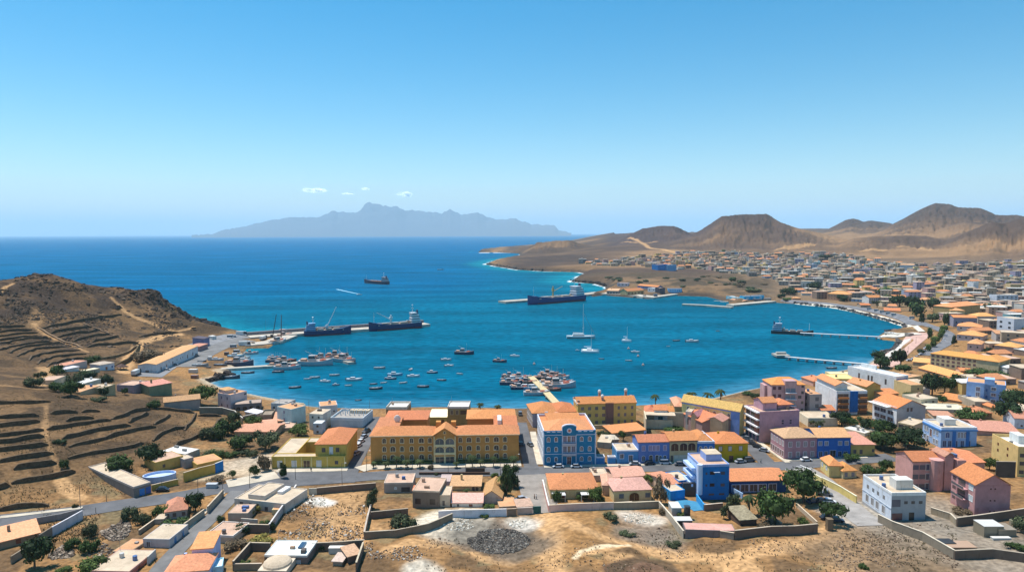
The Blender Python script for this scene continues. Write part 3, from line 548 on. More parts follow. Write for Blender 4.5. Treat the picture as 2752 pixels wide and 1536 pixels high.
# --- blue customs house
b = B('U4', 455, 1352, 1350, 1330, 790, 24, BLUE, 'tall blue three storey building with white trim and a round medallion gable', 'civic_building', 'building'); w, H = b.w, b.h
WT = (.66, .68, .76)
b.flat(ORANGE, 0); b.roof('hip', ORANGE, 3.2, .35, .35, w - .35, 17, z=H - .2, ov=0); b.roof('shed', ORANGE, .8, 3, 15.5, w - 3, 23.5, z=H + .6, ov=0, gwall=False)
b.part('parapet', WT, [(-.05, .25, H - .6, .3, 24, H + 1), (w - .3, .25, H - .6, w + .05, 24, H + 1), (-.05, 23.7, H - .6, w + .05, 24.05, H + 1)])
b.part('parapet', BLUE, [(0, -.02, H - .5, w, .3, H + .8)])
b.part('cornice', WT, [(-.2, -.3, H - .9, w + .2, 0, H - .7), (-.1, -.12, H * .345, w + .1, 0, H * .345 + .2), (-.15, -.15, 0, .25, 0, H), (w - .25, -.15, 0, w + .15, 0, H)] + [(w * u, -.2, H + .3, w * u + 1.3, 0, H + .5) for u in (.06, .16, .26, .66, .77, .88)])
gx0, gx1 = w * .357, w * .625; gm_ = MB(); P_ = [(gx0, H - .9), (gx1, H - .9), (gx1, H + 1.9)] + [((gx0 + gx1) / 2 + (gx1 - gx0) / 2 * math.cos(math.pi * i / 8), H + 1.9 + 1.1 * math.sin(math.pi * i / 8)) for i in range(1, 8)] + [(gx0, H + 1.9)]
n = len(P_); gm_.add([(x, -.35, z) for x, z in P_] + [(x, .3, z) for x, z in P_], [tuple(range(n)), tuple(range(2 * n - 1, n - 1, -1))] + [(i, n + i, n + (i + 1) % n, (i + 1) % n) for i in range(n)])
gb = gm_.obj('gable', mat(BLUE), b.o)
Q = [((gx0 + gx1) / 2 + (x - (gx0 + gx1) / 2) * 1.06, z + (.35 if z > H else 0)) for x, z in P_]; gg = MB()
for i in range(2, n): j = (i + 1) % n; gg.add([(P_[i][0], -.45, P_[i][1]), (P_[j][0], -.45, P_[j][1]), (Q[j][0], -.45, Q[j][1]), (Q[i][0], -.45, Q[i][1]), (P_[i][0], .35, P_[i][1]), (P_[j][0], .35, P_[j][1]), (Q[j][0], .35, Q[j][1]), (Q[i][0], .35, Q[i][1])], [(0, 3, 2, 1), (4, 5, 6, 7), (3, 7, 6, 2), (0, 1, 5, 4), (0, 4, 7, 3), (1, 2, 6, 5)])
gg.obj('gable_coping', mat(WT), b.o)
cxm = (gx0 + gx1) / 2; MB().tube((cxm, -.36, H + .9), (cxm, -.5, H + .9), .95, n=16).obj('medallion', mat(WT), b.o); MB().tube((cxm, -.5, H + .9), (cxm, -.58, H + .9), .5, n=14).obj('emblem', mat((.6, .2, .12)), b.o)
b.wins('F', [.095, .24, .73, .885], [.80, .50, .19], 1.0, 1.6, (.78, .78, .8), (.13, .08, .08), True)
for z in (.80, .49): b.wins('F', [.41, .57], [z], 1.3, 2.3, WT, (.14, .15, .22), name='balcony_door'); b.wins('F', [.49], [z], 1.1, 2.3, WT, (.22, .14, .08), name='balcony_door')
b.part('balcony', (.5, .48, .52), [(gx0, -1.2, H * .62, gx1, 0, H * .62 + .15), (gx0, -1.2, H * .62, gx1, -1.1, H * .62 + .95), (gx0, -1.2, H * .31, gx1, 0, H * .31 + .15), (gx0, -1.2, H * .31, gx1, -1.1, H * .31 + .95)])
b.wins('F', [.49], [.14], 1.5, 3.0, WT, RED, name='door'); b.part('pilaster', WT, [(gx0 - .1, -.2, 0, gx0 + .15, 0, H - .9), (gx1 - .15, -.2, 0, gx1 + .1, 0, H - .9)])
b.wins('L', g_(7), [.78, .48, .18], 1.0, 1.7, (.8, .8, .8), (.2, .22, .28)); b.part('side_trim', (.72, .74, .8), [(-.02, .3, -.5, -.005, 24, H - .9)]); b.fin()
# --- behind it: broad hip roof over grey walls
b = B('U4', 265, 690, 1035, 660, 450, ('z', 190, 290), (.42, .38, .42), 'wide building with joined orange hip roofs and bare grey wall behind the blue customs house', 'large_house', 'building'); w = b.w
b.roof('hip', ORANGE, 2.6, 0, 0, w * .6, b.d); b.roof('hip', ORANGE, 2.2, w * .5, 0, w, b.d * .9, z=b.h + .1); b.block(w * .3, -9, w * .75, 1, b.h - 1); b.roof('gy', PALEO, 1.2, w * .3, -9, w * .75, 3, z=b.h - .9); b.part('light_shaft', (.75, .74, .72), [(w * .27, -.3, 0, w * .34, .1, b.h + .6)]); b.wins('L', g_(6), [.7, .3], .9, 1.3, CREAM, BW); b.fin()
# --- ochre yellow apartment block
b = B('U4', 1045, 690, 2050, 662, 290, 11, (.60, .43, .13), 'yellow three storey apartment block with a brown stair strip on the waterfront', 'apartment_block', 'building'); w = b.w
b.roof('gx', ORANGE, 2.0); b.part('stair_strip', (.20, .12, .10), [(w * .47, -.25, 0, w * .61, .1, b.h + .3)])
for z in (.80, .50, .2): b.wins('F', [.08, .2, .32, .44], [z], 1.4, 1.5, None, (.12, .12, .13)); b.wins('F', [.70, .81, .93], [z], 1.1, 1.5, None, (.14, .14, .16))
for x, y, z in ((.0, 1, 1.8), (.42, 2, 2.8), (.41, 7, 4.2), (.87, 7, 4.6), (.95, 6, 2.5)):
    c = MB().box(w * x, y, b.h, w * x + 1.0, y + 1, b.h + z * .8).obj('chimney', mat((.4, .25, .2)), b.o)
    if z > 2.6: MB().ball((w * x + .5, y + .5, b.h + z * .8 + .5), .8, .8, .9).obj('water_tank', mat(FLATW, 'paint'), c)
b.part('gable_wall', (.78, .72, .62), [(-.25, -.2, b.h - .5, .0, 11.2, b.h + .5), (w, -.2, b.h - .5, w + .25, 11.2, b.h + .5)]); b.wins('L', [.3, .6], [.8, .5], 1, 1.4, None, BW); b.fin()
# --- low row between
def simple(t, xl, yl, xr, yr, top, d, wall, rf, label, name='house', cat='house', F=None, L=None, Rr=None, rh=1.5, par=.35, pcol=None, kind='tile', **kw):
    q = B(t, xl, yl, xr, yr, top, d, wall, label, name, cat, **kw); st, col = rf
    if st == 'flat': q.flat(col, par, pcol)
    else: q.roof(st, col, rh, kind=kind)
    for sd_, sp in (('F', F), ('L', L), ('R', Rr)):
        for s in (sp or []):
            us, zs, ww, hh = s[:4]; fc = s[4] if len(s) > 4 else WHITE; pc = s[5] if len(s) > 5 else DGLASS; ar = s[6] if len(s) > 6 else False; nm = s[7] if len(s) > 7 else 'window'
            q.wins(sd_, us if isinstance(us, list) else g_(us), zs, min(ww, max(.6, (q.w if sd_ == 'F' else q.d) * .3)), min(hh, q.h * .8), fc, pc, ar, nm)
    return q
def S(*a, **k): q = simple(*a, **k); q.fin(); return q
S('U5', 420, 728, 560, 735, 540, 9, (.58, .44, .38), ('hip', ORANGE), 'narrow house with tan wall and orange hip roof right of the yellow apartments', F=[([.3], [.5], .8, .9, None)], L=[(2, [.75, .3], .9, 1.1, None)])
q = simple('U5', 555, 742, 735, 745, 520, 8, (.72, .74, .72), ('gx', ORANGE), 'white house front painted with a large dark teal mural under an orange roof', F=[([.2, .8], [.82], .8, .9, None)]); q.part('mural', (.03, .15, .18), [(q.w * .3, -.1, q.h * .3, q.w * .65, .05, q.h * .62)]); q.fin()
S('U5', 735, 700, 845, 700, 540, 9, (.42, .38, .35), ('gx', ORANGE), 'small grey walled house with round window beside the mural house', F=[([.5], [.6], 1.0, 1.0, None, BW, True)])
S('U5', 840, 712, 985, 715, 470, 16, (.38, .28, .14), ('hip', PALEO), 'tall windowless brown house with pale orange hip roof near the beach palms')
q = B('U5', 435, 850, 720, 860, 640, 9, (.62, .52, .36), 'roofless cream walled courtyard ruin with overgrown yard', 'walled_courtyard', 'ruin'); q.M = MB()
W_, D_, H_ = q.w + 14, q.d + 5, q.h
q.M.box(0, 0, -1, .5, D_, H_).box(.5, D_ - .5, -1, W_, D_, H_ - .3).box(W_ - .5, 4, -1, W_, D_ - .5, H_ * .8).box(.5, 9, -1, W_ * .55, 9.4, H_ * .6); MB().box(.5, 8, H_ - .6, W_ * .6, D_ - .5, H_ - .3).obj('roof', mat(FLATC, 'flat'), q.o); q.fin()
S('U5', 985, 790, 1060, 800, 545, 18, (.66, .62, .54), ('flat', FLATC), 'slim white house at the left end of the pink roofed row', F=[([.5], [.5], 1, 3, None, BW)])
q = simple('U5', 1060, 835, 1140, 850, 600, 26, (.62, .45, .28), ('gy', (.50, .25, .22)), 'long row house with dull pink roof beside the brown gable', L=[(7, [.7, .3], 1, 1.4)], rh=1.8); q.roof('gy', (.52, .27, .23), 1.6, 7, 0, 14, 24, z=q.h - .3); q.block(7, 0, 14, 24, q.h - .4); q.fin()
S('U5', 1215, 895, 1605, 855, 690, 15, (.34, .22, .20), ('gy', ORANGE), 'house with a blank brown plaster gable wall and orange roof', rh=2.4)
S('U5', 1500, 860, 1640, 855, 830, 6, (.62, .52, .36), ('flat', FLATC), 'little cream flat roofed annex between brown gable and mustard house', par=.5)
# front row on the main street
S('U4', 1365, 1325, 1510, 1325, 1205, 3, (.05, .23, .50), ('flat', FLATG), 'low blue garden wall shed directly right of the blue customs house', 'garden_shed', 'shed', par=.2, pcol=WT)
S('U4', 1570, 1322, 1700, 1320, 1205, 2, (.05, .23, .50), ('flat', FLATG), 'low blue gatehouse left of the blue cottage', 'gatehouse', 'shed', par=.2, pcol=WT)
S('U5', 40, 1262, 335, 1255, 1085, 9, (.08, .26, .50), ('flat', FLATC), 'single storey blue cottage with cream flat roof on the main street', F=[([.23], [.6], 1.3, 1.7, WT, BW), ([.65], [.42], 1.4, 2.4, WT, BW, False, 'door')], par=.3, pcol=WT)
S('U5', 338, 1258, 765, 1250, 965, 10, (.13, .22, .50), ('gx', ORANGE), 'two storey violet blue terraced house with white framed doors', F=[([.16, .38, .5, .62, .85], [.72], 1.1, 1.9, (.55, .52, .68), (.3, .24, .36)), ([.16, .7, .85], [.25], 1.1, 1.9, (.55, .6, .7), BW, True), ([.4, .6], [.24], 1.3, 2.5, (.7, .66, .6), (.06, .05, .05), True, 'door')])
q = simple('U5', 768, 1255, 1145, 1245, 945, 12, (.56, .44, .25), ('gx', ORANGE), 'tan house with three large arches on its upper floor'); q.wins('F', [.18, .5, .8], [.72], 2.9, 3.0, (.62, .5, .3), (.07, .04, .035), True, 'arch'); q.wins('F', [.08], [.22], .9, 2.4, None, BW, name='door'); q.part('shopfront', (.62, .55, .45), [(q.w * .15, -.15, .3, q.w * .97, 0, q.h * .36)]); q.part('eave', (.1, .06, .05), [(0, -.4, q.h - .3, q.w, 0, q.h)]); q.fin()
q = simple('U5', 1150, 1250, 1385, 1245, 970, 14, (.04, .18, .50), ('flat', FLATC), 'narrow bright blue house with three white arched windows', F=[([.17, .47, .78], [.70], .9, 1.8, WHITE, (.14, .14, .17), True)], par=.5, pcol=WT); q.roof('hip', ORANGE, 2, 0, 2, q.w, 14, z=q.h + .1, ov=0); q.fin()
S('U5', 1388, 1232, 1845, 1218, 985, 14, MUSTARD, ('hip', ORANGE), 'mustard yellow corner house with three pale shutters and orange hip roof', F=[([.17, .46, .78], [.72], 1.2, 1.7, (.25, .17, .08), (.62, .58, .55)), ([.5], [.16], 1.7, 2.2, None, RED, False, 'door')], rh=2.4)
S('U4', 1380, 1040, 1610, 1060, 945, 11, (.62, .52, .36), ('flat', FLATC), 'low cream house with flat roof in the yard right of the blue customs house', par=.2)
S('U4', 1590, 1000, 1750, 990, 905, 6, (.36, .26, .2), ('hip', FLATC), 'small brown hut with pale hip roof among the yard trees', rh=.8)
S('U4', 1640, 860, 2220, 800, 790, 9, (.5, .33, .18), ('shed', ORANGE), 'long low shed with a single orange roof behind the yellow apartments', 'garden_shed', 'shed', rh=.8)
# side street, left row
q = simple('U5', 1730, 880, 1795, 845, 545, ('z', 1470, 335), (.72, .60, .26), ('gy', (.66, .38, .12)), 'long yellow and blue two storey building with ochre roof on the side street', 'large_house', 'building', L=[([.12, .25, .36, .47, .58, .7, .82], [.74], 1.2, 2.2, (.8, .75, .6), BW, True), ([.15, .3, .45, .6, .78], [.25], 1.2, 2.4, None, BW, False, 'door')], rh=3.0); q.part('blue_band', (.2, .3, .6), [(-.25, -.1, q.h - .7, 0, q.d, q.h), (-.12, 0, 0, -.02, 4, q.h - .7)]); q.fin()
q = simple('U6', 260, 1215, 940, 1170, 700, ('p', 3, 1075), (.46, .28, .34), ('flat', FLATP), 'mauve four storey block with brick and white balconies on the side street', 'apartment_block', 'building', L=[(3, [.87, .62, .38], 3.2, 2.3, None, (.10, .07, .06)), (4, [.13], 2, 2.6, None, (.05, .08, .12))], par=.5); w = q.w
q.part('balcony', (.75, .72, .72), [(-1.2, 0, q.h * z, 0, q.d, q.h * z + .55) for z in (.26, .5, .74, .98)]); q.part('brick_panel', (.25, .1, .07), [(-.3, .3, q.h * .28, -.05, 4, q.h - .2)]); q.block(3, 3, w * .52, q.d - 1, q.h + 3.4); q.roof('gx', ORANGE, 1.6, 3, 3, w * .52, q.d - 1, z=q.h + 3.4); q.block(w * .6, q.d * .4, w * .9, q.d - 1, q.h + 2); q.roof('hip', ORANGE, 1.6, w * .55, q.d * .3, w * .95, q.d, z=q.h + 2.1)
q.wins('F', [.58, .78], [.62, .7], .9, .7, None, BW); q.fin()
q = simple('U6', 462, 770, 1040, 762, 215, 12, (.52, .33, .33), ('hip', (.74, .30, .09)), 'tall pink apartment block with arched gable beside the bay', 'apartment_block', 'building', F=[([.08, .24], [.90, .66, .42, .2], 1.5, 1.6, None, (.12, .06, .08)), ([.84], [.62], 1.6, 1.4, None, BW), ([.92], [.96, .76, .45, .22], 1.2, 1.4, None, BW)], rh=2.6); w = q.w
q.block(w * .38, -.8, w * .72, 4, q.h + 2.0); q.part('balcony', (.72, .70, .72), [(w * .39, -2.0, q.h * z, w * .71, -.8, q.h * z + .2) for z in (.16, .36, .56, .76)]); q.wins('F', [.46, .62], [.84, .64, .44, .24], 2.3, 2.0, None, (.22, .24, .28), name='balcony_door', off=.8); q.block(-1.2, 6, 0, 12, q.h * .9); q.fin()
S('U6', 1125, 775, 1330, 765, 385, 11, (.40, .34, .32), ('flat', PALEO), 'slim grey brown apartment slab attached right of the pink block', 'apartment_block', 'building', F=[([.6], [.8, .5, .2], 2.0, 1.8, None, (.14, .14, .15))], L=[([.3, .7], [.8, .5, .2], 1.2, 1.6, None, (.1, .06, .1))], par=.2)
q = simple('U6', 1585, 735, 2110, 715, 335, ('z', 1200, 165), (.74, .73, .72), ('flat', FLATC), 'white four storey block with orange balconies and a blue central strip', 'apartment_block', 'building', par=.4); w = q.w
q.block(.3, 3, w * .45, q.d - 1, q.h + 2.6); q.roof('gy', ORANGE, 1.8, 0, 1.5, w * .47, q.d - .5, z=q.h + 2.6)
q.part('blue_strip', (.02, .14, .42), [(w * .44, -.35, q.h * .12, w * .69, 0, q.h + .2)])
for u in (.12, .3): q.wins('F', [u], [.82, .58, .34, .12], 2.6, 2.0, None, (.14, .09, .07))
for u in (.78, .93): q.wins('F', [u], [.82, .58, .34, .12], 2.4, 2.0, None, (.14, .09, .07))
q.part('balcony', (.55, .20, .06), [(w * x, -1.1, q.h * z, w * y, -.1, q.h * z + .8) for z in (.22, .46, .70) for x, y in ((.05, .38), (.74, .99))]); q.fin()
S('U6', 1450, 335, 1925, 330, 115, 13, (.70, .50, .18), ('flat', YELLOW), 'pale yellow blank walled building behind the white and orange block', par=.3, F=[([.4, .8], [.7, .5], .8, .8, None, BW)])
S('U6', 1190, 240, 1450, 225, 155, 12, (.62, .36, .28), ('hip', ORANGE), 'small house with orange hip roof at the edge of the bay', rh=2)
S('U6', 1560, 110, 1980, 100, 70, 14, (.70, .58, .32), ('flat', (.72, .58, .34)), 'low cream house with flat roof right on the shore below the beige block', par=.3)
q = simple('U7', 352, 360, 560, 330, 97, 32, (.66, .68, .68), ('flat', FLATW), 'long white block whose end wall carries a blue mural', 'apartment_block', 'building', L=[([.25, .45, .52, .8], [.6], 1.2, 3, None, BW)], par=.8, pcol=(.74, .76, .78)); q.part('mural', (.10, .20, .55), [(0.3, -.12, 0, q.w * .9, .02, q.h * .92)]); q.part('mural', (.04, .08, .25), [(q.w * .25, -.2, q.h * .2, q.w * .62, -.1, q.h * .8)]); q.block(8, 20, q.w, 30, q.h + 2.4); q.fin()
S('U6', 2105, 480, 2345, 450, 250, 13, (.66, .42, .12), ('gy', ORANGE), 'ochre gabled house with orange roof behind the blue strip block', rh=2.2)
q = simple('U7', 365, 935, 860, 870, 622, ('p', -45, 800), (.46, .42, .41), ('gy', (.74, .28, .10)), 'white three storey office with ribbon windows and an orange gable roof', 'office_building', 'building', F=[([.38, .5], [.88], 1.2, 1.7, None, BW)], L=[([.2, .45, .75], [.66, .3], 3.2, 1.7, (.75, .75, .75), (.10, .08, .09))], rh=3.2)
q.part('facade', (.78, .77, .76), [(-.02, 0, 0, -.005, q.d, q.h + .6), (-3, q.d * .2, q.h, -.2, q.d, q.h + .1)]); q.fin()  # facade sheets on the left face carry sunlit brightness in their paler colour
S('U7', 385, 1040, 655, 1090, 870, 12, (.58, .44, .26), ('flat', FLATC), 'tan two storey house with a long balcony left of the pale blue mansion', F=[([.2, .6], [.72], 2.6, 1.6, None, BW), ([.2, .5, .8], [.25], 1.4, 2.2, None, BW, False, 'door')], par=.3)
q = simple('U7', 1128, 1300, 1745, 1265, 975, ('z', 662, 835), (.34, .50, .76), ('flat', FLATC), 'pale blue two storey mansion with white cornice and roof terrace', 'large_house', 'building', F=[([.18], [.68], 1.6, 2.2, (.6, .68, .8), (.06, .12, .3), True), ([.5, .58, .68], [.68], 1.1, 2.2, (.6, .68, .8), (.3, .3, .34), True), ([.1, .25, .42, .6, .78], [.22], 1.3, 2.4, (.5, .58, .75), (.06, .09, .2))], L=[([.15, .27, .64, .8], [.68], 1.1, 1.8, WHITE, (.2, .24, .32)), ([.46], [.55], 1.3, 3, WHITE, RED, False, 'door'), ([.15, .3, .64, .8], [.2], 1.1, 1.8, WHITE, (.2, .24, .32))], par=.7, pcol=(.78, .80, .84))
q.part('cornice', (.10, .28, .62), [(-.3, -.3, q.h - .9, q.w + .3, 0, q.h - .3), (-.3, 0, q.h - .9, 0, q.d, q.h - .3)]); q.part('blue_panel', (.05, .2, .55), [(q.w * u, -.15, .2, q.w * u + 1.3, 0, q.h - .9) for u in (.32, .70)]); q.block(q.w * .3, 5, q.w * .62, q.d - 2, q.h + 2.6, m=mat(FLATW)); q.fin()
q = simple('X1', 2405, 850, 2900, 830, 240, ('z', 1310, -20), (.72, .50, .20), ('flat', FLATW), 'large blank yellow walled block at the right edge', 'apartment_block', 'building', L=[([.25, .62], [.84, .6], .9, 1.0, None, (.12, .03, .02))], F=[([.2, .6], [.8, .5, .18], 1.5, 1.3, None, BW)], par=1.2); q.block(4, q.d * .45, q.w, q.d * .8, q.h + 3, m=mat((.66, .68, .66))); q.fin()
# pink complex right
q = simple('T5', 1280, 505, 1830, 470, 168, ('z', 1035, 62), (.60, .32, .28), ('gx', ORANGE), 'pink apartment complex with a round stair tower and jumbled orange roofs', 'apartment_block', 'building', F=[([.06, .2], [.8, .48, .15], 2.0, 1.6, None, (.12, .12, .14)), ([.34], [.8, .48, .15], 2.2, 2.0, (.6, .55, .5), (.07, .08, .12), False, 'balcony'), ([.62], [.85, .55, .2], 1.0, 1.6, None, BW)], rh=2); w = q.w
MB().tube((w * .48, 0, -1), (w * .48, 0, q.h + .8), 2.2, n=14).obj('stair_tower', q.wm, q.o); q.block(w * .60, -1.5, w * .78, 3, q.h + 2); q.roof('gy', SALMON, 1.4, w * .60, -1.5, w * .78, 5, z=q.h + 2); q.block(w * .82, -2.5, w, 4, q.h + 1); q.flat(SALMON, 0, None, w * .82, -2.5, w, 4, q.h + 1); q.fin()
S('T5', 1840, 335, 2110, 310, 185, 16, (.60, .34, .28), ('gx', ORANGE), 'lower orange roofed wing between the pink complex and the yellow block')
q = simple('T5', 1995, 790, 2400, 770, 440, ('z', 1650, 290), (.50, .25, .25), ('gy', (.62, .25, .08)), 'three storey pink house with railed balconies and one orange gable roof', 'apartment_block', 'building', F=[([.44, .56], [.88, .5, .14], .5, .5, None, (.12, .05, .05), True)], L=[([.1, .17], [.86, .55, .22], 1.0, 1.3, None, (.12, .08, .09)), ([.83], [.86, .5], 1.8, 1.6, WHITE, (.6, .65, .65)), ([.45], [.84, .5], 4.5, 2.2, None, (.09, .08, .08), False, 'balcony_door')], rh=3.3)
q.part('facade', (.52, .28, .27), [(-.02, 0, 0, -.005, q.d, q.h)]); q.part('balcony', (.50, .27, .27), [(-1.6, q.d * .28, q.h * z, -.1, q.d * .78, q.h * z + .3) for z in (.36, .70)]); q.part('railing', (.12, .13, .14), [(-1.6, q.d * .28, q.h * z + .3, -1.5, q.d * .78, q.h * z + 1.0) for z in (.36, .70)], 'metal')  # facade sheet a little lighter than the wall: sunlight put into its colour
q.part('gable_coping', (.74, .66, .62), [(0, -.5, q.h, .01, -.4, q.h + .01)]); q.fin()
q = simple('T5', 1035, 852, 1430, 832, 552, ('z', 635, 342), (.40, .39, .39), ('flat', FLATC), 'white two storey block with a flat cream roof and rooftop box', 'office_building', 'building', F=[([.14], [.68], 2.6, 2.2, None, (.12, .12, .15), False, 'balcony'), ([.42, .63, .85], [.70], 1.1, .9, None, BW), ([.6], [.16], 1.6, 2.6, None, (.03, .03, .03), False, 'door'), ([.18], [.16], 3.4, 2.2, None, (.16, .07, .07), False, 'garage_door')], L=[([.19, .38, .55, .75], [.72], 1.2, 1.2, None, (.2, .2, .2)), ([.18, .37, .54, .75], [.25], 1.5, 2.2, (.7, .7, .7), (.22, .2, .19))], par=.7, pcol=(.78, .77, .74))
q.part('facade', (.66, .70, .76), [(-.02, 0, 0, -.005, q.d, q.h), (-.2, 0, q.h * .48, -.1, q.d, q.h * .48 + .15)]); q.block(q.w * .35, q.d * .25, q.w * .85, q.d * .48, q.h + 3, m=mat((.62, .60, .55))); q.fin()  # pale facade sheet paints the sunlit look of the left face into colour
S('T5', 325, 350, 475, 350, 215, ('z', 175, 132), (.68, .54, .22), ('hip', (.74, .32, .10)), 'taller half of the yellow house with an orange hip roof', L=[([.2, .7], [.6], 1, 1.1, WHITE, (.25, .35, .5))], rh=2)
S('T5', 480, 365, 640, 352, 278, ('z', 385, 205), (.72, .62, .34), ('hip', (.74, .32, .10)), 'lower half of the yellow house with orange hip roof', F=[([.25, .75], [.5], 1.2, 1.6, None, (.2, .25, .3))], rh=2)
# corner houses right of the side street
S('U6', 450, 1340, 600, 1360, 1090, ('z', 258, 950), (.66, .50, .16), ('flat', (.6, .4, .25)), 'small yellow upper fronted house left of the pink corner house', L=[([.3, .7], [.7], 1.1, 1.0, None, BW), (4, [.25], 1, 2, WHITE, RED, False, 'door')], par=.3)
S('U6', 686, 1500, 1250, 1475, 1135, ('z', 437, 990), (.46, .24, .26), ('hip', (.52, .31, .16)), 'pink corner house with white windows under a weathered brown tile roof', F=[([.18, .42, .64, .86], [.70, .22], 1.2, 1.9, (.66, .58, .6), (.3, .24, .24))], L=[(5, [.72], 1.1, 1.9, (.7, .62, .6), (.4, .35, .35)), (6, [.24], 1.1, 2.2, (.7, .62, .6), RED, False, 'door')], rh=2.6)
S('U6', 1258, 1480, 1828, 1462, 1125, 13, (.03, .14, .46), ('gx', PALEO), 'deep blue two storey house right of the pink corner house', F=[([.08, .27, .68, .88], [.72], 1.3, 1.5, (.5, .55, .7), (.3, .28, .3)), ([.1, .26, .68, .86], [.2], 1.3, 2.0, (.3, .38, .6), (.04, .06, .1)), ([.47], [.22], 2.2, 2.6, (.4, .45, .6), (.03, .03, .03), False, 'door')], rh=2.0)
S('U6', 1835, 1455, 2250, 1440, 1245, 15, (.52, .38, .12), ('shed', SALMON), 'olive yellow single storey house right of the deep blue house', F=[([.17, .43], [.4], 1.2, 1.8, None, BW), ([.93], [.5], .9, 1.2, None, BW)], rh=.6)
S('U6', 1100, 935, 1610, 925, 800, 12, (.70, .62, .46), ('flat', FLATC), 'cream flat roofed house behind the tiled corner houses', F=[([.1], [.4], .8, .8, None, BW)], par=.4)
S('U6', 1335, 795, 1568, 790, 655, 10, (.36, .36, .62), ('gx', ORANGE), 'low orange roofed house with a lilac arcade at the foot of the white block', F=[(5, [.35], 1.0, 1.6, None, (.12, .14, .35))], rh=1.4)
S('U6', 1710, 1010, 2080, 1100, 960, 10, (.70, .62, .46), ('flat', FLATW), 'pale flat roof behind the deep blue house under the tree belt', par=.2)
S('U6', 745, 930, 930, 930, 880, 6, (.3, .26, .2), ('hip', FLATC), 'square pavilion with cream tent roof behind the weathered tile roof', 'pavilion', 'pavilion', rh=1.8)
# U7 cluster
S('U7', 100, 490, 400, 450, 390, 11, (.55, .36, .2), ('gx', ORANGE), 'orange tiled house below the white block with blue mural', F=[([.2], [.5], 1.4, 1.2, None, BW)])
S('U7', 610, 440, 820, 425, 225, 13, (.60, .46, .22), ('flat', PALEO), 'yellow tan two storey house with peach flat roof beside the dark tree clump', F=[([.6], [.7], .8, 1.0, None, BW)], par=.25)
S('U7', 822, 420, 945, 415, 300, 9, (.42, .38, .36), ('flat', FLATC), 'small grey house right of the yellow tan house', par=.25)
S('U7', 785, 605, 1078, 565, 475, 11, (.62, .54, .38), ('flat', FLATC), 'cream house with dark windows between the white office and long orange roof', F=[([.3, .72], [.5], 1.4, 1.9, None, BW)], par=.3)
S('U7', 1130, 490, 1740, 570, 440, 12, (.5, .34, .2), ('gx', ORANGE), 'house with one long ridge of orange tiles among the trees', rh=2)
S('U7', 1720, 620, 1990, 610, 520, 14, (.45, .38, .28), ('flat', FLATC), 'dark walled flat roofed house below the light blue block', par=.5)
S('U7', 865, 705, 1640, 690, 640, 12, (.62, .56, .42), ('flat', (.62, .56, .42)), 'wide pale flat roof behind the pale blue mansion', par=.4)
S('U7', 1690, 810, 2010, 805, 690, 10, (.36, .24, .15), ('hip', ORANGE), 'brown walled house with peach tile roof beside the big dark tree', rh=1.4)
q = simple('U7', 1562, 520, 2238, 565, 165, 12, LBLUE, ('flat', PALEO), 'light blue four storey block with a raised stair tower', 'apartment_block', 'building', F=[([.3], [.72, .46], 1.6, 2, WHITE, (.2, .18, .25)), ([.7], [.8, .52, .22], 1.8, 1.4, WHITE, (.14, .14, .2)), ([.52], [.7, .4], .8, 1.4, None, (.05, .1, .25))], Rr=[([.2, .6], [.8], 1.2, 1.4, None, (.1, .15, .4))], par=.3); q.block(q.w * .46, 0, q.w * .72, 6, q.h + 2.4); q.fin()
S('U7', 1755, 1085, 2480, 1090, 1000, 18, (.55, .3, .22), ('gx', SALMON), 'broad salmon roof between the pale blue mansion and the yellow block', rh=1.8)
S('U7', 2400, 965, 2760, 970, 790, 12, (.60, .64, .70), ('gx', SALMON), 'white walled house with salmon roof cut by the right edge', F=[([.35], [.3], .8, .8, None, BW)], rh=2)
S('U7', 2000, 660, 2150, 650, 600, 8, (.5, .36, .2), ('hip', ORANGE), 'tiny orange roofed house beneath the light blue block', rh=1)
S('U7', 1010, 800, 1350, 800, 745, 7, (.6, .5, .36), ('shed', PALEO), 'small peach roof just behind the pale blue mansion', rh=.6)
# --- blue tower and its neighbours in front of the street
q = simple('T4', 985, 610, 1320, 600, 222, ('z', 820, 85), (.015, .17, .46), ('flat', FLATP), 'bright blue four storey tower house with white left side and roof hut', 'tower_house', 'building', F=[([.22], [.78, .43], .6, .8, None, BW), ([.42], [.79, .44], 1.6, 1.1, None, (.05, .03, .03)), ([.78], [.78, .43], 1.4, 1.0, None, (.05, .07, .1)), ([.4, .75], [.16], 1.8, .6, None, BW)], L=[([.25, .6], [.8, .55, .3], 1.6, 1.4, None, (.1, .2, .4))], par=.5, pcol=(.30, .42, .72)); w = q.w
q.part('facade', (.48, .62, .86), [(-.02, 1.2, 0, -.005, q.d, q.h)]); q.part('balcony', (.45, .6, .86), [(-1.6, q.d * .3, q.h * z, -.15, q.d, q.h * z + .9) for z in (.28, .52, .76)]); MB().tube((0, .2, 2), (0, .2, q.h + .6), .9, n=12).obj('drainage_shaft', mat((.6, .68, .85)), q.o); q.block(w * .36, q.d * .35, w * .9, q.d * .8, q.h + 2.4, m=mat((.26, .36, .66))); q.flat(FLATC, 0, None, w * .34, q.d * .33, w * .92, q.d * .82, q.h + 2.4); q.part('awning', (.75, .76, .8), [(w * .45, -.8, q.h * .82, w * .65, 0, q.h * .83)]); q.fin()  # left facade sheet: paler paint plus sunlit brightness put into its colour
q = simple('T4', 1335, 535, 1975, 515, 395, 12, (.02, .07, .22), ('gx', ORANGE), 'long orange roofed building with a dark blue pillared veranda', 'large_house', 'building', rh=2.0); q.wins('F', [.1, .26, .42, .58, .76], [.42], 2.6, 2.4, (.5, .55, .7), (.03, .04, .06), name='veranda_opening'); q.fin()
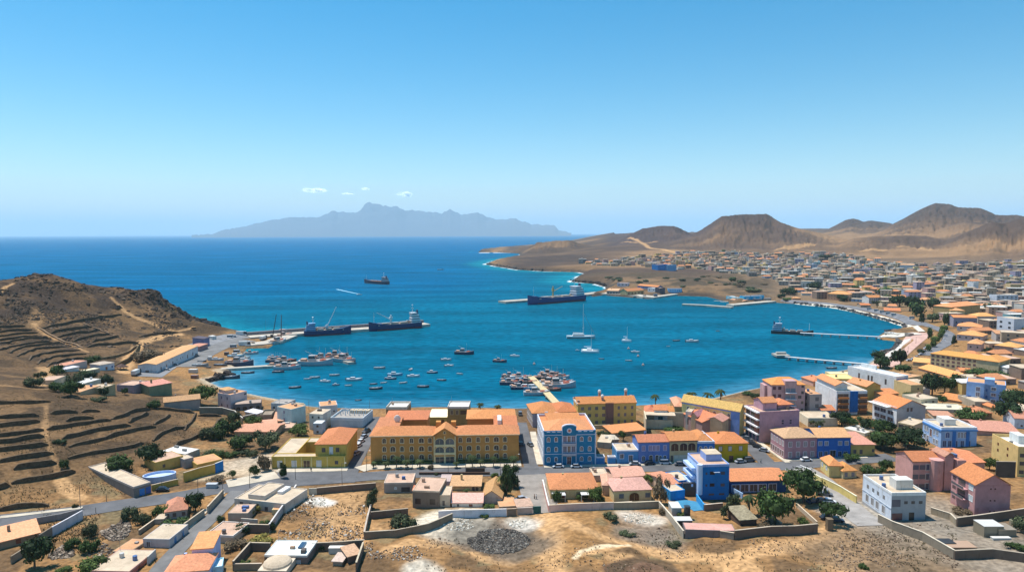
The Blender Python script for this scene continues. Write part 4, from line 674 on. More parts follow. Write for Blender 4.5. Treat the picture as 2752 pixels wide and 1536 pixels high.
S('T4', 650, 620, 815, 600, 520, 7, (.02, .26, .60), ('flat', FLATC), 'low bright blue annex at the left foot of the tower house', par=.25); S('T4', 745, 520, 900, 500, 400, 9, (.02, .22, .55), ('flat', FLATC), 'middle height blue annex leaning on the tower house', par=.3)
S('T4', 595, 545, 760, 520, 440, 12, (.6, .45, .33), ('gx', SALMON), 'rosy tile roofed cottage left of the blue annex', rh=1)
q = simple('T4', 0, 640, 430, 630, 505, 11, (.66, .52, .28), ('hip', (.70, .36, .26)), 'cream house with pink tile roof and a dark arched porch', F=[([.2, .9], [.55], 1.6, 1.5, None, (.1, .14, .18)), ], rh=2.0); q.wins('F', [.54], [.48], 3.2, 2.7, (.6, .46, .22), (.06, .03, .02), True, 'porch'); q.fin()
S('T3', 2225, 555, 2350, 560, 440, 10, (.6, .42, .3), ('hip', (.70, .36, .26)), 'narrow pink roofed wing left of the arched porch house', rh=1.2)
S('T4', 0, 400, 360, 380, 350, 10, (.55, .4, .3), ('gx', (.70, .36, .26)), 'rear pink tile roof with two eyebrow dormers along the street', rh=1.4)
S('T3', 2120, 400, 2290, 395, 340, 8, (.55, .45, .36), ('flat', FLATC), 'little flat roof with water tanks beside the street corner', par=.4)
q = simple('T3', 1625, 600, 2170, 590, 490, 15, (.66, .50, .24), ('hip', ORANGE), 'cream bungalow under one large square orange hip roof', F=[([.28], [.45], 1.4, 2.2, None, RED, False, 'door'), ([.6], [.5], 1.8, 1.4, None, (.3, .22, .12))], rh=2.6); q.part('pergola', FLATW, [(q.w * .02, -3, 2.3, q.w * .3, -.2, 2.45), (q.w * .62, -3, 2.3, q.w * .9, -.2, 2.45)] + [(q.w * u, -3, 0, q.w * u + .2, -2.8, 2.3) for u in (.02, .28, .62, .88)], 'paint'); q.fin()
S('T3', 840, 650, 1060, 655, 580, 13, (.55, .42, .34), ('gy', PALEO), 'tan house with a peach gable roof end on, beside the tall tree', F=[([.5], [.45], .1, .1, None)], rh=2.4)
S('T3', 475, 500, 820, 500, 450, 8, (.66, .52, .28), ('shed', PALEO), 'low wing with peach roof facing the inner yard', F=[([.76, .88], [.4], 1.0, 1.8, None, BW, True, 'door')], rh=.8)
S('T3', 490, 690, 840, 690, 640, 8, (.72, .66, .58), ('gx', (.72, .38, .28)), 'white house with a smooth salmon roof behind the long white wall', F=[([.62], [.4], 1.2, .8, None, RED), ([.2], [.4], .7, .8, None, BW)], rh=1.6)
S('T3', 345, 690, 470, 690, 560, 8, (.62, .48, .34), ('flat', FLATC), 'narrow flat roofed house left of the smooth salmon roof', F=[([.4], [.35], .8, 1.6, None, BW)], par=.25); S('T3', 350, 470, 470, 470, 400, 7, (.55, .44, .42), ('flat', (.5, .38, .34)), 'mauve grey flat roofed block between the two peach roofs', par=.2)
S('T3', 40, 700, 345, 700, 505, 12, (.22, .16, .12), ('flat', FLATP), 'brown two storey house with a rosy flat roof and shaded yard front', F=[([.2, .75], [.4], 1.8, 1.8, None, (.04, .03, .03))], par=.25, pcol=(.6, .46, .34))
S('T2', 2065, 530, 2395, 525, 420, 9, (.40, .32, .26), ('flat', FLATP), 'low rosy flat roofed house at the street corner by the vacant lot', F=[([.75], [.35], 3, 1.6, None, (.03, .04, .05)), ([.4], [.5], .6, .6, WHITE, FLATW, True)], par=.25, pcol=(.62, .5, .4)); S('T2', 2400, 640, 2500, 640, 500, 3, (.3, .18, .12), ('shed', (.5, .16, .1)), 'tiny red roofed porch hut against the brown house', 'porch_hut', 'shed', rh=.5)
S('T3', 1035, 720, 1240, 715, 700, 8, (.4, .3, .2), ('flat', PALEO), 'peach roofed garage beside the parked silver car', 'garage', 'garage', par=.15); S('T3', 1245, 730, 1415, 720, 690, 5, (.4, .32, .28), ('shed', FLATP), 'lean-to with patched pink and white roof beside the green gate', 'lean_to', 'shed', rh=.4)
q = simple('T4', 820, 1055, 1400, 1020, 950, ('z', 785, 870), (.22, .18, .17), ('flat', (.60, .32, .26)), 'long grey garage with a flat pink roof in the wasteland compound', 'garage', 'garage', par=.08); q.fin()
S('T4', 1450, 905, 1640, 900, 840, 8, (.12, .08, .06), ('shed', (.34, .27, .18)), 'thatched shack with sagging tan roof inside the walled yard', 'shack', 'shed', rh=.8, kind='stone')
# --- yellow corner building with courtyard, left of hotel
q = B('T2', 772, 248, 1620, 242, 122, 24, (.60, .40, .09), 'yellow L shaped building with courtyard and two storey wing', 'civic_building', 'building'); w, H = q.w, q.h
q.M = MB(); q.M.box(0, 0, -1, w, 4, H).box(0, 4, -1, 8, 24, H).box(8, 18, -1, w * .6, 24, H); c0 = w * .588
q.block(c0, 1, w + .2, 21, H + 4.6); q.flat(FLATC, .35, None, 0, 0, w, 4); q.flat(FLATC, .35, None, 0, 4, 8, 24); q.flat(FLATC, .35, None, 8, 18, c0, 24); q.roof('hip', ORANGE, 2.4, c0, 1, w + .2, 21, z=H + 4.6)
q.wins('F', [.11, .305, .64], [.42], 1.6, 2.2, (.7, .66, .58), (.6, .58, .55)); q.wins('F', [.475], [.4], 2.4, 2.6, (.66, .5, .2), (.12, .07, .04), name='door'); q.wins('F', [.88], [.5], 1.3, 1.4, None, BW)
q.wins('F', [.27, .73], [H + 2.4], 1.4, 1.7, None, BW, x0=c0, x1=w, y=1, zabs=True); q.part('pilaster', (.72, .58, .26), [(w * u, -.15, 0, w * u + .35, 0, H) for u in (.0, .175, .4, .535, .75, .985)]); q.part('shutter', (.7, .7, .7), [(c0 + w * .19, .8, H + .8, c0 + w * .24, 1, H + 3.6)]); q.fin()
# --- white terraced house complex lower left
q = simple('T2', 345, 695, 930, 765, 600, 13, (.58, .50, .42), ('flat', FLATC), 'cream terraced house with stepped flat roofs beside the sloping lane', F=[([.14], [.5], 1.3, 1.6, None, BW), ([.32, .46], [.6], .9, .9, None, BW), ([.63], [.3], 1.2, 1.3, None, BW)], par=.3); q.block(q.w * .22, 1.5, q.w * .55, 12.5, q.h + 1.2); q.flat(FLATC, .3, None, q.w * .22, 1.5, q.w * .55, 12.5, q.h + 1.2); q.part('skylight', (.7, .7, .7), [(q.w * .6, 7, q.h, q.w * .7, 12, q.h + 1)]); q.fin()
S('T2', 270, 855, 500, 858, 765, 7, (.42, .34, .27), ('flat', FLATP), 'small peach flat roofed outhouse in front of the cream terraced house', par=.15); S('T2', 775, 780, 890, 775, 725, 5, (.6, .48, .26), ('flat', PALEO), 'tiny tan cube beside the compound wall', 'outhouse', 'shed', par=.1)
S('T2', 15, 1090, 330, 1112, 1012, 9, (.50, .38, .28), ('flat', FLATP), 'flat roofed house with white rim on the right side of the lane', par=.35, pcol=(.7, .62, .55))
q = simple('T2', 690, 1350, 1180, 1345, 1250, 9, (.20, .15, .13), ('flat', (.72, .78, .76)), 'dark walled house with a white roof and solar panel', F=[([.3, .62, .8], [.3], .8, .8, (.6, .6, .6), (.5, .5, .5))], par=.25, pcol=(.62, .6, .56)); q.part('solar_panel', (.04, .08, .14), [(q.w * .66, 4, q.h + .3, q.w * .78, 7.5, q.h + .5)], 'glass'); q.fin()
S('T2', 690, 1400, 840, 1400, 1345, 4, (.4, .25, .18), ('shed', FLATP), 'peach lean-to at the left end of the white roofed house', 'lean_to', 'shed', rh=.4); S('T2', 1650, 1340, 1790, 1290, 1260, 5, (.16, .12, .1), ('shed', (.6, .36, .22)), 'tan roofed shed against the wall of the scrap yard', 'garden_shed', 'shed', rh=.6)
S('T2', 1475, 1365, 1580, 1365, 1310, 4, (.4, .3, .22), ('shed', FLATC), 'tiny cream hut standing alone in the scrap yard', 'hut', 'shed', rh=.3)
q = B('T2', 610, 1500, 940, 1490, 1420, 8, (.62, .52, .4), 'low cream vaulted roof at the very bottom of the picture', 'storehouse', 'house'); MB().ball((q.w / 2, 4, q.h), q.w / 2, 4, 1.6, n=16, half=True).obj('roof', mat(FLATC, 'flat'), q.o); q.fin()
# --- T1 lower left
S('T1', -40, 1190, 460, 1060, 1105, 9, (.30, .22, .15), ('shed', (.72, .33, .18)), 'tan house with an orange lean roof at the lower left edge', F=[([.5], [.5], 1.2, 1.3, None, RED)], rh=1.2)
q = simple('T1', 1540, 588, 1738, 528, 470, ('p', 870, 275), (.24, .19, .16), ('flat', FLATC), 'long grey brown warehouse with cream roof and blue gates', 'warehouse', 'building', F=[([.48], [.35], 3.0, 2.3, None, (.03, .22, .55), False, 'gate'), ([.86], [.36], 1.8, 2.3, None, (.02, .12, .38), False, 'gate')], par=.35, pcol=(.5, .42, .36)); q.fin()
S('T1', 1790, 290, 2110, 215, 185, 9, (.55, .36, .10), ('flat', FLATP), 'ochre house with pink flat roof inside the walled yard', F=[([.3], [.5], 1, 1.2, None, BW)], par=.2)
S('T1', 1862, 115, 2135, 190, 48, 7, (.36, .32, .26), ('flat', FLATW), 'grey house with a clean white flat roof behind the ochre house', par=.12); S('T1', 2270, 275, 2560, 215, 205, 9, (.60, .38, .10), ('flat', PALEO), 'ochre house with peach roof beside the blue gate', par=.1)
S('T1', 2120, 250, 2230, 225, 150, 6, (.3, .27, .26), ('flat', FLATC), 'small grey annex between the white and the peach flat roofs', par=.2)
q = B('T1', 1830, 400, 1850, 398, 330, 5, (.45, .55, .75), 'oval white walled roof terrace with blue base', 'roof_terrace', 'building'); q.M = MB(); n = 20; zz = q.h
q.M.loft([[(5.4 * math.cos(i * 2 * math.pi / n) * f, 3.4 * math.sin(i * 2 * math.pi / n) * f + 2, z) for i in range(n)] for f, z in ((1, -1), (1, zz), (.93, zz), (.93, zz - .8), (.01, zz - .8))]); q.fin()
S('T1', 1905, 840, 2150, 805, 750, 9, (.42, .36, .32), ('hip', SALMON), 'house with a faded red hip roof between the bushes', F=[([.1, .42, .85], [.5], 1, 1.2, None, BW)], rh=2.2)
S('T1', 1775, 890, 1890, 885, 835, 5, (.4, .33, .26), ('flat', FLATC), 'little flat cream roof left of the faded red roof', par=.1)
S('T1', 1648, 1152, 1952, 1162, 1057, 10, (.50, .46, .44), ('flat', FLATC), 'whitewashed flat roofed house beside the sloping lane', F=[([.2], [.4], 1, 1.4, (.5, .5, .5), BW)], Rr=[([.3, .7], [.4], 1.2, 1.9, None, (.05, .2, .4), False, 'door')], par=.12)
S('T1', 1295, 1240, 1490, 1252, 1205, 8, (.42, .3, .2), ('flat', PALEO), 'low peach flat roof partly ruined next to the whitewashed house', par=.05)
S('T1', 1042, 1500, 1490, 1510, 1425, 12, (.42, .16, .12), ('flat', FLATC), 'brick red house with a large cream flat roof at the bottom edge', Rr=[([.35, .7], [.4], 1.1, 1.6, None, RED)], par=.15, pcol=(.5, .3, .24))
q = simple('T1', 1905, 1640, 2400, 1580, 1450, 9, (.50, .58, .80), ('hip', (.74, .30, .14)), 'light blue house with orange ribbed hip roof at the bottom edge', rh=2.4, Rr=[([.4], [.5], 1.2, 1.2, (.3, .5, .8), (.05, .12, .25), True)]); q.fin(); S('T1', 2215, 1440, 2455, 1420, 1175, 8, (.50, .56, .80), ('shed', (.74, .32, .16)), 'taller light blue house with orange mono roof behind the ribbed hip roof', rh=1)
S('T1', 2440, 1500, 2560, 1480, 1400, 5, (.45, .7, .8), ('flat', (.6, .76, .8)), 'white and turquoise terrace beside the ribbed hip roof', 'roof_terrace', 'building', par=.4)
# --- harbour village, left
q = simple('U1', 1800, 437, 2278, 232, 338, ('p', 1615, 415), (.62, .60, .60), ('gx', PALEO), 'long white harbour warehouse with a pale orange roof', 'warehouse', 'building', F=[([.1, .22, .36, .72, .86], [.4], 1.6, 2.6, None, (.14, .12, .14), False, 'door'), ([.46, .54, .6], [.55], .9, .9, None, BW)], L=[([.5], [.4], 2.2, 1.4, None, (.2, .14, .12))], rh=1.0); q.fin()
S('U1', 2292, 190, 2392, 155, 132, 9, (.34, .2, .2), ('hip', (.70, .33, .2)), 'small brick house with orange roof at the end of the warehouse', rh=1); S('U1', 2345, 135, 2412, 115, 45, 9, (.18, .19, .32), ('shed', (.1, .09, .1)), 'dark blue shed with black roof by the quay', 'garden_shed', 'shed', rh=1)
S('U1', 2440, 55, 2490, 50, 15, 6, (.6, .58, .54), ('flat', FLATW), 'white hut beside the dark blue quay shed', 'hut', 'shed', par=.1)
S('U1', 1545, 672, 1715, 658, 585, 10, (.36, .28, .30), ('flat', FLATP), 'mauve flat roofed house beside the green walled house', L=[([.3, .6], [.5], 1, 2, None, RED, False, 'door')], par=.4); S('U1', 1722, 695, 1980, 692, 592, 10, (.24, .26, .15), ('shed', SALMON), 'green walled house with a salmon roof near the quay road', rh=.8)
S('U1', 1890, 845, 2305, 862, 775, 9, (.34, .29, .26), ('gx', PALEO), 'grey stone house with a pale orange roof above the terraced fields', rh=1.6)
S('U1', 757, 388, 1005, 382, 350, 8, (.60, .44, .38), ('flat', SALMON), 'pink low house in the hamlet under the hill', F=[([.25], [.4], 1, 1.2, None, BW)], par=.1); S('U1', 1150, 405, 1318, 398, 345, 10, (.66, .68, .72), ('hip', FLATC), 'white hamlet house with a blue end wall', F=[([.45], [.4], 1.2, 2, None, (.3, .1, .05)), ([.85], [.5], 1, 1, None, (.03, .1, .3))], rh=1)
S('U1', 735, 420, 912, 412, 398, 5, (.6, .58, .54), ('shed', FLATW), 'thin white canopy roof in front of the pink hamlet house', 'canopy', 'canopy', rh=.2); S('U1', 920, 612, 1165, 605, 572, 10, (.62, .56, .42), ('flat', FLATW), 'long hamlet house with a whitish flat roof among bushes', par=.15)
S('U1', 925, 690, 1165, 672, 655, 8, (.5, .36, .22), ('flat', PALEO), 'peach flat roof directly in front of the whitish hamlet roof', par=.1); S('U1', 1185, 692, 1332, 690, 615, 9, (.40, .32, .18), ('flat', FLATC), 'tan box house at the edge of the hamlet square', par=.3)
S('U1', 625, 585, 765, 580, 520, 8, (.5, .4, .28), ('flat', FLATP), 'small tan house at the left end of the hamlet', par=.2); S('U1', 972, 432, 1150, 428, 415, 5, (.5, .42, .3), ('flat', CREAM), 'low cream shed below the white hamlet house', 'garden_shed', 'shed', par=.05)
q = B('U1', 1385, 405, 1465, 403, 385, 6, (.3, .22, .14), 'open hut with a dark thatched roof at the hamlet square', 'thatched_hut', 'hut'); q.M = MB(); [q.M.box(x, y, -.5, x + .25, y + .25, 2.4) for x in (0, q.w - .3) for y in (0, 5.7)]; q.roof('hip', (.13, .09, .06), 1.8, z=2.3, ov=.8, kind='stone'); q.fin()
# --- U2 between hamlet and hotel
S('U2', 300, 848, 490, 808, 692, ('p', 155, 812), (.58, .48, .48), ('flat', PALEO), 'pinkish two storey house with a peach flat roof at the beach end', F=[([.9], [.85], 1.6, .8, None, BW)], L=[([.3, .75], [.75, .25], 1, 1.5, None, (.2, .16, .2))], par=.3)
S('U2', 170, 800, 250, 830, 615, 5, (.60, .5, .48), ('hip', PALEO), 'slender pinkish stair tower behind the beach end house', rh=.7); S('U2', 350, 868, 650, 855, 800, 8, (.22, .18, .17), ('flat', (.4, .3, .24)), 'low dark arcaded building at the foot of the beach end house', F=[(4, [.4], 1.8, 1.6, None, (.03, .03, .03), True, 'arch')], par=.2)
S('U2', 766, 895, 935, 905, 785, 9, (.46, .47, .46), ('flat', FLATG), 'grey cube house with a round window near the beach', F=[([.2], [.6], 1.2, 1.2, None, BW, True), ([.65], [.6], 1.4, 1.2, None, RED)], par=.3)
S('U2', 1000, 1040, 1165, 990, 855, ('p', 938, 985), (.42, .58, .58), ('flat', PALEO), 'pale turquoise house with a peach slab roof', L=[([.5], [.75, .3], .9, 1.3, None, (.2, .2, .3))], par=.08)
S('U2', 1207, 1085, 1362, 1090, 905, 9, (.60, .56, .48), ('flat', FLATC), 'whitish cube house with two dark windows', F=[([.25, .7], [.8], .8, 1, None, BW)], par=.15); S('U2', 1330, 985, 1530, 965, 818, 9, (.56, .52, .5), ('flat', PALEO), 'rear white house with a peach slab roof close to the beach', F=[([.8], [.6], .8, .8, None, BW)], par=.08)
S('U2', 1250, 1135, 1350, 1135, 1015, 5, (.5, .56, .6), ('flat', FLATW), 'small bluish white tower house in front of the whitish cube', F=[([.5], [.75, .2], 1, 1, None, BW)], par=.1)
q = simple('U2', 1450, 1055, 1820, 1062, 968, 15, (.52, .60, .64), ('flat', FLATG), 'unfinished pale blue building with bare columns on its roof', par=1.0, pcol=(.66, .72, .75)); [q.M.box(x, y, q.h, x + .3, y + .3, q.h + 2) for x in g_(6, 1, q.w - 1) for y in (7, 10, 13)]; q.block(q.w * .35, 11, q.w * .95, 14.5, q.h + 1.5, m=mat(TAN)); q.fin()
S('U2', 350, 1165, 800, 1178, 1108, 13, (.40, .31, .2), ('gx', (.70, .36, .22)), 'long tan house with an orange roof above the bush thicket', F=[([.35], [.4], 1.2, 1, None, BW)], rh=1.0); S('U2', 640, 1078, 830, 1062, 1045, 10, (.4, .25, .15), ('gx', (.70, .33, .2)), 'small orange roof just above the long tan house', rh=1.0)
S('U2', 790, 1030, 935, 1020, 990, 14, (.5, .36, .24), ('shed', (.70, .38, .24)), 'peach roof leaning against the pale turquoise house', rh=.8); S('U2', 835, 1105, 1005, 1100, 1070, 10, (.42, .32, .22), ('flat', FLATP), 'brownish flat roof right of the long tan house', par=.1); S('U2', 640, 990, 770, 985, 935, 10, (.3, .24, .18), ('flat', (.3, .24, .18)), 'roofless brown shell of a house behind the orange roofs', par=.8)
S('U2', 600, 960, 690, 930, 905, 7, (.6, .56, .5), ('shed', FLATW), 'small white arched roof at the bend of the stone wall', rh=.6)
S('U3', 215, 400, 530, 402, 272, 11, (.40, .24, .12), ('flat', FLATW), 'brown house with white roof terrace behind the left wing of the ochre building', par=1.0, pcol=(.62, .55, .45))
S('U3', 850, 530, 1155, 530, 405, 15, (.42, .33, .10), ('flat', (.78, .70, .52)), 'olive house with cream flat roof behind the centre of the ochre building', F=[([.75], [.5], 1.6, 1.8, None, (.14, .07, .04))], par=.1)
q = simple('U3', 1160, 530, 1485, 530, 262, 11, (.36, .26, .10), ('flat', FLATW), 'taller olive house with white roof terrace near the two beach palms', F=[([.2, .45], [.76], 1.0, 1.9, (.5, .45, .3), BW), ([.75], [.76], 3, 1.8, None, (.07, .05, .04), False, 'loggia')], par=.7, pcol=(.62, .56, .48)); q.fin()
# --- far right shore
q = simple('V8', 1650, 385, 2335, 445, 252, 14, (.58, .47, .27), ('hip', (.60, .26, .09)), 'very long beige four storey block with an orange roof by the promenade', 'apartment_block', 'building', F=[(13, [.82, .5, .17], 1.7, 1.5, None, (.14, .09, .1))], rh=2.0); q.block(q.w - 12, -2, q.w, 16, q.h + .3); q.roof('hip', (.62, .26, .08), 2.6, q.w - 12, -2, q.w, 16, z=q.h + .3); q.roof('hip', ORANGE, 2.6, q.w * .35, 8, q.w * .62, 16, z=q.h + .4); q.fin()
S('V8', 1535, 425, 1870, 500, 395, 14, (.45, .3, .2), ('gx', (.74, .33, .12)), 'long low orange roof in front of the beige block', rh=2.2); S('V8', 1480, 370, 1700, 380, 335, 14, (.5, .36, .24), ('gx', (.72, .33, .14)), 'orange roof left of the beige block beside the parked cars', rh=2); S('V8', 1950, 470, 2060, 470, 425, 9, (.5, .4, .3), ('gx', ORANGE), 'small orange roof at the foot of the beige block', rh=1.2)
S('V8', 1405, 560, 1560, 530, 500, 12, (.6, .48, .26), ('flat', PALEO), 'peach flat roof right of the white block with blue mural', par=.2); S('V8', 850, 440, 1080, 450, 410, 10, (.6, .36, .24), ('hip', (.66, .36, .24)), 'pink orange roof at the root of the second pier', rh=1.6); S('V8', 2340, 525, 2440, 520, 490, 9, (.5, .42, .34), ('flat', FLATW), 'white flat roof behind the light blue block', par=.1); S('V8', 2030, 530, 2160, 525, 490, 9, (.55, .45, .34), ('flat', FLATC), 'cream flat roof left behind the light blue block', par=.1)
FR = [('V6', 2165, 1385, 2480, 1400, 1265, 13, (.56, .32, .24), 'hip', 'salmon house with two small hip towers above the beige block', [(3, [.5], 1.2, 1.2, None, BW, True)], 2.4), ('V6', 1790, 1350, 1980, 1355, 1240, 15, (.58, .42, .38), 'hip', 'pink house with orange hip roof behind the beige block', [(2, [.6], 1, 1.2, None)], 2.4),
 ('V6', 1645, 1200, 2000, 1215, 1115, 16, (.50, .44, .44), 'hip', 'lilac grey villa with wide hip roof by the avenue', [(4, [.6], 1.2, 1.3, None)], 3.0), ('V6', 1650, 1070, 1985, 1080, 1000, 16, (.62, .56, .54), 'hip', 'whitish villa with wide hip roof by the avenue, the one farther back', [(3, [.6], 1.2, 1.3, None)], 3.0),
 ('V6', 1600, 1015, 1925, 1010, 885, 13, (.30, .28, .34), 'gx', 'slate grey house with an orange roof beside the park', [(4, [.5], 1, 1.5, None)], 1.6), ('V6', 1935, 975, 2190, 965, 870, 13, (.60, .52, .44), 'hip', 'cream house with double orange roof right of the slate grey house', [(3, [.6], 1, 1.3, None)], 2.6),
 ('V6', 1565, 895, 1965, 860, 745, 17, (.46, .32, .14), 'hip', 'large brown ochre block with a broad orange roof beside the park', [(5, [.75, .4], 1.2, 1.2, None, (.3, .2, .1))], 3.0), ('V6', 1440, 860, 1560, 900, 745, 12, (.66, .50, .24), 'hip', 'yellow wing on the left of the large brown ochre block', [(2, [.7, .3], 1.2, 1.5, None)], 2.0),
 ('V6', 2195, 1065, 2430, 1095, 880, 13, (.56, .60, .66), 'flat', 'white modern house with blue grey recess near the right edge', [(2, [.7, .35], 2.4, 1.8, None)], 0), ('V6', 2190, 1215, 2480, 1210, 1110, 12, (.45, .42, .40), 'shed', 'house with stepped orange shed roofs and white gable near the right edge', [(3, [.5], 1.6, 1, None)], 1.4),
 ('V6', 2045, 800, 2300, 795, 725, 12, (.58, .38, .18), 'hip', 'ochre house with orange roof above the dark trees at right', [(2, [.6], 1, 1.2, None)], 2.0), ('V6', 2400, 800, 2720, 810, 665, 12, (.62, .50, .42), 'flat', 'pale pink block with a grid of small dark windows at the right edge', [(4, [.82, .5, .2], 1.4, 1.5, None)], 0),
 ('V6', 2195, 695, 2490, 690, 585, 13, (.52, .56, .62), 'flat', 'white block with stepped balconies near the right edge', [(5, [.8, .5, .2], 2, 1.3, None)], 0), ('V6', 1875, 520, 1945, 515, 405, 9, (.70, .70, .70), 'flat', 'slim white tower house on the slope at right', [], 0), ('V6', 2385, 520, 2700, 520, 430, 14, (.56, .42, .22), 'flat', 'tan block with an orange rim high on the right slope', [(5, [.5], 1, 1.4, None)], 0),
 ('V6', 435, 695, 618, 692, 612, 15, (.60, .60, .58), 'gx', 'white three storey facade with orange roof along the harbour road', [(6, [.75, .45, .15], 1.4, 1.2, None)], 2.4), ('V5', 2072, 805, 2440, 830, 695, 20, (.62, .34, .20), 'hip', 'large orange walled office block at the harbour bend', [(7, [.7, .3], 1.8, 1.2, None, (.35, .15, .1))], 3.4), ('V6', 650, 815, 875, 812, 790, 14, (.45, .3, .2), 'gx', 'low orange roof next to the coastal road', [], 2.6),
 ('V6', 325, 752, 460, 750, 715, 12, (.4, .3, .22), 'gx', 'peach roof beside the coastal road', [], 1.6), ('V6', 725, 640, 960, 640, 605, 13, (.5, .36, .26), 'gx', 'pair of long orange roofs behind the park, the left one', [], 2.6), ('V6', 860, 665, 1005, 660, 630, 10, (.55, .42, .3), 'gx', 'orange roof tucked in front of the long pair behind the park', [], 2.0),
 ('V6', 1145, 665, 1320, 670, 640, 12, (.5, .33, .22), 'hip', 'orange hip roof above the park beside the white cube', [], 2.6), ('V6', 1060, 720, 1210, 722, 665, 9, (.66, .70, .74), 'flat', 'white cube with a green side in the park', [([.2], [.5], 3, 2.4, None, (.03, .12, .09))], 0), ('V6', 1110, 500, 1360, 470, 440, 12, (.28, .30, .34), 'gx', 'long blue grey school like building with salmon roof end', [(8, [.5], 1.2, 2, None)], 1.6),
 ('V6', 1095, 350, 1200, 352, 275, 12, (.66, .56, .34), 'flat', 'pale yellow block with small windows on the slope', [(3, [.7, .35], 1.2, 1.2, None)], 0), ('V6', 1200, 350, 1300, 350, 285, 12, (.36, .26, .2), 'gx', 'brown house joined to the pale yellow block on the slope', [], 1.2), ('V6', 1715, 300, 1885, 320, 245, 14, (.56, .40, .32), 'flat', 'pinkish house with one tall dark opening on the slope', [([.6], [.5], 1.6, 4, None, RED)], 0), ('V6', 1990, 355, 2110, 355, 290, 12, (.46, .34, .3), 'flat', 'rosy cube house with red doorway on the right slope', [([.5], [.5], 2, 4, None, RED)], 0),
 ('V6', 1115, 250, 1060, 250, 190, 12, (.66, .5, .22), 'flat', 'sand yellow cube near the hill foot', [], 0), ('V6', 860, 235, 1050, 240, 160, 16, (.54, .56, .58), 'shed', 'long white hall with sloping roof near the hill foot', [], 1.5), ('V6', 245, 270, 460, 275, 220, 14, (.56, .44, .46), 'flat', 'pale pink long house high in the town', [(3, [.5], 3, 1.4, None)], 0), ('V6', 455, 268, 590, 270, 212, 12, (.36, .28, .44), 'flat', 'lilac house right of the pale pink long house', [], 0),
 ('V6', 2270, 215, 2340, 218, 160, 12, (.60, .46, .5), 'flat', 'pink cube at the upper right slope', [], 0), ('V6', 2340, 215, 2500, 215, 165, 12, (.32, .25, .36), 'flat', 'dull violet house beside the pink cube', [], 0), ('V6', 155, 150, 262, 155, 95, 12, (.50, .66, .62), 'flat', 'tall pale green house at the upper edge of the town', [], 0),
 ('C3', 505, 885, 615, 888, 822, 14, (.03, .22, .55), 'flat', 'bright blue block on the bluff, the left one', [(4, [.5], 1.6, 3, None, (.06, .3, .65))], 0), ('C3', 620, 890, 720, 888, 828, 14, (.16, .38, .62), 'flat', 'paler blue block on the bluff, the right one', [(4, [.5], 1.6, 3, None, (.05, .15, .4))], 0), ('C3', 2295, 760, 2385, 762, 698, 14, (.42, .36, .36), 'flat', 'dark tall house with pale side at the top of the town', [], 0), ('C3', 2235, 832, 2290, 832, 760, 12, (.66, .5, .42), 'flat', 'tall peach slab in the upper town', [], 0),
 ('V4', 1650, 483, 1840, 462, 440, 14, (.48, .36, .18), 'gx', 'port terminal with orange roof and dark arches on the far quay', [(5, [.4], 2.4, 3, None, RED, True)], 3.4), ('V4', 1415, 470, 1545, 480, 430, 16, (.28, .26, .24), 'shed', 'grey port hall with white edged roof on the far quay', [(4, [.4], 2.6, 3, None, BW)], 2.0), ('V4', 1770, 400, 1995, 405, 372, 12, (.16, .22, .42), 'gx', 'blue walled port office with orange roof behind the terminal', [(5, [.5], 1.4, 1.4, None)], 2.2), ('V4', 1535, 378, 1660, 380, 345, 11, (.60, .56, .60), 'flat', 'white port house above the grey hall', [(3, [.5], 2, 1.4, None)], 0),
 ('V4', 1885, 445, 2025, 455, 400, 9, (.66, .68, .70), 'flat', 'white harbour office beside the dark shed', [(3, [.6], 1.6, 1.4, None)], 0), ('V4', 2028, 465, 2085, 466, 405, 10, (.07, .07, .09), 'flat', 'dark shed on the far quay', [], 0), ('V4', 2125, 448, 2280, 448, 412, 9, (.12, .36, .62), 'flat', 'small bright blue port building with white roof', [(6, [.5], 1.2, 1.6, None, (.6, .65, .7))], 0),
 ('V5', 330, 790, 640, 800, 745, 9, (.14, .44, .56), 'flat', 'left half of the turquoise painted boat hall', [(4, [.5], 4, 2.6, None, (.5, .6, .6))], 0), ('V5', 640, 800, 985, 800, 750, 9, (.04, .40, .66), 'flat', 'right half of the boat hall painted sea blue', [(3, [.5], 4, 2.6, None, (.4, .6, .7))], 0), ('V5', 380, 830, 620, 835, 800, 8, (.36, .25, .17), 'shed', 'brown shed with orange tan roof on the inner jetty', [], 1.2), ('V5', 1640, 730, 1960, 735, 690, 10, (.5, .5, .46), 'shed', 'long pale roof under the trees at the harbour road', [], 1.0),
 ('V5', 1485, 800, 1620, 800, 775, 8, (.5, .22, .12), 'hip', 'small orange kiosk by the water in the harbour corner', [], 1.2), ('V6', 650, 1140, 830, 1145, 1090, 6, (.55, .5, .44), 'flat', 'pier pavilion with a white slab roof', [(4, [.4], 1.8, 1.8, None)], 0), ('V6', 928, 1150, 985, 1152, 1105, 5, (.3, .26, .22), 'flat', 'small brown kiosk on the pier plaza', [], 0)]
for t, a, b_, c, d_, e, f_, wl, st, lb, Fs, rh in FR:
    if a > c: a, c = c, a
    big = 'block' in lb or 'hall' in lb or 'office' in lb
    rc = {'flat': random.Random(lb).choice([FLATC, FLATP, FLATW, FLATG]), 'gx': ORANGE, 'hip': (.70, .32, .14), 'shed': PALEO}[st]
    S(t, a, b_, c, d_, e, f_, wl, (st, rc), lb, 'apartment_block' if 'block' in lb else 'house', 'building' if big else 'house', F=[x for x in Fs], rh=rh or 1, par=.5)
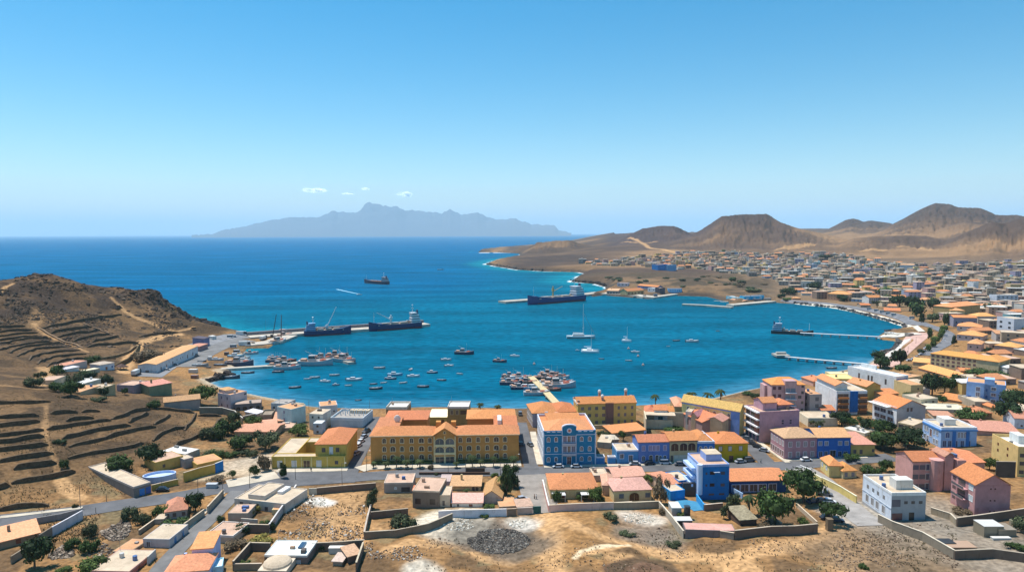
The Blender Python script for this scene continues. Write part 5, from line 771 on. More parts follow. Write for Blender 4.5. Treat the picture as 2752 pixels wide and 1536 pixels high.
# ---------------------------------------------------------------- streets, pavements, quays
def dense(P_, step):
    out = []
    for (a, b) in zip(P_[:-1], P_[1:]):
        n = max(1, int(math.hypot(b[0] - a[0], b[1] - a[1]) / step)); out += [(a[0] + (b[0] - a[0]) * i / n, a[1] + (b[1] - a[1]) * i / n) for i in range(n)]
    return out + [(P_[-1][0], P_[-1][1])]
def smooth(P_, k=2):
    for _ in range(k):
        Q = [P_[0]]
        for a, b in zip(P_[:-1], P_[1:]): Q += [(a[0] * .75 + b[0] * .25, a[1] * .75 + b[1] * .25), (a[0] * .25 + b[0] * .75, a[1] * .25 + b[1] * .75)]
        P_ = Q + [P_[-1]]
    return P_
def normals(D):
    N_ = []
    for i in range(len(D)):
        a = D[max(i - 1, 0)]; b = D[min(i + 1, len(D) - 1)]; dx, dy = b[0] - a[0], b[1] - a[1]; l = math.hypot(dx, dy) or 1; N_.append((-dy / l, dx / l))
    return N_
def ribbon(name, pts, w, col, kind='asphalt', off=.12, th=0, step=3, sm_=True, ends=None):
    P_ = [tuple(G(*p)[:2]) for p in pts]; D = dense(smooth(P_) if sm_ and len(P_) > 2 else P_, step); N_ = normals(D); mb = MB(); rows = []
    for k, ((x, y), (nx, ny)) in enumerate(zip(D, N_)):
        rows.append([(x + nx * w * t, y + ny * w * t, gz(x + nx * w * t, y + ny * w * t) + off + th) for t in (-.5, -.17, .17, .5)])
    if th:
        rows = [[(r[0][0], r[0][1], r[0][2] - th - .3)] + r + [(r[-1][0], r[-1][1], r[-1][2] - th - .3)] for r in rows]
    mb.loft([[p for p in r] for r in rows], cap=False, closed=False); o = mb.obj(name, mat(col, kind)); o['kind'] = 'structure'; return o
ASPH = (.125, .125, .13); PAVE = (.52, .45, .35)
ribbon('road', [(-60, 1408), (0, 1400), (120, 1386), (222, 1372), (350, 1352), (467, 1337), (584, 1313), (660, 1306), (760, 1296), (900, 1287), (1000, 1278), (1150, 1270), (1310, 1267), (1420, 1266), (1500, 1262), (1684, 1256), (1850, 1254), (2000, 1254), (2100, 1252), (2190, 1244), (2290, 1236), (2400, 1228)], 9, ASPH)
ribbon('road', [(740, 1287), (830, 1281), (960, 1276)], 15, ASPH, off=.16)
ribbon('road', [(640, 1318), (600, 1360), (550, 1408), (514, 1438), (467, 1488), (425, 1536), (380, 1600)], 5.2, (.17, .165, .16), off=.14)
ribbon('road', [(940, 1275), (955, 1240), (972, 1210), (984, 1180), (996, 1150), (1008, 1120)], 5.5, ASPH, off=.14)
ribbon('road', [(1430, 1262), (1420, 1225), (1412, 1190), (1405, 1160), (1399, 1135)], 5.5, ASPH, off=.15)
ribbon('road', [(2078, 1258), (2049, 1232), (2020, 1198), (1990, 1168), (1962, 1140), (1942, 1115)], 6.5, ASPH, off=.17)
ribbon('road', [(2150, 1258), (2190, 1280), (2222, 1305), (2262, 1347), (2327, 1400), (2345, 1412)], 9, (.30, .28, .26), 'concrete', off=.15)
ribbon('road', [(1425, 1275), (1438, 1310), (1450, 1345), (1462, 1378)], 11, (.27, .24, .21), 'concrete', off=.13)
ribbon('road', [(470, 985), (520, 955), (570, 930), (620, 915), (660, 912)], 26, (.19, .185, .18), 'asphalt', off=.16); ribbon('road', [(395, 1012), (430, 990), (500, 945), (560, 918), (610, 905), (680, 903), (735, 900)], 17, (.22, .22, .225), 'asphalt', off=.2)
ribbon('road', [(2100, 806), (2180, 812), (2250, 818), (2347, 832), (2425, 852), (2484, 871), (2538, 889), (2554, 903), (2546, 922), (2513, 938), (2484, 955)], 9, (.17, .17, .18), off=.3)
ribbon('road', [(2250, 745), (2290, 752), (2330, 762), (2400, 775), (2470, 790)], 7, (.34, .31, .28), 'concrete', off=.4); ribbon('road', [(2105, 742), (2200, 735), (2290, 748), (2324, 776)], 8, (.5, .46, .42), 'concrete', off=.4)
for pts, w in [([(965, 1262), (1000, 1252), (1200, 1249), (1400, 1245)], 6.5), ([(745, 1264), (850, 1262), (935, 1260)], 4.5), ([(1462, 1254), (1600, 1251), (1740, 1248), (1900, 1244)], 2.2), ([(1432, 1160), (1440, 1200), (1452, 1248)], 2.6), ([(2040, 1188), (2076, 1213), (2118, 1243)], 2.0), ([(610, 1300), (680, 1288), (745, 1276)], 8), ([(2105, 1238), (2200, 1233), (2330, 1228)], 1.8), ([(0, 1390), (120, 1376), (222, 1364)], 1.6), ([(600, 1324), (555, 1372), (505, 1420)], 1.4)]:
    ribbon('pavement', pts, w, PAVE, 'concrete', off=.12, th=.13)
ribbon('promenade', [(2134, 818), (2200, 820), (2250, 825), (2328, 843), (2386, 858), (2440, 875), (2478, 892)], 5, (.62, .56, .46), 'concrete', off=.25, th=.4)
ribbon('promenade', [(2478, 894), (2450, 915), (2425, 935), (2400, 955), (2370, 985)], 17, (.52, .33, .27), 'concrete', off=.3); ribbon('promenade', [(2440, 912), (2416, 932), (2396, 950), (2362, 975)], 5, (.62, .57, .5), 'concrete', off=.45)
ribbon('promenade', [(2365, 906), (2410, 904), (2470, 898)], 10, (.6, .55, .46), 'concrete', off=.5, th=.4)
ribbon('patio', [(1813, 1350), (1880, 1360), (1895, 1370)], 8, (.05, .22, .36), 'concrete', off=.15)
for p in [((2111, 1262), (2135, 1276)), ((2140, 1254), (2170, 1257)), ((2150, 1250), (2180, 1262))]: ribbon('road_marking', list(p), .5, (.7, .7, .68), 'paint', off=.22)
def slabdeck(name, pts, w, top, col, label, cat, kind='concrete', bot=-2, tm=None):
    P_ = [tuple(W(a, b, top)[:2]) for a, b in pts]; N_ = normals(P_); o = thing(name, label, cat, (P_[0][0], P_[0][1], 0)); ox, oy = P_[0]; mb = MB(); L_, R_ = [], []
    for (x, y), (nx, ny) in zip(P_, N_): L_.append((x - ox + nx * w / 2, y - oy + ny * w / 2)); R_.append((x - ox - nx * w / 2, y - oy - ny * w / 2))
    rings = [[(l[0], l[1], bot), (r[0], r[1], bot), (r[0], r[1], top), (l[0], l[1], top)] for l, r in zip(L_, R_)]; mb.loft(rings); mb.obj('deck', mat(col, kind), o); return o, L_, R_
def piles(o, L_, R_, n, top, m):
    for i in range(n):
        t = (i + .5) / n * (len(L_) - 1); k = min(int(t), len(L_) - 2); f = t - k; mb = MB()
        for S_ in (L_, R_):
            x = S_[k][0] * (1 - f) + S_[k + 1][0] * f; y = S_[k][1] * (1 - f) + S_[k + 1][1] * f; mb.tube((x, y, -2), (x, y, top), .55, n=6)
        a, b = L_[k], R_[k]; mb.box(min(a[0] * (1 - f) + L_[k + 1][0] * f, b[0] * (1 - f) + R_[k + 1][0] * f), (a[1] + b[1]) / 2 * (1 - f) + (L_[k + 1][1] + R_[k + 1][1]) / 2 * f - .5, top - .6, max(a[0] * (1 - f) + L_[k + 1][0] * f, b[0] * (1 - f) + R_[k + 1][0] * f) + .5, (a[1] + b[1]) / 2 * (1 - f) + (L_[k + 1][1] + R_[k + 1][1]) / 2 * f + .5, top)
        mb.obj('pile_bent', m, o)
QC = (.46, .41, .34); DKC = (.2, .19, .19)
o, a, b_ = slabdeck('breakwater', [(668, 903), (800, 893), (945, 883), (1050, 876), (1146, 868)], 17, 2.4, QC, 'long left breakwater quay where two blue cargo ships are moored', 'breakwater')
rw = MB(); [rw.box(0, 0, 0, 0, 0, 0)] if 0 else None
rings = []
for (x, y), (x2, y2) in zip(a, b_):
    dx, dy = (x - x2) / 17, (y - y2) / 17; rings.append([(x + dx * 2, y + dy * 2, -2), (x - dx * 2.5, y - dy * 2.5, -2), (x - dx * 2.5, y - dy * 2.5, 5), (x + dx * 1, y + dy * 1, 5)])
MB().loft(rings).obj('parapet_wall', mat((.20, .19, .2), 'stone'), o)
slabdeck('quay', [(656, 924), (700, 921), (735, 916), (776, 900)], 16, 1.9, QC, 'fishing quay corner at the root of the left breakwater', 'quay')
o, a, b_ = slabdeck('pier', [(549, 992), (728, 981), (811, 971), (870, 964), (908, 961), (945, 972)], 5, 1.7, QC, 'low bent pier crowded with fishing boats in the left harbour', 'pier')
o, a, b_ = slabdeck('pier', [(1426, 1010), (1455, 1038), (1496, 1082)], 4.2, 1.8, (.56, .44, .24), 'straight wooden town pier between the two fishing boat clusters', 'pier', 'wood', 1.2); piles(o, a, b_, 7, 1.2, mat(DKC, 'wood'))
o, a, b_ = slabdeck('pier', [(2150, 893), (2368, 904)], 3.4, 2.6, (.55, .55, .55), 'thin white pier on piles joining the black coaster to the promenade', 'pier', bot=1.9); piles(o, a, b_, 9, 2.0, mat(DKC, 'concrete'))
o, a, b_ = slabdeck('pier', [(2110, 957), (2330, 977)], 3.0, 2.4, (.55, .55, .54), 'long thin pier on piles with a square head near the promenade', 'pier', bot=1.7); piles(o, a, b_, 9, 1.8, mat(DKC, 'concrete'))
q_ = W(2096, 960, 0); MB().box(q_[0] - o.location.x - 4, q_[1] - o.location.y - 4, 1, q_[0] - o.location.x + 6, q_[1] - o.location.y + 6, 2.3).obj('pier_head', mat((.36, .33, .28), 'concrete'), o); MB().box(q_[0] - o.location.x - 2, q_[1] - o.location.y + 1, 2.6, q_[0] - o.location.x + 5, q_[1] - o.location.y + 3, 3.8).obj('shelter', mat((.5, .46, .4)), o)
slabdeck('breakwater', [(1349, 809), (1420, 804), (1566, 790), (1632, 782)], 18, 2.5, (.40, .36, .3), 'right breakwater carrying the big blue cargo ship', 'breakwater')
slabdeck('quay', [(1600, 786), (1680, 789), (1744, 796)], 24, 2.5, QC, 'pale concrete quay in front of the port terminal', 'quay'); slabdeck('quay', [(1744, 798), (1815, 788)], 14, 2.4, QC, 'quay arm to the right of the port terminal', 'quay')
slabdeck('pier', [(1834, 816), (1900, 819), (1968, 824)], 7, 2.0, QC, 'low dark jetty left of the turquoise boat hall', 'pier'); slabdeck('quay', [(1962, 818), (2076, 808)], 12, 2.2, QC, 'quay edge below the boat hall', 'quay')
# ---------------------------------------------------------------- walls
def wall(pts, h, th, col, label, cat='wall', name='wall', kind='stone', tile=None, top=None, step=4, rough=0, wsm=False, group=None, sink=.6):
    P_ = [tuple(G(*(T(tile, *p) if tile else p))[:2]) for p in pts]; D = dense(smooth(P_, 1) if wsm else P_, step); N_ = normals(D); ox, oy = D[0]; oz = gz(ox, oy); mb = MB(); rings = []; cr = []; rg = random.Random(label)
    for (x, y), (nx, ny) in zip(D, N_):
        z = gz(x, y) - oz; t = th / 2; q_ = len(rings) / max(len(D) - 1, 1); hh = (h + rg.uniform(-rough, rough)) * ((.35 + .65 * min(1, q_ * 7, (1 - q_) * 7)) if rough else 1); j = rg.uniform(-rough, rough) * .5
        rings.append([(x - ox + nx * t + j, y - oy + ny * t, z - sink), (x - ox - nx * t + j, y - oy - ny * t, z - sink), (x - ox - nx * t + j, y - oy - ny * t, z + hh), (x - ox + nx * t + j, y - oy + ny * t, z + hh)])
        cr.append([(x - ox + nx * (t + .06), y - oy + ny * (t + .06), z + hh), (x - ox - nx * (t + .06), y - oy - ny * (t + .06), z + hh), (x - ox - nx * (t + .06), y - oy - ny * (t + .06), z + hh + .12), (x - ox + nx * (t + .06), y - oy + ny * (t + .06), z + hh + .12)])
    mb.loft(rings); o = mb.obj(name, mat(col, kind), None, (ox, oy, oz)); tag(o, label, cat, group)
    if top: MB().loft(cr).obj('coping', mat(top, 'concrete'), o)
    return o
FS = (.12, .082, .05)
UP = [[(-60,770),(150,765),(290,755)],[(-60,828),(150,800),(370,795)],[(-60,875),(200,845),(430,828)],[(-60,920),(200,885),(480,872)],[(-60,972),(200,915),(590,895)],[(-60,1032),(150,990),(350,955),(690,930)],[(90,1060),(200,1015),(400,975),(740,958)],[(200,1100),(300,1050),(500,1010),(820,988)],[(330,1150),(400,1100),(600,1060),(910,1028)],[(430,1190),(550,1130),(750,1095),(990,1075)],[(540,1225),(650,1180),(800,1140),(1130,1125),(1330,1130)]]
od = ['topmost', 'second', 'third', 'fourth', 'fifth', 'sixth', 'seventh', 'eighth', 'ninth', 'tenth', 'lowest']
for i, p in enumerate(UP): wall(p, 1.3, .9, FS, '%s of the curving terrace walls at the left of the upper hillside' % od[i], 'terrace wall', 'terrace_wall', tile='V1', rough=.3, wsm=True, group='curving terrace walls on the upper hillside')
for i, p in enumerate([[(470,785),(700,745),(950,690),(1280,645),(1400,625)],[(580,840),(800,800),(1060,765)],[(660,885),(900,840),(1150,800)],[(840,935),(1050,880),(1300,840)],[(1060,940),(1200,915),(1370,878)],[(1000,1000),(1150,970),(1450,945),(1600,960)]]):
    wall(p, 1.8, .9, FS, '%s of six slanting terrace walls right of the dividing path' % (od[:5] + ['lowest'])[i], 'terrace wall', 'terrace_wall', tile='V1', rough=.3, wsm=True, group='slanting terrace walls')
wall([(430,770),(640,890),(950,1000)], .9, 1.2, (.26, .17, .10), 'pale stone ridge dividing the two terrace fields on the hill', 'terrace wall', 'terrace_wall', tile='V1', rough=.2); wall([(950,715),(1150,800),(1360,880)], .8, 1, (.2, .13, .08), 'short stone ridge at the right ends of the slanting terraces', 'terrace wall', 'terrace_wall', tile='V1', rough=.2)
wall([(1120,1135),(1310,1120),(1450,1080),(1600,975)], 1.6, .8, (.22, .16, .09), 'upper retaining wall of the dirt road below the hill', tile='V1', rough=.2, wsm=True); wall([(1320,1220),(1450,1190),(1540,1110),(1610,990)], 3, .8, (.14, .10, .05), 'lower retaining wall beside the climbing dirt road', tile='V1', rough=.2, wsm=True); wall([(1600,880),(1800,850),(2050,825)], 1.8, .8, FS, 'dark wall along the upper dirt road near the point', tile='V1', rough=.2)
LOW = [[(-80,792),(200,785),(350,790),(580,770)],[(-80,952),(200,945),(450,935)],[(580,905),(760,895),(900,895)],[(940,890),(1150,880)],[(760,990),(900,970),(1080,960)],[(1280,970),(1450,930),(1500,890),(1720,860)],[(-80,1062),(250,1030),(460,1000)],[(540,1090),(800,1060),(1100,1000),(1280,985)],[(1480,1010),(1600,950),(1700,910)],[(-80,1170),(250,1135),(500,1095)],[(710,1195),(950,1150),(1250,1080),(1500,1045)],[(-80,1245),(250,1205),(510,1170)],[(790,1290),(1100,1230),(1500,1110),(1790,1060)],[(-80,1345),(250,1300),(560,1265)],[(780,1420),(1200,1350),(1500,1300),(1650,1250)],[(1760,1220),(1900,1120),(2050,1075),(2150,1090)],[(1770,1030),(1870,990),(1960,930)],[(2120,1100),(2220,990),(2250,900)],[(1800,850),(2000,870),(2240,900)],[(2010,1280),(2150,1230),(2310,1160)],[(2440,1080),(2568,960)],[(2280,930),(2550,935)]]
LL = ['long dark field wall along the top of the lower terraces at the left edge','second field wall from the top at the left edge','short wall below the bare round knoll','short wall directly right of the one below the knoll','isolated short wall among the upper middle terraces','winding wall ending near the grey stone house','third field wall from the top at the left edge','third long wall right of the stream bed','small slanting wall beside the winding one','fourth field wall from the top at the left edge','wall right of the stream bed just above the longest one','fifth field wall from the top at the left edge','longest and tallest terrace wall crossing the lower fields','sixth field wall from the top at the left edge','terrace wall running behind the dark trees of the ochre yard','curved wall rising to the right above the ochre yard','short wall slanting up beside green scrub','steep wall closing the right side of the terraces','wall running right from the grey stone house','low wall dropping towards the bush thicket','pale edged wall by the thicket above the roofless shell','dark wall near the bend of the stone lane']
for p, l in zip(LOW, LL): wall(p, 1.4, .8, FS, l, 'terrace wall', 'terrace_wall', tile='U1', rough=.35, wsm=True, group='dry stone walls of the lower terraces')
for p, l in (([(-60,183),(300,130),(620,80)], 'seventh field wall from the top at the left edge'), ([(150,262),(400,225),(650,190)], 'lower short wall left of the stream bed'), ([(130,425),(400,390),(700,340),(860,290)], 'wall reaching the corner of the grey brown warehouse'), ([(-60,500),(110,450)], 'stub of wall at the left edge above the road'), ([(-60,742),(300,695),(560,680)], 'lowest field wall just above the road')):
    wall(p, 1.5, .8, FS, l, 'terrace wall', 'terrace_wall', tile='T1', rough=.35, wsm=True, group='dry stone walls of the lower terraces')
OW = (.56, .36, .08); DW = (.17, .125, .095); LW = (.58, .54, .56)
for t, p, h_, c, l, tp in [('T1', [(1745,505),(2050,432)], 2.0, OW, 'ochre street wall left of the open gateway', FLATC), ('T1', [(2115,405),(2300,345),(2475,302)], 3.4, OW, 'tall ochre street wall with small blue door', FLATC), ('T1', [(2478,302),(2568,265)], 3.6, (.02,.18,.5), 'bright blue street wall panel at the end of the ochre wall', FLATW),
 ('T1', [(600,1030),(780,930),(950,832)], 2.8, LW, 'whitewashed wall slanting up beside the yellow weeds', (.6,.58,.6)), ('T1', [(455,1125),(600,1032)], 3.0, (.25,.19,.14), 'brown wall joining the lower left house to the whitewashed wall', None), ('T1', [(430,885),(700,838),(945,775)], 2.0, (.3,.27,.25), 'grey wall under the road behind the lower left house', None), ('T1', [(130,1345),(310,1230)], 2.2, (.3,.24,.17), 'rough stone wall by the dark bush at the lower left', None),
 ('T1', [(2390,770),(2570,570)], 2.4, (.36,.31,.24), 'compound wall with blue gates on the upper lane', FLATC), ('T1', [(2120,965),(2350,795)], 2.2, (.34,.29,.22), 'compound wall shaded by trees on the lane', FLATC), ('T1', [(1600,1010),(1780,880)], 1.4, (.3,.24,.17), 'low wall behind the whitewashed house', FLATC), ('T1', [(1700,1360),(1790,1270)], 2.4, (.5,.46,.4), 'short white wall next to the brick red house', None),
 ('T2', [(1292,545),(1580,518),(1970,485)], 2.2, DW, 'brown wall closing the vacant lot along the main road', (.5,.4,.3)), ('T2', [(1200,548),(1290,545)], 2.2, (.55,.48,.38), 'cream gate panel in the vacant lot wall', None), ('T2', [(1055,520),(930,720),(745,985)], 2.6, (.50,.44,.40), 'long straight wall right of the cream terraced house', (.62,.58,.54)), ('T2', [(500,985),(742,992)], 2.6, DW, 'dark wall at the foot of the cream terraced house yard', FLATC),
 ('T2', [(420,890),(610,905)], 2, (.5,.44,.36), 'light inner yard wall below the cream terraced house', None), ('T2', [(1838,1065),(1852,990),(1925,690)], 2.3, (.26,.2,.15), 'left side wall of the overgrown yard', (.5,.42,.34)), ('T2', [(1845,1062),(2200,1040),(2568,965),(2710,905),(2850,845)], 2.2, (.22,.17,.12), 'curved front wall of the overgrown yard', (.48,.4,.3)), ('T2', [(1912,828),(2340,785)], 2.2, DW, 'rear wall of the overgrown yard', (.4,.33,.25)),
 ('T2', [(330,1425),(530,1195)], 2.6, DW, 'left wall of the scrap yard', (.45,.36,.26)), ('T2', [(530,1195),(760,1200)], 2.4, DW, 'rear wall left of the white roofed house', (.45,.36,.26)), ('T2', [(1235,1200),(1400,1195),(1825,1165)], 2.4, DW, 'rear wall of the scrap yard right of the white roofed house', (.45,.36,.26)), ('T2', [(1825,1200),(1745,1440)], 2.6, DW, 'right end wall of the scrap yard', (.5,.42,.3)), ('T2', [(330,1420),(660,1415)], 1.8, (.26,.2,.14), 'front wall of the scrap yard', (.5,.4,.3)),
 ('T3', [(335,822),(1120,795)], 2.3, (.66,.63,.66), 'long whitewashed wall facing the wasteland', (.66,.6,.55)), ('T3', [(1125,792),(1235,786)], 2.2, (.2,.14,.1), 'dark brown stretch of wall beside the whitewashed one', (.5,.36,.25)), ('T3', [(1240,778),(1420,768)], 2.1, (.42,.32,.27), 'rosy brown wall stretch beside the green gate', (.5,.4,.33)), ('T3', [(1425,766),(1515,762)], 2.3, (.03,.10,.09), 'dark green sheet metal gate facing the wasteland', None),
 ('T3', [(1610,752),(2350,718)], 2.3, (.56,.44,.40), 'pinkish garden wall in front of the cream bungalow', FLATC), ('T3', [(2355,718),(2560,706)], 2.2, (.30,.26,.18), 'olive wall stretch right of the pinkish garden wall', FLATC), ('T3', [(1535,440),(1608,748)], 2, (.6,.3,.25), 'red and white side wall of the bungalow garden', (.7,.66,.6)), ('T4', [(0,718),(515,700)], 2.2, (.30,.25,.18), 'brown wall in front of the arched porch house', (.6,.5,.36)), ('T4', [(520,705),(660,870),(800,1052)], 2.2, (.42,.36,.28), 'diagonal wall between wasteland and the blue tower yard', (.6,.52,.4)),
 ('T4', [(1220,1042),(1380,1068)], 2, (.27,.22,.17), 'short wall beside the pink roofed garage', FLATC), ('T4', [(1385,1068),(1800,1020),(2340,988)], 2.7, DW, 'dark brown front wall of the big tree garden', (.45,.37,.28)), ('T4', [(1700,780),(1930,945)], 1.8, (.3,.24,.18), 'inner wall between shack and big tree', FLATC), ('T4', [(2100,690),(2335,905)], 1.2, (.5,.4,.28), 'low right wall of the big tree garden', FLATC), ('T4', [(950,615),(1035,735)], 2.2, (.04,.3,.6), 'blue painted wall of the paved blue patio', None), ('T4', [(1035,735),(1250,715)], 2.0, (.24,.18,.14), 'brown gate wall below the blue tower house', (.6,.5,.4)), ('T4', [(1320,510),(1480,600)], 2, (.35,.5,.7), 'pale blue wall dropping from the tower house corner', None),
 ('T5', [(890,868),(1050,950),(1400,1080),(1760,1292)], 2.5, (.26,.215,.16), 'long concrete block wall descending to the lower right', (.62,.54,.42)), ('T5', [(1762,1295),(2200,1275),(2620,1335)], 2.4, DW, 'dark wall along the bottom right corner', (.4,.33,.25)), ('T5', [(1500,770),(1720,840),(1790,912)], 2, (.34,.28,.2), 'low broken block wall before the three storey pink house', (.55,.47,.36)), ('T5', [(1792,915),(2070,878),(2600,800)], 2.6, DW, 'dark yard wall at the base of the three storey pink house', (.45,.37,.28)),
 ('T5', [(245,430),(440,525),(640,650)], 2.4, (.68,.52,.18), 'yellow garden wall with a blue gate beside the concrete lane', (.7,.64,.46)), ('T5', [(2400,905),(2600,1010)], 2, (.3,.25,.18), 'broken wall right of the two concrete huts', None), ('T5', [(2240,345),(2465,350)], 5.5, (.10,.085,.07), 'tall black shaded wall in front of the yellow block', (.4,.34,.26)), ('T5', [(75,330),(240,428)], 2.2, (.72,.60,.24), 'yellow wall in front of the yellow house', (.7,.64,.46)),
 ('U2', [(-60,905),(200,905),(350,945),(440,1030)], 3.2, (.26,.20,.14), 'curved stone retaining wall below the beach end house', (.6,.55,.48)), ('U2', [(440,985),(700,930)], 2.2, (.25,.2,.16), 'straight wall right of the curved retaining wall', (.6,.55,.48)), ('U4', [(1330,715),(1600,705)], 1.6, (.5,.4,.22), 'yellowish wall below the yellow apartment block', FLATC), ('U6', [(1700,920),(2000,1010),(2300,1100)], 1.6, (.45,.36,.24), 'crumbling wall along the tree belt', None)]:
    wall(p, h_, .35 if h_ < 6 else .6, c, l, 'wall' if 'gate' not in l.split('with')[0] or 'wall' in l else 'gate', 'wall', 'plaster', t, tp, step=6)
# ---------------------------------------------------------------- boats and ships
def hullrings(L_, Bm, H, n=9, bowup=.5, keel=-.5, flare=1.0, sternw=.75):
    R_ = []; K = []
    for i in range(n):
        t = i / (n - 1); x = -L_ / 2 + L_ * t; w = Bm / 2 * (sternw + (1 - sternw) * math.sin(min(t / .45, 1) * math.pi / 2)) * (1 if t < .55 else max(math.cos((t - .55) / .45 * math.pi / 2) ** .7, .03)); z = H * (1 + bowup * max(0, (t - .5) * 2) ** 2 + .12 * max(0, .25 - t) * 4)
        wb = w * (.72 if t < .9 else .4); R_.append([(x, -wb, keel), (x, -w * .96, z * .35), (x, -w * flare, z), (x, w * flare, z), (x, w * .96, z * .35), (x, wb, keel)])
    return R_
def tri(m): return m
def small_boat(L_, Bm, H, hullc, inc, style, cabc=(.7, .7, .7)):
    """Empty at the waterline; bow along +x"""
    o = bpy.data.objects.new('boat', None)
    def ad(n, mb, c, k='paint'): x = bpy.data.objects.new(n, mb.mesh(n, mat(c, k))); link(x, o); return x
    link(o); R_ = hullrings(L_, Bm, H); ad('hull', MB().loft(R_), hullc)
    ad('gunwale', MB().loft([[(r[2][0], r[2][1] * 1.04, r[2][2]), (r[2][0], r[2][1] * .86, r[2][2] + .01), (r[2][0], r[2][1] * .86, r[2][2] + .08), (r[2][0], r[2][1] * 1.04, r[2][2] + .08)] for r in R_]).loft([[(r[3][0], r[3][1] * .86, r[3][2]), (r[3][0], r[3][1] * 1.04, r[3][2] + .01), (r[3][0], r[3][1] * 1.04, r[3][2] + .08), (r[3][0], r[3][1] * .86, r[3][2] + .08)] for r in R_]), cabc)
    ad('deck', MB().box(-L_ * .42, -Bm * .33, H * .9, L_ * .25, Bm * .33, H + .03), inc)
    if style == 'open':
        for x in (-.25, .05): ad('seat', MB().box(L_ * x, -Bm * .36, H + .03, L_ * (x + .07), Bm * .36, H + .12), cabc)
    if style in ('motor', 'cabin', 'fishing'):
        h = {'motor': .8, 'cabin': 1.4, 'fishing': 2.0}[style]; cl = {'motor': .3, 'cabin': .3, 'fishing': .2}[style]
        c = ad('wheelhouse', MB().box(-L_ * .1 - L_ * cl / 2, -Bm * .28, H, -L_ * .1 + L_ * cl / 2, Bm * .28, H + h, t=.12), cabc); w_ = bpy.data.objects.new('window_band', MB().box(-L_ * .1 - L_ * cl / 2 + .06, -Bm * .285, H + h * .5, -L_ * .1 + L_ * cl / 2 - .04, Bm * .285, H + h * .8).mesh('window_band', mat(DGLASS, 'glass'))); link(w_, c)
    if style == 'motor' : ad('outboard_motor', MB().box(-L_ / 2 - .4, -.25, 0, -L_ / 2, .25, H + .5), (.05, .05, .05))
    if style == 'fishing':
        ad('mast', MB().tube((L_ * .12, 0, H), (L_ * .12, 0, H + L_ * .42), .07, .04), (.6, .55, .45)); ad('boom', MB().tube((L_ * .12, 0, H + 1), (-L_ * .3, 0, H + L_ * .3), .05), (.6, .55, .45))
        ad('net_pile', MB().ball((L_ * .22, 0, H), L_ * .12, Bm * .3, .8, n=8, k=4), (.38, .10, .06), 'cloth'); ad('gear', MB().box(-L_ * .42, -Bm * .3, H, -L_ * .26, Bm * .3, H + .8), (.5, .3, .2), 'cloth')
    return o
NB = {}
def put_boat(proto, tile, x, y, yaw, label, cat='boat', group=None, z=0.0, s=1.0, on=None, name=None):
    p = T(tile, x, y); c = proto if not NB.get(proto.name) else copytree(proto); NB[proto.name] = 1
    q = W(p[0], p[1], z) if on is None else G(*p)
    c.location = (q[0], q[1], q[2]); c.rotation_euler[2] = R(yaw); c.scale = (s, s, s)
    if name: c.name = name
    tag(c, label, cat, group); return c
P_row = small_boat(6, 1.9, .7, (.30, .31, .31), (.16, .14, .12), 'open', (.5, .5, .5)); P_row.name = 'rowing_boat'
P_dark = small_boat(6, 1.9, .7, (.05, .06, .08), (.14, .13, .12), 'open', (.34, .34, .34)); P_dark.name = 'dark_rowing_boat'
P_mot = small_boat(8, 2.6, .9, (.5, .5, .5), (.2, .19, .17), 'motor'); P_mot.name = 'motor_boat'
P_cab = small_boat(9, 3, 1.1, (.07, .10, .15), (.4, .36, .3), 'cabin'); P_cab.name = 'cabin_boat'
P_f1 = small_boat(12, 3.8, 1.5, (.04, .05, .09), (.2, .13, .1), 'fishing', (.42, .36, .34)); P_f1.name = 'fishing_boat'
P_f2 = small_boat(12, 3.8, 1.5, (.42, .43, .44), (.25, .15, .1), 'fishing', (.5, .42, .38)); P_f2.name = 'white_fishing_boat'
P_f3 = small_boat(12, 3.8, 1.5, (.20, .07, .05), (.3, .18, .12), 'fishing', (.48, .34, .28)); P_f3.name = 'red_fishing_boat'
P_f4 = small_boat(11, 3.4, 1.2, (.10, .30, .42), (.5, .48, .42), 'cabin'); P_f4.name = 'turquoise_boat'
gA = 'small boats anchored in the left part of the bay'
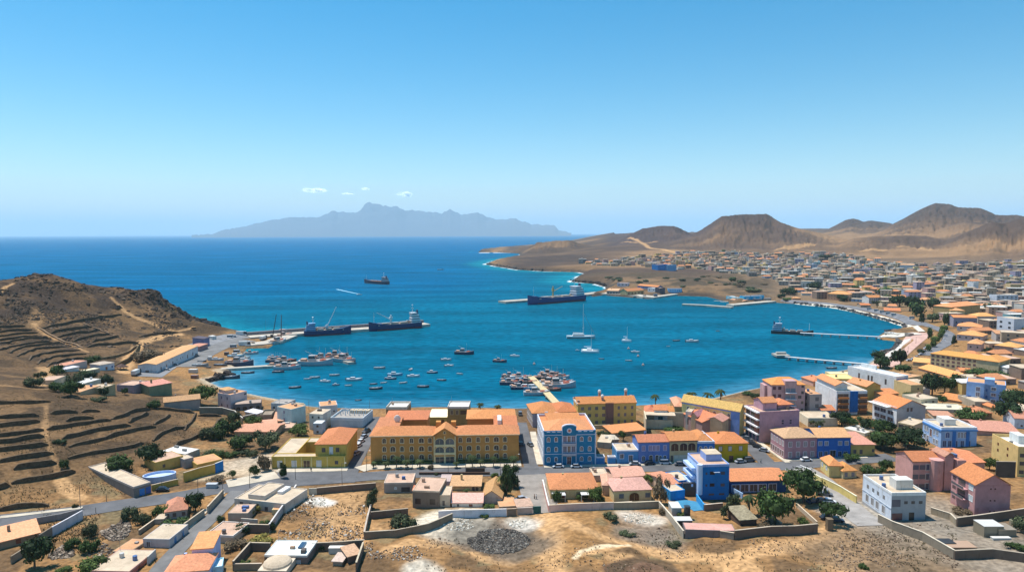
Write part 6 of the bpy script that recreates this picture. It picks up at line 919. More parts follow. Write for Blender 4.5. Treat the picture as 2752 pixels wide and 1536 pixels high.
for pr, t, x, y, yw, s, l in [(P_row,'U2',1185,508,15,.8,'tiny pale dinghy, the first left of the anchored group'), (P_row,'U2',1270,492,8,1.1,'white rowing boat next to the tiny pale dinghy'), (P_row,'U2',1495,465,8,1.1,'pale rowing boat lying alone just right of the low pier'), (P_dark,'U2',1040,608,14,1.2,'dark rimmed rowing boat farthest left, alone near the beach'), (P_mot,'U2',1390,538,-12,.9,'small motor boat with black outboard, left middle of the group'), (P_cab,'U2',1512,575,0,.5,'stubby boat with white cuddy below the lone pale rowing boat'),
 (P_row,'U2',1655,583,0,.75,'round white dinghy below the largest anchored motor boat'), (P_mot,'U2',1722,520,3,1.25,'largest white motor boat in the middle of the anchored group'), (P_dark,'U2',1942,565,15,.8,'short grey boat left of two crossing dinghies'), (P_row,'U2',2062,550,30,.7,'small white dinghy pointing up right'), (P_dark,'U2',1970,620,12,1.3,'long dark rowing boat near the bottom of the group'), (P_row,'U2',2012,384,4,1.3,'long white boat lying highest and alone in the group'), (P_row,'U2',2370,400,80,.9,'white boat seen end on right of the long white one'),
 (P_f4,'U2',2190,462,-3,.9,'blue green boat with small mast'), (P_mot,'U2',2402,478,5,1.0,'white motor boat near the blue green boat'), (P_cab,'U2',2140,507,-8,.85,'dark hulled cabin boat under the blue green boat'), (P_row,'U2',2285,552,25,.85,'tilted grey boat right of the small dinghy'), (P_dark,'U2',2515,598,-6,1.2,'dark open boat at the lower right of the group'), (P_dark,'U2',1768,752,5,.6,'black dinghy close to the beach'),
 (P_cab,'P',1162,1002,-5,.8,'dark cabin boat right of the anchored group'), (P_mot,'P',1199,967,0,.95,'black and white boat, upper one of a close pair'), (P_mot,'P',1207,983,5,.8,'black and white boat, lower one of a close pair'), (P_row,'P',1236,1005,-30,.8,'white skiff pointing down right, midway to the town pier'), (P_dark,'P',1187,1022,-5,1.0,'dark skiff lowest right of the group'), (P_mot,'V4',360,1188,-22,.95,'slim white motor boat above the fishing clusters'), (P_f4,'V4',1080,1118,0,.35,'tiny white tender beside the catamaran'),
 (P_dark,'V4',1355,1218,-10,.7,'dark boat with red inside right of the catamaran'), (P_mot,'V4',1745,1140,-12,.85,'white motor boat below the smaller catamaran'), (P_row,'V4',1668,1238,-15,.85,'grey skiff below the smaller catamaran'), (P_row,'V4',2125,1072,0,.5,'tiny white tender far right of the sailboats'), (P_mot,'V4',2400,1020,0,1.35,'large white motor boat alone in the middle of the bay'), (P_dark,'V4',2215,1008,0,1.0,'low dark raft left of the lone large motor boat'),
 (P_mot,'V3',425,590,-14,1.1,'small speedboat drawing a white wake'), (P_row,'V3',1820,160,0,2.6,'pale boat far out toward the headland'), (P_dark,'V5',185,1345,0,.6,'tiny dark buoy boat in the right half of the bay'), (P_dark,'P',748,1000,6,1.3,'dark skiff by the rocks below the low pier'), (P_dark,'V2',600,1112,4,2.2,'long dark barge moored at the rocky shore'), (P_dark,'V2',855,1040,8,1.4,'grey boat moored under the low pier'), (P_dark,'P',2235,990,0,1.2,'dark skiff near the second thin pier')]:
    put_boat(pr, t, x, y, yw, l, s=s)
for x, y, l in [(V, w_, n_) for V, w_, n_ in ((1665, 1100, 'small mooring buoy above the white motor boat'), (1775, 1187, 'small pale mooring buoy under the white motor boat'), (1833, 1290, 'mooring buoy at the right of the grey skiff'), (580, 1278, 'reddish mooring buoy above the town pier'))]:
    q = W(*T('V4', x, y), 0); tag(MB().ball((0, 0, .4), .9, .9, .9).tube((0, 0, 1), (0, 0, 2.0), .12).obj('mooring_buoy', mat((.5, .3, .25), 'paint'), None, q), l, 'buoy')
fr = random.Random(7); gF = 'fishing boats moored in clusters'
CL = [(P_f1,'V7',790,600,5,1.0,'dark fishing boat at the upper left of the left cluster'), (P_f2,'V7',960,625,-6,1.15,'white fishing boat with the tallest mast in the left cluster'), (P_f4,'V7',850,650,4,1.0,'turquoise boat between two dark ones in the left cluster'), (P_f1,'V7',790,720,4,1.15,'black fishing boat at the lower left corner of the left cluster'), (P_f3,'V7',930,705,3,1.0,'red brown fishing boat in the middle of the left cluster'), (P_f3,'V7',1075,705,-4,1.0,'orange red fishing boat touching the pier side of the left cluster'), (P_f2,'V7',1090,635,12,.7,'small white boat nearest the pier head on the left'),
 (P_f1,'V7',960,800,3,1.0,'dark boat in the lowest row of the left cluster'), (P_f4,'V7',1060,790,-5,1.0,'turquoise boat in the lowest row of the left cluster'), (P_f4,'V7',1180,800,6,1.1,'light blue boat tied right beside the pier'), (P_f2,'V7',890,765,0,.7,'small white boat left of the lowest row'), (P_f2,'V7',1235,900,4,1.25,'white boat with red cargo alone below the left cluster'), (P_f2,'V7',700,640,0,.55,'tiny white boat at the far left of the left cluster'),
 (P_f1,'V7',1310,625,5,.9,'blue hulled boat with a black post right of the pier head'), (P_f3,'V7',1410,635,-3,1.15,'red and cream fishing boat in the upper row of the right cluster'), (P_f3,'V7',1540,610,4,1.2,'orange fishing boat with two masts in the right cluster'), (P_f2,'V7',1660,615,8,.9,'white boat at the upper right of the right cluster'), (P_f2,'V7',1480,715,-4,1.2,'cream fishing boat in the middle of the right cluster'), (P_f3,'V7',1600,715,2,1.1,'dark red fishing boat in the middle of the right cluster'),
 (P_f2,'V7',1620,775,6,1.7,'largest white fishing boat at the bottom of the right cluster'), (P_f2,'V7',1740,690,10,.8,'white skiff at the far right of the right cluster'), (P_f3,'V7',1505,825,-15,.9,'red decked boat close under the right cluster'), (P_f3,'V7',1450,565,0,1.1,'pinkish boat topmost in the right cluster'), (P_f1,'V4',185,1250,-12,.85,'small dark fishing boat with white cabin above the left cluster'), (P_f1,'P',1248,951,-8,1.25,'black workboat with white wheelhouse and orange stripe'),
 (P_f1,'V2',1230,885,4,1.1,'dark fishing boat at the left end of the low pier'), (P_f3,'V2',1380,890,-4,1.3,'red fishing boat behind the low pier'), (P_f1,'V2',1290,955,-3,1.3,'dark fishing boat in front of the low pier'), (P_f2,'V2',1400,985,7,1.5,'long grey white boat in front of the low pier'), (P_f2,'V2',1790,925,4,2.0,'large pale blue white trawler at the middle of the low pier'), (P_f1,'V2',1890,855,-6,1.4,'dark rigged boat behind the large pale trawler'), (P_f3,'V2',2085,815,8,1.4,'rusty red boat behind the bend of the low pier'),
 (P_f2,'V2',2190,885,-28,1.7,'white boat lying across the tip of the low pier'), (P_f1,'V2',2270,890,-50,1.2,'dark boat at the very tip of the low pier'), (P_f2,'V2',1215,835,20,.8,'little white boat behind the left end of the low pier'), (P_f2,'V2',1275,625,70,1.6,'pale wooden boat with high bow at the fishing quay'), (P_f3,'V2',1360,540,60,1.4,'boat with pinkish deck behind the high bowed one'), (P_f2,'V2',900,775,25,.9,'white boat hauled at the inner slip'), (P_f4,'V2',800,870,10,.9,'turquoise cabin boat at the inner slip')]
for pr, t, x, y, yw, s, l in CL: put_boat(pr, t, x, y, yw, l, 'fishing boat', gF, s=s)
for pr, x, y, yw, s, l in [(P_f4,690,815,5,1.1,'boat with brown hull under a round white canopy on the slip'), (P_f1,740,925,4,1.6,'long dark boat hauled out beside the low pier root'), (P_dark,480,935,0,1.5,'brown wooden boat skeleton on the dirt slip'), (P_mot,425,860,5,1.2,'white boat on a trailer at the quay edge'), (P_row,200,940,2,1.8,'brown upturned boat by the road on the quay'), (P_dark,220,880,12,1.0,'dark skiff with blue tarp beside the quay road'), (P_row,830,830,35,1.0,'pale skiff dragged up on the inner slip')]:
    put_boat(pr, 'V2', x, y, yw, l, on=1, s=s)
def ship(bow, stern, H, label, hullc, supc, name='cargo_ship', sup=.16, crane=None, mast=True, funnel=(.03, .05, .12), red=(.18, .04, .035), deckc=(.45, .36, .28), suph=9, house_at_bow=False):
    a = W(*bow, 0); b = W(*stern, 0); L_ = math.hypot(*(a - b)[:2]); c = (a + b) / 2; o = thing(name, label, 'cargo ship', (c[0], c[1], 0), math.atan2(a[1] - b[1], a[0] - b[0])); Bm = L_ * .15
    R_ = hullrings(L_, Bm, H, n=15, bowup=.75, keel=-.6, flare=1.04, sternw=.82)
    MB().loft(R_).obj('hull', mat(hullc, 'paint'), o)
    MB().loft([[(r[0][0] * .992, r[0][1] * 1.30, -.7), (r[5][0] * .992, r[5][1] * 1.30, -.7), (r[5][0] * .992, r[5][1] * 1.335, H * .22), (r[0][0] * .992, r[0][1] * 1.335, H * .22)] for r in R_[:13]]).obj('boot_stripe', mat(red, 'paint'), o)
    MB().box(-L_ * .28, -Bm * .36, H * .9, L_ * .34, Bm * .36, H * 1.08).obj('deck', mat(deckc, 'concrete'), o)
    for k in range(3): MB().box(L_ * (-.22 + k * .17), -Bm * .27, H * 1.08, L_ * (-.22 + k * .17) + L_ * .13, Bm * .27, H * 1.08 + 1.3).obj('hatch_cover', mat(tuple(v * .85 for v in deckc), 'paint'), o)
    s0 = -L_ * .46; s1 = s0 + L_ * sup; sb = MB().box(s0, -Bm * .44, H, s1, Bm * .44, H + suph * .5).box(s0 + L_ * .02, -Bm * .38, H + suph * .5, s1 - .4, Bm * .38, H + suph * .8).box(s0 + L_ * .06, -Bm * .46, H + suph * .8, s1, Bm * .46, H + suph)
    sp = sb.obj('superstructure', mat(supc, 'paint'), o); z = H + suph * .12
    while z < H + suph: MB().box(s0 + .2 + L_ * .06 * (z > H + suph * .8), -Bm * (.47 if z > H + suph * .8 else .445 if z < H + suph * .48 else .385), z, s1 + .05 - .4 * (H + suph * .5 < z < H + suph * .78), Bm * (.47 if z > H + suph * .8 else .445 if z < H + suph * .48 else .385), z + suph * .07).obj('window_band', mat((.07, .08, .10), 'glass'), sp); z += suph * .24
    MB().tube((s0 + L_ * .035, 0, H + suph * .5), (s0 + L_ * .03, 0, H + suph * 1.25), Bm * .12, n=10).obj('funnel', mat(funnel, 'paint'), o)
    MB().tube((s1 - 2, 0, H + suph), (s1 - 2, 0, H + suph * 1.75), .28, .12).box(s1 - 3.4, -.1, H + suph * 1.4, s1 - .6, .1, H + suph * 1.45).ball((s1 - 2, 0, H + suph * 1.75), .8, .8, .4).obj('mast', mat((.66, .6, .58), 'paint'), o)
    MB().box(L_ * .37, -Bm * .3, H * 1.2, L_ * .44, Bm * .3, H * 1.5).obj('forecastle', mat(hullc, 'paint'), o)
    if mast: MB().tube((L_ * .40, 0, H * 1.4), (L_ * .40, 0, H * 1.4 + suph), .22, .1).box(L_ * .40 - .08, -1, H * 1.4 + suph * .6, L_ * .40 + .08, 1, H * 1.4 + suph * .64).obj('foremast', mat((.66, .64, .6), 'paint'), o)
    if crane:
        x, hgt, dx, dz, cc = crane; k = MB().tube((L_ * x, 0, H), (L_ * x, 0, H + hgt), 1.1, .8, n=8).box(L_ * x - 1.4, -1.2, H + hgt * .55, L_ * x + 1.4, 1.2, H + hgt * .8); k.obj('crane_post', mat(cc, 'paint'), o); MB().tube((L_ * x, 0, H + hgt * .5), (L_ * x + dx, 0, H + dz), .45, .25).obj('crane_jib', mat(cc, 'paint'), o)
    rg = random.Random(label)
    for k in range(3): MB().box(-L_ * .3 + k * 1.6, -Bm * .3 + k, H, -L_ * .3 + k * 1.6 + 1.2, -Bm * .3 + k + 2.4, H + 1.8 + k * .5).obj('deck_gear', mat((.45, .1, .04) if k % 2 else (.5, .4, .3), 'paint'), o)
    return o
NAVY = (.012, .03, .11)
ship((991, 890), (1131, 879), 5.2, 'navy cargo ship with tall white bridge at the end of the left breakwater', NAVY, (.66, .66, .66), crane=(.08, 9, 14, 12, (.66, .66, .64)), suph=10)
ship((944, 896), (817, 903), 4.6, 'navy cargo ship with blue bridge and slender crane at the left breakwater', NAVY, (.20, .38, .60), crane=(-.02, 5, 9, 21, (.55, .58, .62)), suph=7, mast=False, sup=.2)
ship((979, 760), (1043, 764), 4.6, 'small dark coaster lying alone in the open bay', (.03, .02, .045), (.42, .34, .34), suph=9, deckc=(.45, .26, .18))
ship((1418, 819), (1567, 806), 7.2, 'large blue cargo ship with yellow crane at the right breakwater', (.01, .04, .16), (.66, .67, .70), crane=(.06, 15, -17, 14, (.50, .34, .12)), suph=13, sup=.15)
ship((2186, 900), (2072, 895), 2.6, 'low black coaster with bridge at its left end moored at the thin pier', (.02, .02, .022), (.46, .48, .56), suph=7, sup=.22, deckc=(.42, .34, .28))
# yachts
def mono(x0, x1, y, label, mh):
    a = W(x0, y, 0); b = W(x1, y, 0); L_ = b[0] - a[0]; o = thing('sailing_yacht', label, 'sailing yacht', ((a[0] + b[0]) / 2, a[1], 0), 0)
    R_ = [[(-p[0], p[1], p[2]) for p in r[::-1]] for r in hullrings(L_, L_ * .24, 2.0, n=13, bowup=.15, keel=-.5, sternw=.7)]; R_ = hullrings(L_, L_ * .22, 2.0, n=13, bowup=.15, sternw=.7)
    MB().loft(R_).obj('hull', mat((.66, .66, .64), 'paint'), o); MB().loft([[(r[0][0] * .99, r[0][1] * 1.36, .1), (r[5][0] * .99, r[5][1] * 1.36, .1), (r[5][0] * .99, r[5][1] * 1.42, .7), (r[0][0] * .99, r[0][1] * 1.42, .7)] for r in R_[:11]]).obj('hull_stripe', mat((.03, .03, .04), 'paint'), o)
    c = MB().box(-L_ * .3, -L_ * .07, 2.0, L_ * .12, L_ * .07, 3.3, t=.3).obj('cabin', mat((.68, .68, .66), 'paint'), o); MB().box(-L_ * .28, -L_ * .071, 2.4, L_ * .1, L_ * .071, 2.9).obj('window_band', mat(DGLASS, 'glass'), c)
    MB().tube((L_ * .08, 0, 2), (L_ * .08, 0, mh), .28, .14).obj('mast', mat((.62, .62, .60), 'paint'), o); MB().tube((L_ * .08, 0, 4.2), (-L_ * .28, 0, 4.6), .5, .4).obj('furled_sail', mat((.7, .7, .68), 'cloth'), o); MB().tube((L_ * .49, 0, 2.4), (L_ * .10, 0, mh * .72), .16).obj('forestay', mat((.3, .32, .34), 'paint'), o); MB().tube((L_ * .04, -1.6, mh * .3), (L_ * .12, 1.6, mh * .3), .12).obj('spreader', mat((.6, .6, .6), 'paint'), o)
mono(1523, 1600, 908, 'big white single hulled sailing yacht with a very tall mast', 30)
def cat_(x, y, L_, mh, label):
    a = W(x, y, 0); o = thing('catamaran', label, 'catamaran', a, R(-8))
    for s in (-1, 1): MB().loft([[(p[0], p[1] + s * L_ * .22, p[2]) for p in r] for r in hullrings(L_, L_ * .14, 1.2, bowup=.2)]).obj('hull', mat((.72, .72, .71), 'paint'), o)
    MB().box(-L_ * .42, -L_ * .24, .9, L_ * .15, L_ * .24, 1.7).obj('bridge_deck', mat((.74, .74, .72), 'paint'), o); c = MB().box(-L_ * .2, -L_ * .17, 1.7, L_ * .1, L_ * .17, 2.7, t=.5).obj('cabin', mat((.74, .74, .72), 'paint'), o); MB().box(-L_ * .17, -L_ * .16, 2.0, L_ * .08, L_ * .16, 2.35).obj('window_band', mat(DGLASS, 'glass'), c)
    MB().tube((L_ * .06, 0, 2.5), (L_ * .06, 0, mh), .18, .09).obj('mast', mat((.62, .62, .60), 'paint'), o); MB().tube((L_ * .06, 0, 4), (-L_ * .35, 0, 4.1), .3, .22).obj('furled_sail', mat((.7, .72, .74), 'cloth'), o)
cat_(1586, 945, 14, 18, 'larger white catamaran just below the tall masted yacht'); cat_(1684, 917, 8, 12.5, 'smaller white catamaran right of the tall masted yacht')
# wake
wk = MB(); p0 = W(966, 790, 0); p1 = W(905, 777, 0); d = (p1 - p0)[:2]; d = d / np.linalg.norm(d); n_v = np.array([-d[1], d[0]])
L_ = float(np.linalg.norm((p1 - p0)[:2])); wk.add([(p0[0] + n_v[0] * 1.0, p0[1] + n_v[1] * 1.0, .05), (p0[0] - n_v[0] * 1.0, p0[1] - n_v[1] * 1.0, .05), (p1[0] - n_v[0] * 2, p1[1] - n_v[1] * 2, .05), (p1[0] + n_v[0] * 2, p1[1] + n_v[1] * 2, .05)], [(0, 1, 2, 3)]); x = wk.obj('wake', mat((.35, .6, .72), 'flat')); x['kind'] = 'stuff'
# ---------------------------------------------------------------- vegetation
def crown_mesh(seed, kind, col, nq=70):
    rg = random.Random(seed); mb = MB(); mb2 = []
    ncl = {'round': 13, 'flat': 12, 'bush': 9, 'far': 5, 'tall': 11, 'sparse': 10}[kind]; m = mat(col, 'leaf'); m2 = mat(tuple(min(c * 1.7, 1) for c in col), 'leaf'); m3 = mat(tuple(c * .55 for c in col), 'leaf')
    for k in range(ncl):
        a = rg.uniform(0, 6.28); r = rg.uniform(0, .68) ** .8
        if kind == 'flat': z = .80 + rg.uniform(-.06, .08) - r * .12; rr = (.34, .34, .13)
        elif kind == 'bush': z = .38 + rg.uniform(-.12, .2) * (1 - r); rr = (.38, .38, .34)
        elif kind == 'tall': z = rg.uniform(.25, .82); r *= .75; rr = (.36, .36, .20)
        elif kind == 'far': z = .45 + rg.uniform(-.12, .25) * (1 - r); rr = (.46, .46, .40)
        elif kind == 'sparse': z = rg.uniform(.4, .85); rr = (.25, .25, .15)
        else: z = .58 + rg.uniform(-.22, .26) * (1 - r * .7); rr = (.36, .36, .23)
        c = (r * math.cos(a), r * math.sin(a), z); f = rg.uniform(.75, 1.15); rr = [x * f for x in rr]
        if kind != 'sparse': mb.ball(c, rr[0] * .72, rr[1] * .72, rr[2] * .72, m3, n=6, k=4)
        for q in range(nq if kind != 'far' else 26):
            u = rg.uniform(0, 6.28); v = math.acos(rg.uniform(-.75, 1)); n = Vector((math.sin(v) * math.cos(u), math.sin(v) * math.sin(u), math.cos(v))); p = Vector((c[0] + rr[0] * n.x, c[1] + rr[1] * n.y, c[2] + rr[2] * n.z)) * rg.uniform(.92, 1.04)
            t = (n + Vector((rg.uniform(-.9, .9), rg.uniform(-.9, .9), rg.uniform(-.5, .9)))).normalized(); a1 = t.orthogonal().normalized(); a1 = (Matrix.Rotation(rg.uniform(0, 6), 3, t) @ a1); b1 = t.cross(a1); s = rg.uniform(.035, .075) * (1.5 if kind == 'far' else 1)
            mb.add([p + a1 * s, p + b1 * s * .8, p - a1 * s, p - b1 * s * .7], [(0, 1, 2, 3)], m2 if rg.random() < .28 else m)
    return mb.mesh('crown')
def trunk_mesh(kind):
    mb = MB(); rg = random.Random(kind); h = {'round': .5, 'flat': .72, 'bush': .3, 'far': .35, 'tall': .4, 'sparse': .6}[kind]; mb.tube((0, 0, -.1), (.02, .01, h), .07, .045)
    for k in range(4): a = k * 1.6 + .4; mb.tube((.02, .01, h * .8), (.34 * math.cos(a), .34 * math.sin(a), h * 1.25), .035, .015, n=5)
    return mb.mesh('trunk', mat((.11, .08, .055), 'trunk'))
GC = dict(tree=(.045, .078, .020), bush=(.072, .088, .040), dry=(.15, .11, .065), dark=(.028, .050, .018), light=(.085, .125, .030), yel=(.20, .17, .04))
_CR = {}
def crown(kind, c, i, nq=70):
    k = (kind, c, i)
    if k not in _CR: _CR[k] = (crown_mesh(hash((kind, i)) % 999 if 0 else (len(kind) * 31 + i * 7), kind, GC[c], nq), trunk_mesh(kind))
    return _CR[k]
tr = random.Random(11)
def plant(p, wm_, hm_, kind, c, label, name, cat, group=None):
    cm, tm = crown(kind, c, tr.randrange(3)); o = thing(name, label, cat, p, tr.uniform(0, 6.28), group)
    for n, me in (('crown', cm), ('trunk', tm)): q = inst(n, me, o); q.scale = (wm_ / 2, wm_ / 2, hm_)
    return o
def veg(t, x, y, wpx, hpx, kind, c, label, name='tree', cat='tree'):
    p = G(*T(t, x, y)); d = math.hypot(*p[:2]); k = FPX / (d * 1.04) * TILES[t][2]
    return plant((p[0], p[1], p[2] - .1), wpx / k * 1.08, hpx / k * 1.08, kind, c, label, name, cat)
sB = ('shrub', 'shrub')
VG = [('U1',470,490,110,75,'bush','bush','grey green shrub at the top of the field path',1),('U1',390,590,180,110,'bush','bush','wide shrub left of the hamlet below the field path',1),('U1',655,490,150,120,'round','tree','dark tree left of the thin white canopy'),('U1',1040,325,170,90,'bush','tree','bushy tree between the pink and the white hamlet houses'),('U1',855,590,180,150,'bush','bush','large grey green bush in the middle of the hamlet',1),('U1',820,705,220,140,'round','tree','densest round dark tree at the lower edge of the hamlet'),('U1',1000,505,200,100,'bush','dark','dark hedge like tree below the cream hamlet shed'),('U1',1215,570,170,120,'bush','dark','dark tree right of the whitish hamlet roof'),('U1',1210,690,110,110,'bush','dark','dark shrub on the tan box house',1),('U1',640,645,170,110,'bush','tree','green shrub at the left end of the hamlet',1),('U1',1700,310,330,150,'bush','dry','dry grey brown brush on the bank behind the long warehouse',1),('U1',1785,835,170,95,'bush','tree','green shrub left of the grey stone house',1),('U1',1435,685,70,70,'round','tree','tiny tree in the hamlet square'),('U1',2300,800,300,190,'round','light','bright green tree beside the beach end house'),('U1',2380,1190,180,140,'bush','bush','bush at the right end of the lower terraces',1),('U1',2510,1200,160,150,'bush','tree','taller bush at the right end of the lower terraces',1),('U1',1150,765,160,60,'bush','bush','low shrub under the hamlet edge',1),('U1',690,1240,130,50,'bush','dark','dark scrub beside the stream bed',1),
 ('T1',740,245,100,110,'bush','tree','shrub on the warehouse wall corner',1),('T1',1380,255,330,170,'bush','tree','wide green tree behind the grey brown warehouse'),('T1',1735,215,260,215,'round','dark','big dark tree behind the ochre house yard'),('T1',2420,130,220,90,'bush','bush','shrub row above the peach roofed ochre house',1),('T1',1480,840,180,160,'bush','bush','large round bush below the road, the upper one',1),('T1',1640,895,180,150,'bush','bush','large round bush below the road, the lower one',1),('T1',1855,800,190,150,'bush','light','light green bush left of the faded red roof',1),('T1',1040,1030,160,150,'bush','bush','tall bush above the yellow weeds',1),('T1',830,1165,160,120,'bush','tree','bush in the middle of the rubble slope',1),('T1',1030,1210,190,160,'bush','tree','round bush right of the rubble slope middle',1),('T1',390,1190,230,130,'bush','tree','bush against the lower left house',1),('T1',400,1400,300,280,'round','dark','big black green tree at the lower left'),('T1',1060,1420,300,160,'bush','light','bright green bush beside the brick red house',1),('T1',710,1440,170,60,'bush','light','low green bush at the very bottom left',1),('T1',2250,745,220,190,'round','dark','dark tree right of the faded red roof'),('T1',1990,945,300,120,'bush','tree','hedge like bush above the whitewashed house',1),('T1',865,700,60,50,'bush','dark','tiny dark shrub on the road bank',1),
 ('U2',270,1140,260,200,'bush','tree','large bush at the left of the thicket',1),('U2',90,1190,230,150,'bush','bush','grey green bush at the far left of the thicket',1),('U2',530,1060,210,120,'round','light','leafy tree under the white arched roof'),('U2',1080,1165,240,130,'round','light','bright green tree behind the yellow courtyard building'),('U2',410,1290,280,160,'bush','tree','dark green bush in the middle of the thicket',1),('U2',700,1310,320,200,'round','bush','widest tree of the thicket left of the yellow courtyard building'),('U2',520,1385,200,90,'bush','bush','low bush below the thicket',1),('U2',120,1400,230,100,'bush','tree','bush above the peach roofed ochre house',1),('U2',320,1400,180,70,'bush','tree','low bush between ochre house and thicket',1),('T2',680,265,190,200,'bush','dry','brownish tree at the left of the yellow courtyard building'),('U2',340,1000,160,140,'bush','bush','bush inside the curved stone wall',1),
 ('T2',325,375,130,115,'sparse','tree','small street tree in the pale square, the left one'),('T2',580,350,120,130,'round','tree','small street tree in the pale square, the middle one'),('T2',912,360,100,170,'tall','tree','slim street tree before the yellow courtyard building'),('T2',1925,730,200,260,'tall','bush','tall shaggy tree at the corner of the vacant lot'),('T2',2280,955,340,200,'bush','bush','wide bush filling the overgrown yard',1),('T2',430,995,200,120,'bush','dark','dark bush under the cream terraced house',1),('T2',700,900,130,70,'bush','tree','small bush inside the lower cream yard',1),('T2',570,760,170,90,'bush','yel','yellow weed clump on the cream terraced house',1),('T2',340,1170,270,120,'bush','dry','grey bush left of the scrap yard',1),('T2',460,1360,130,70,'bush','light','fresh green bush in the scrap yard corner',1),('T2',190,865,100,90,'bush','tree','bush by the sloping lane bend',1),('T2',1340,1195,90,90,'bush','tree','bush behind the white roofed house',1),('T2',640,1090,300,70,'bush','yel','yellowish scrub above the scrap yard',1),('T2',760,960,130,130,'bush','dark','dark shrub at the corner of the long straight wall',1),('T2',150,420,240,90,'sparse','dry','dry shrub beside the pale square',1),
 ('T3',1120,590,180,330,'tall','dark','tallest dark tree right of the peach gable house'),('T3',1200,470,200,240,'tall','dark','second dark tree right of the tallest one'),('T3',1110,400,150,200,'tall','tree','dark tree top reaching the street by the palms'),('T3',980,345,110,60,'bush','light','light hedge behind the peach gable house',1),('T3',915,720,140,90,'bush','light','small green tree in front of the peach gable house'),('T3',1690,665,120,160,'round','light','green garden tree at the left pergola'),('T3',2140,640,190,190,'round','light','bright green garden tree at the right of the bungalow'),('T3',2195,650,110,100,'bush','light','rounded garden bush beside the bright green tree',1),('T3',1990,600,170,90,'bush','tree','garden shrub under the right pergola',1),('T3',2320,830,190,100,'bush','bush','lone bush on the wasteland in front of the olive wall',1),('T3',870,810,120,50,'bush','light','small bright shrub against the whitewashed wall',1),
 ('T4',430,430,150,110,'round','light','green tree poking between two pink roofs'),('T4',540,650,230,310,'tall','dry','tall brown leaved tree left of the blue annex'),('T4',1265,830,130,160,'tall','bush','left tree of the trio below the tower house'),('T4',1375,750,200,220,'tall','bush','feathery middle tree below the tower house'),('T4',1850,900,470,380,'round','tree','huge green garden tree behind the shack'),('T4',2180,640,430,340,'round','tree','huge green tree beside the concrete lane'),('T4',2180,905,150,110,'bush','light','small bush in the right corner of the tree garden',1),('T4',1760,945,220,100,'bush','dry','dry brown shrubs beside the shack',1),('T4',790,805,140,70,'bush','light','green shrub by the black tank in the yard',1),('T4',570,780,120,90,'bush','dry','dry weeds along the diagonal wall',1),('T4',150,1010,200,50,'bush','bush','flat green weeds on the dark wasteland patch',1),('T4',680,1140,200,60,'bush','bush','weeds by the left bend of the wide dirt track',1),
 ('T5',355,880,330,215,'flat','tree','umbrella shaped acacia over the parked cars'),('T5',820,320,240,120,'bush','tree','bushes behind the white two storey block',1),('T5',975,285,150,120,'round','tree','tree beside the pink apartment complex'),('T5',590,165,200,75,'round','tree','tree behind the yellow house'),('X1',1780,700,260,230,'round','light','light tree in front of the blank yellow wall'),('T5',2540,970,180,150,'bush','bush','bush at the right edge below the huts',1),('T5',2480,1180,180,80,'bush','tree','green shrub at the bottom right yard',1),('T5',720,1400,120,60,'bush','tree','lone round shrub on the orange dirt track',1),('T5',1840,760,200,60,'bush','dry','dry shrubs at the foot of the three storey pink house',1),
 ('U6',1680,930,330,220,'round','dark','first tree of the dark belt from the left'),('U6',1860,950,300,190,'round','tree','second tree of the dark belt from the left'),('U6',2100,1000,300,180,'round','dark','third tree of the dark belt from the left'),('U6',2340,1070,320,220,'round','tree','fourth tree of the dark belt from the left'),('U6',2500,1050,220,180,'round','dark','last tree of the dark belt beside the white office'),('U6',1260,960,240,130,'sparse','bush','sparse tree behind the weathered tile roof'),('U6',2390,1330,400,250,'round','tree','broad tree above the olive yellow house'),('U6',180,450,210,100,'bush','dark','dark shrubs by the shore left of the pink block',1),('U5',1850,310,180,50,'bush','tree','green shore shrubs above the ochre roof',1),
 ('U7',565,470,190,120,'round','tree','round tree below the yellow tan house'),('U7',980,400,310,320,'round','dark','large dark tree right of the yellow tan house'),('U7',1200,360,300,260,'round','tree','middle tree of the dark clump'),('U7',1430,290,230,220,'round','dark','right tree of the dark clump beside the light blue block'),('U7',1160,545,150,120,'round','tree','small tree before the long orange ridge'),('U7',1640,865,430,200,'round','tree','wide tree behind the pale blue mansion'),('U7',2290,860,400,290,'round','dark','big dark tree under the light blue block, lower one'),('U7',2360,610,380,250,'round','dark','big dark tree right of the light blue block, upper one'),('U7',120,1290,420,230,'round','tree','tree crown left of the pale blue mansion, the outer one'),('U7',560,1310,520,300,'round','dark','widest tree crown left of the pale blue mansion'),
 ('U4',1830,930,240,210,'sparse','tree','dark tree in the yard behind the blue cottage'),('U4',1500,840,260,110,'bush','dark','dark brush below the yellow apartment block',1),('U4',2050,860,180,90,'bush','tree','tree over the long low orange shed'),('U5',790,800,300,60,'bush','tree','green growth inside the cream courtyard ruin',1),('U4',2300,600,140,50,'bush','light','green patch before the mural house',1)]
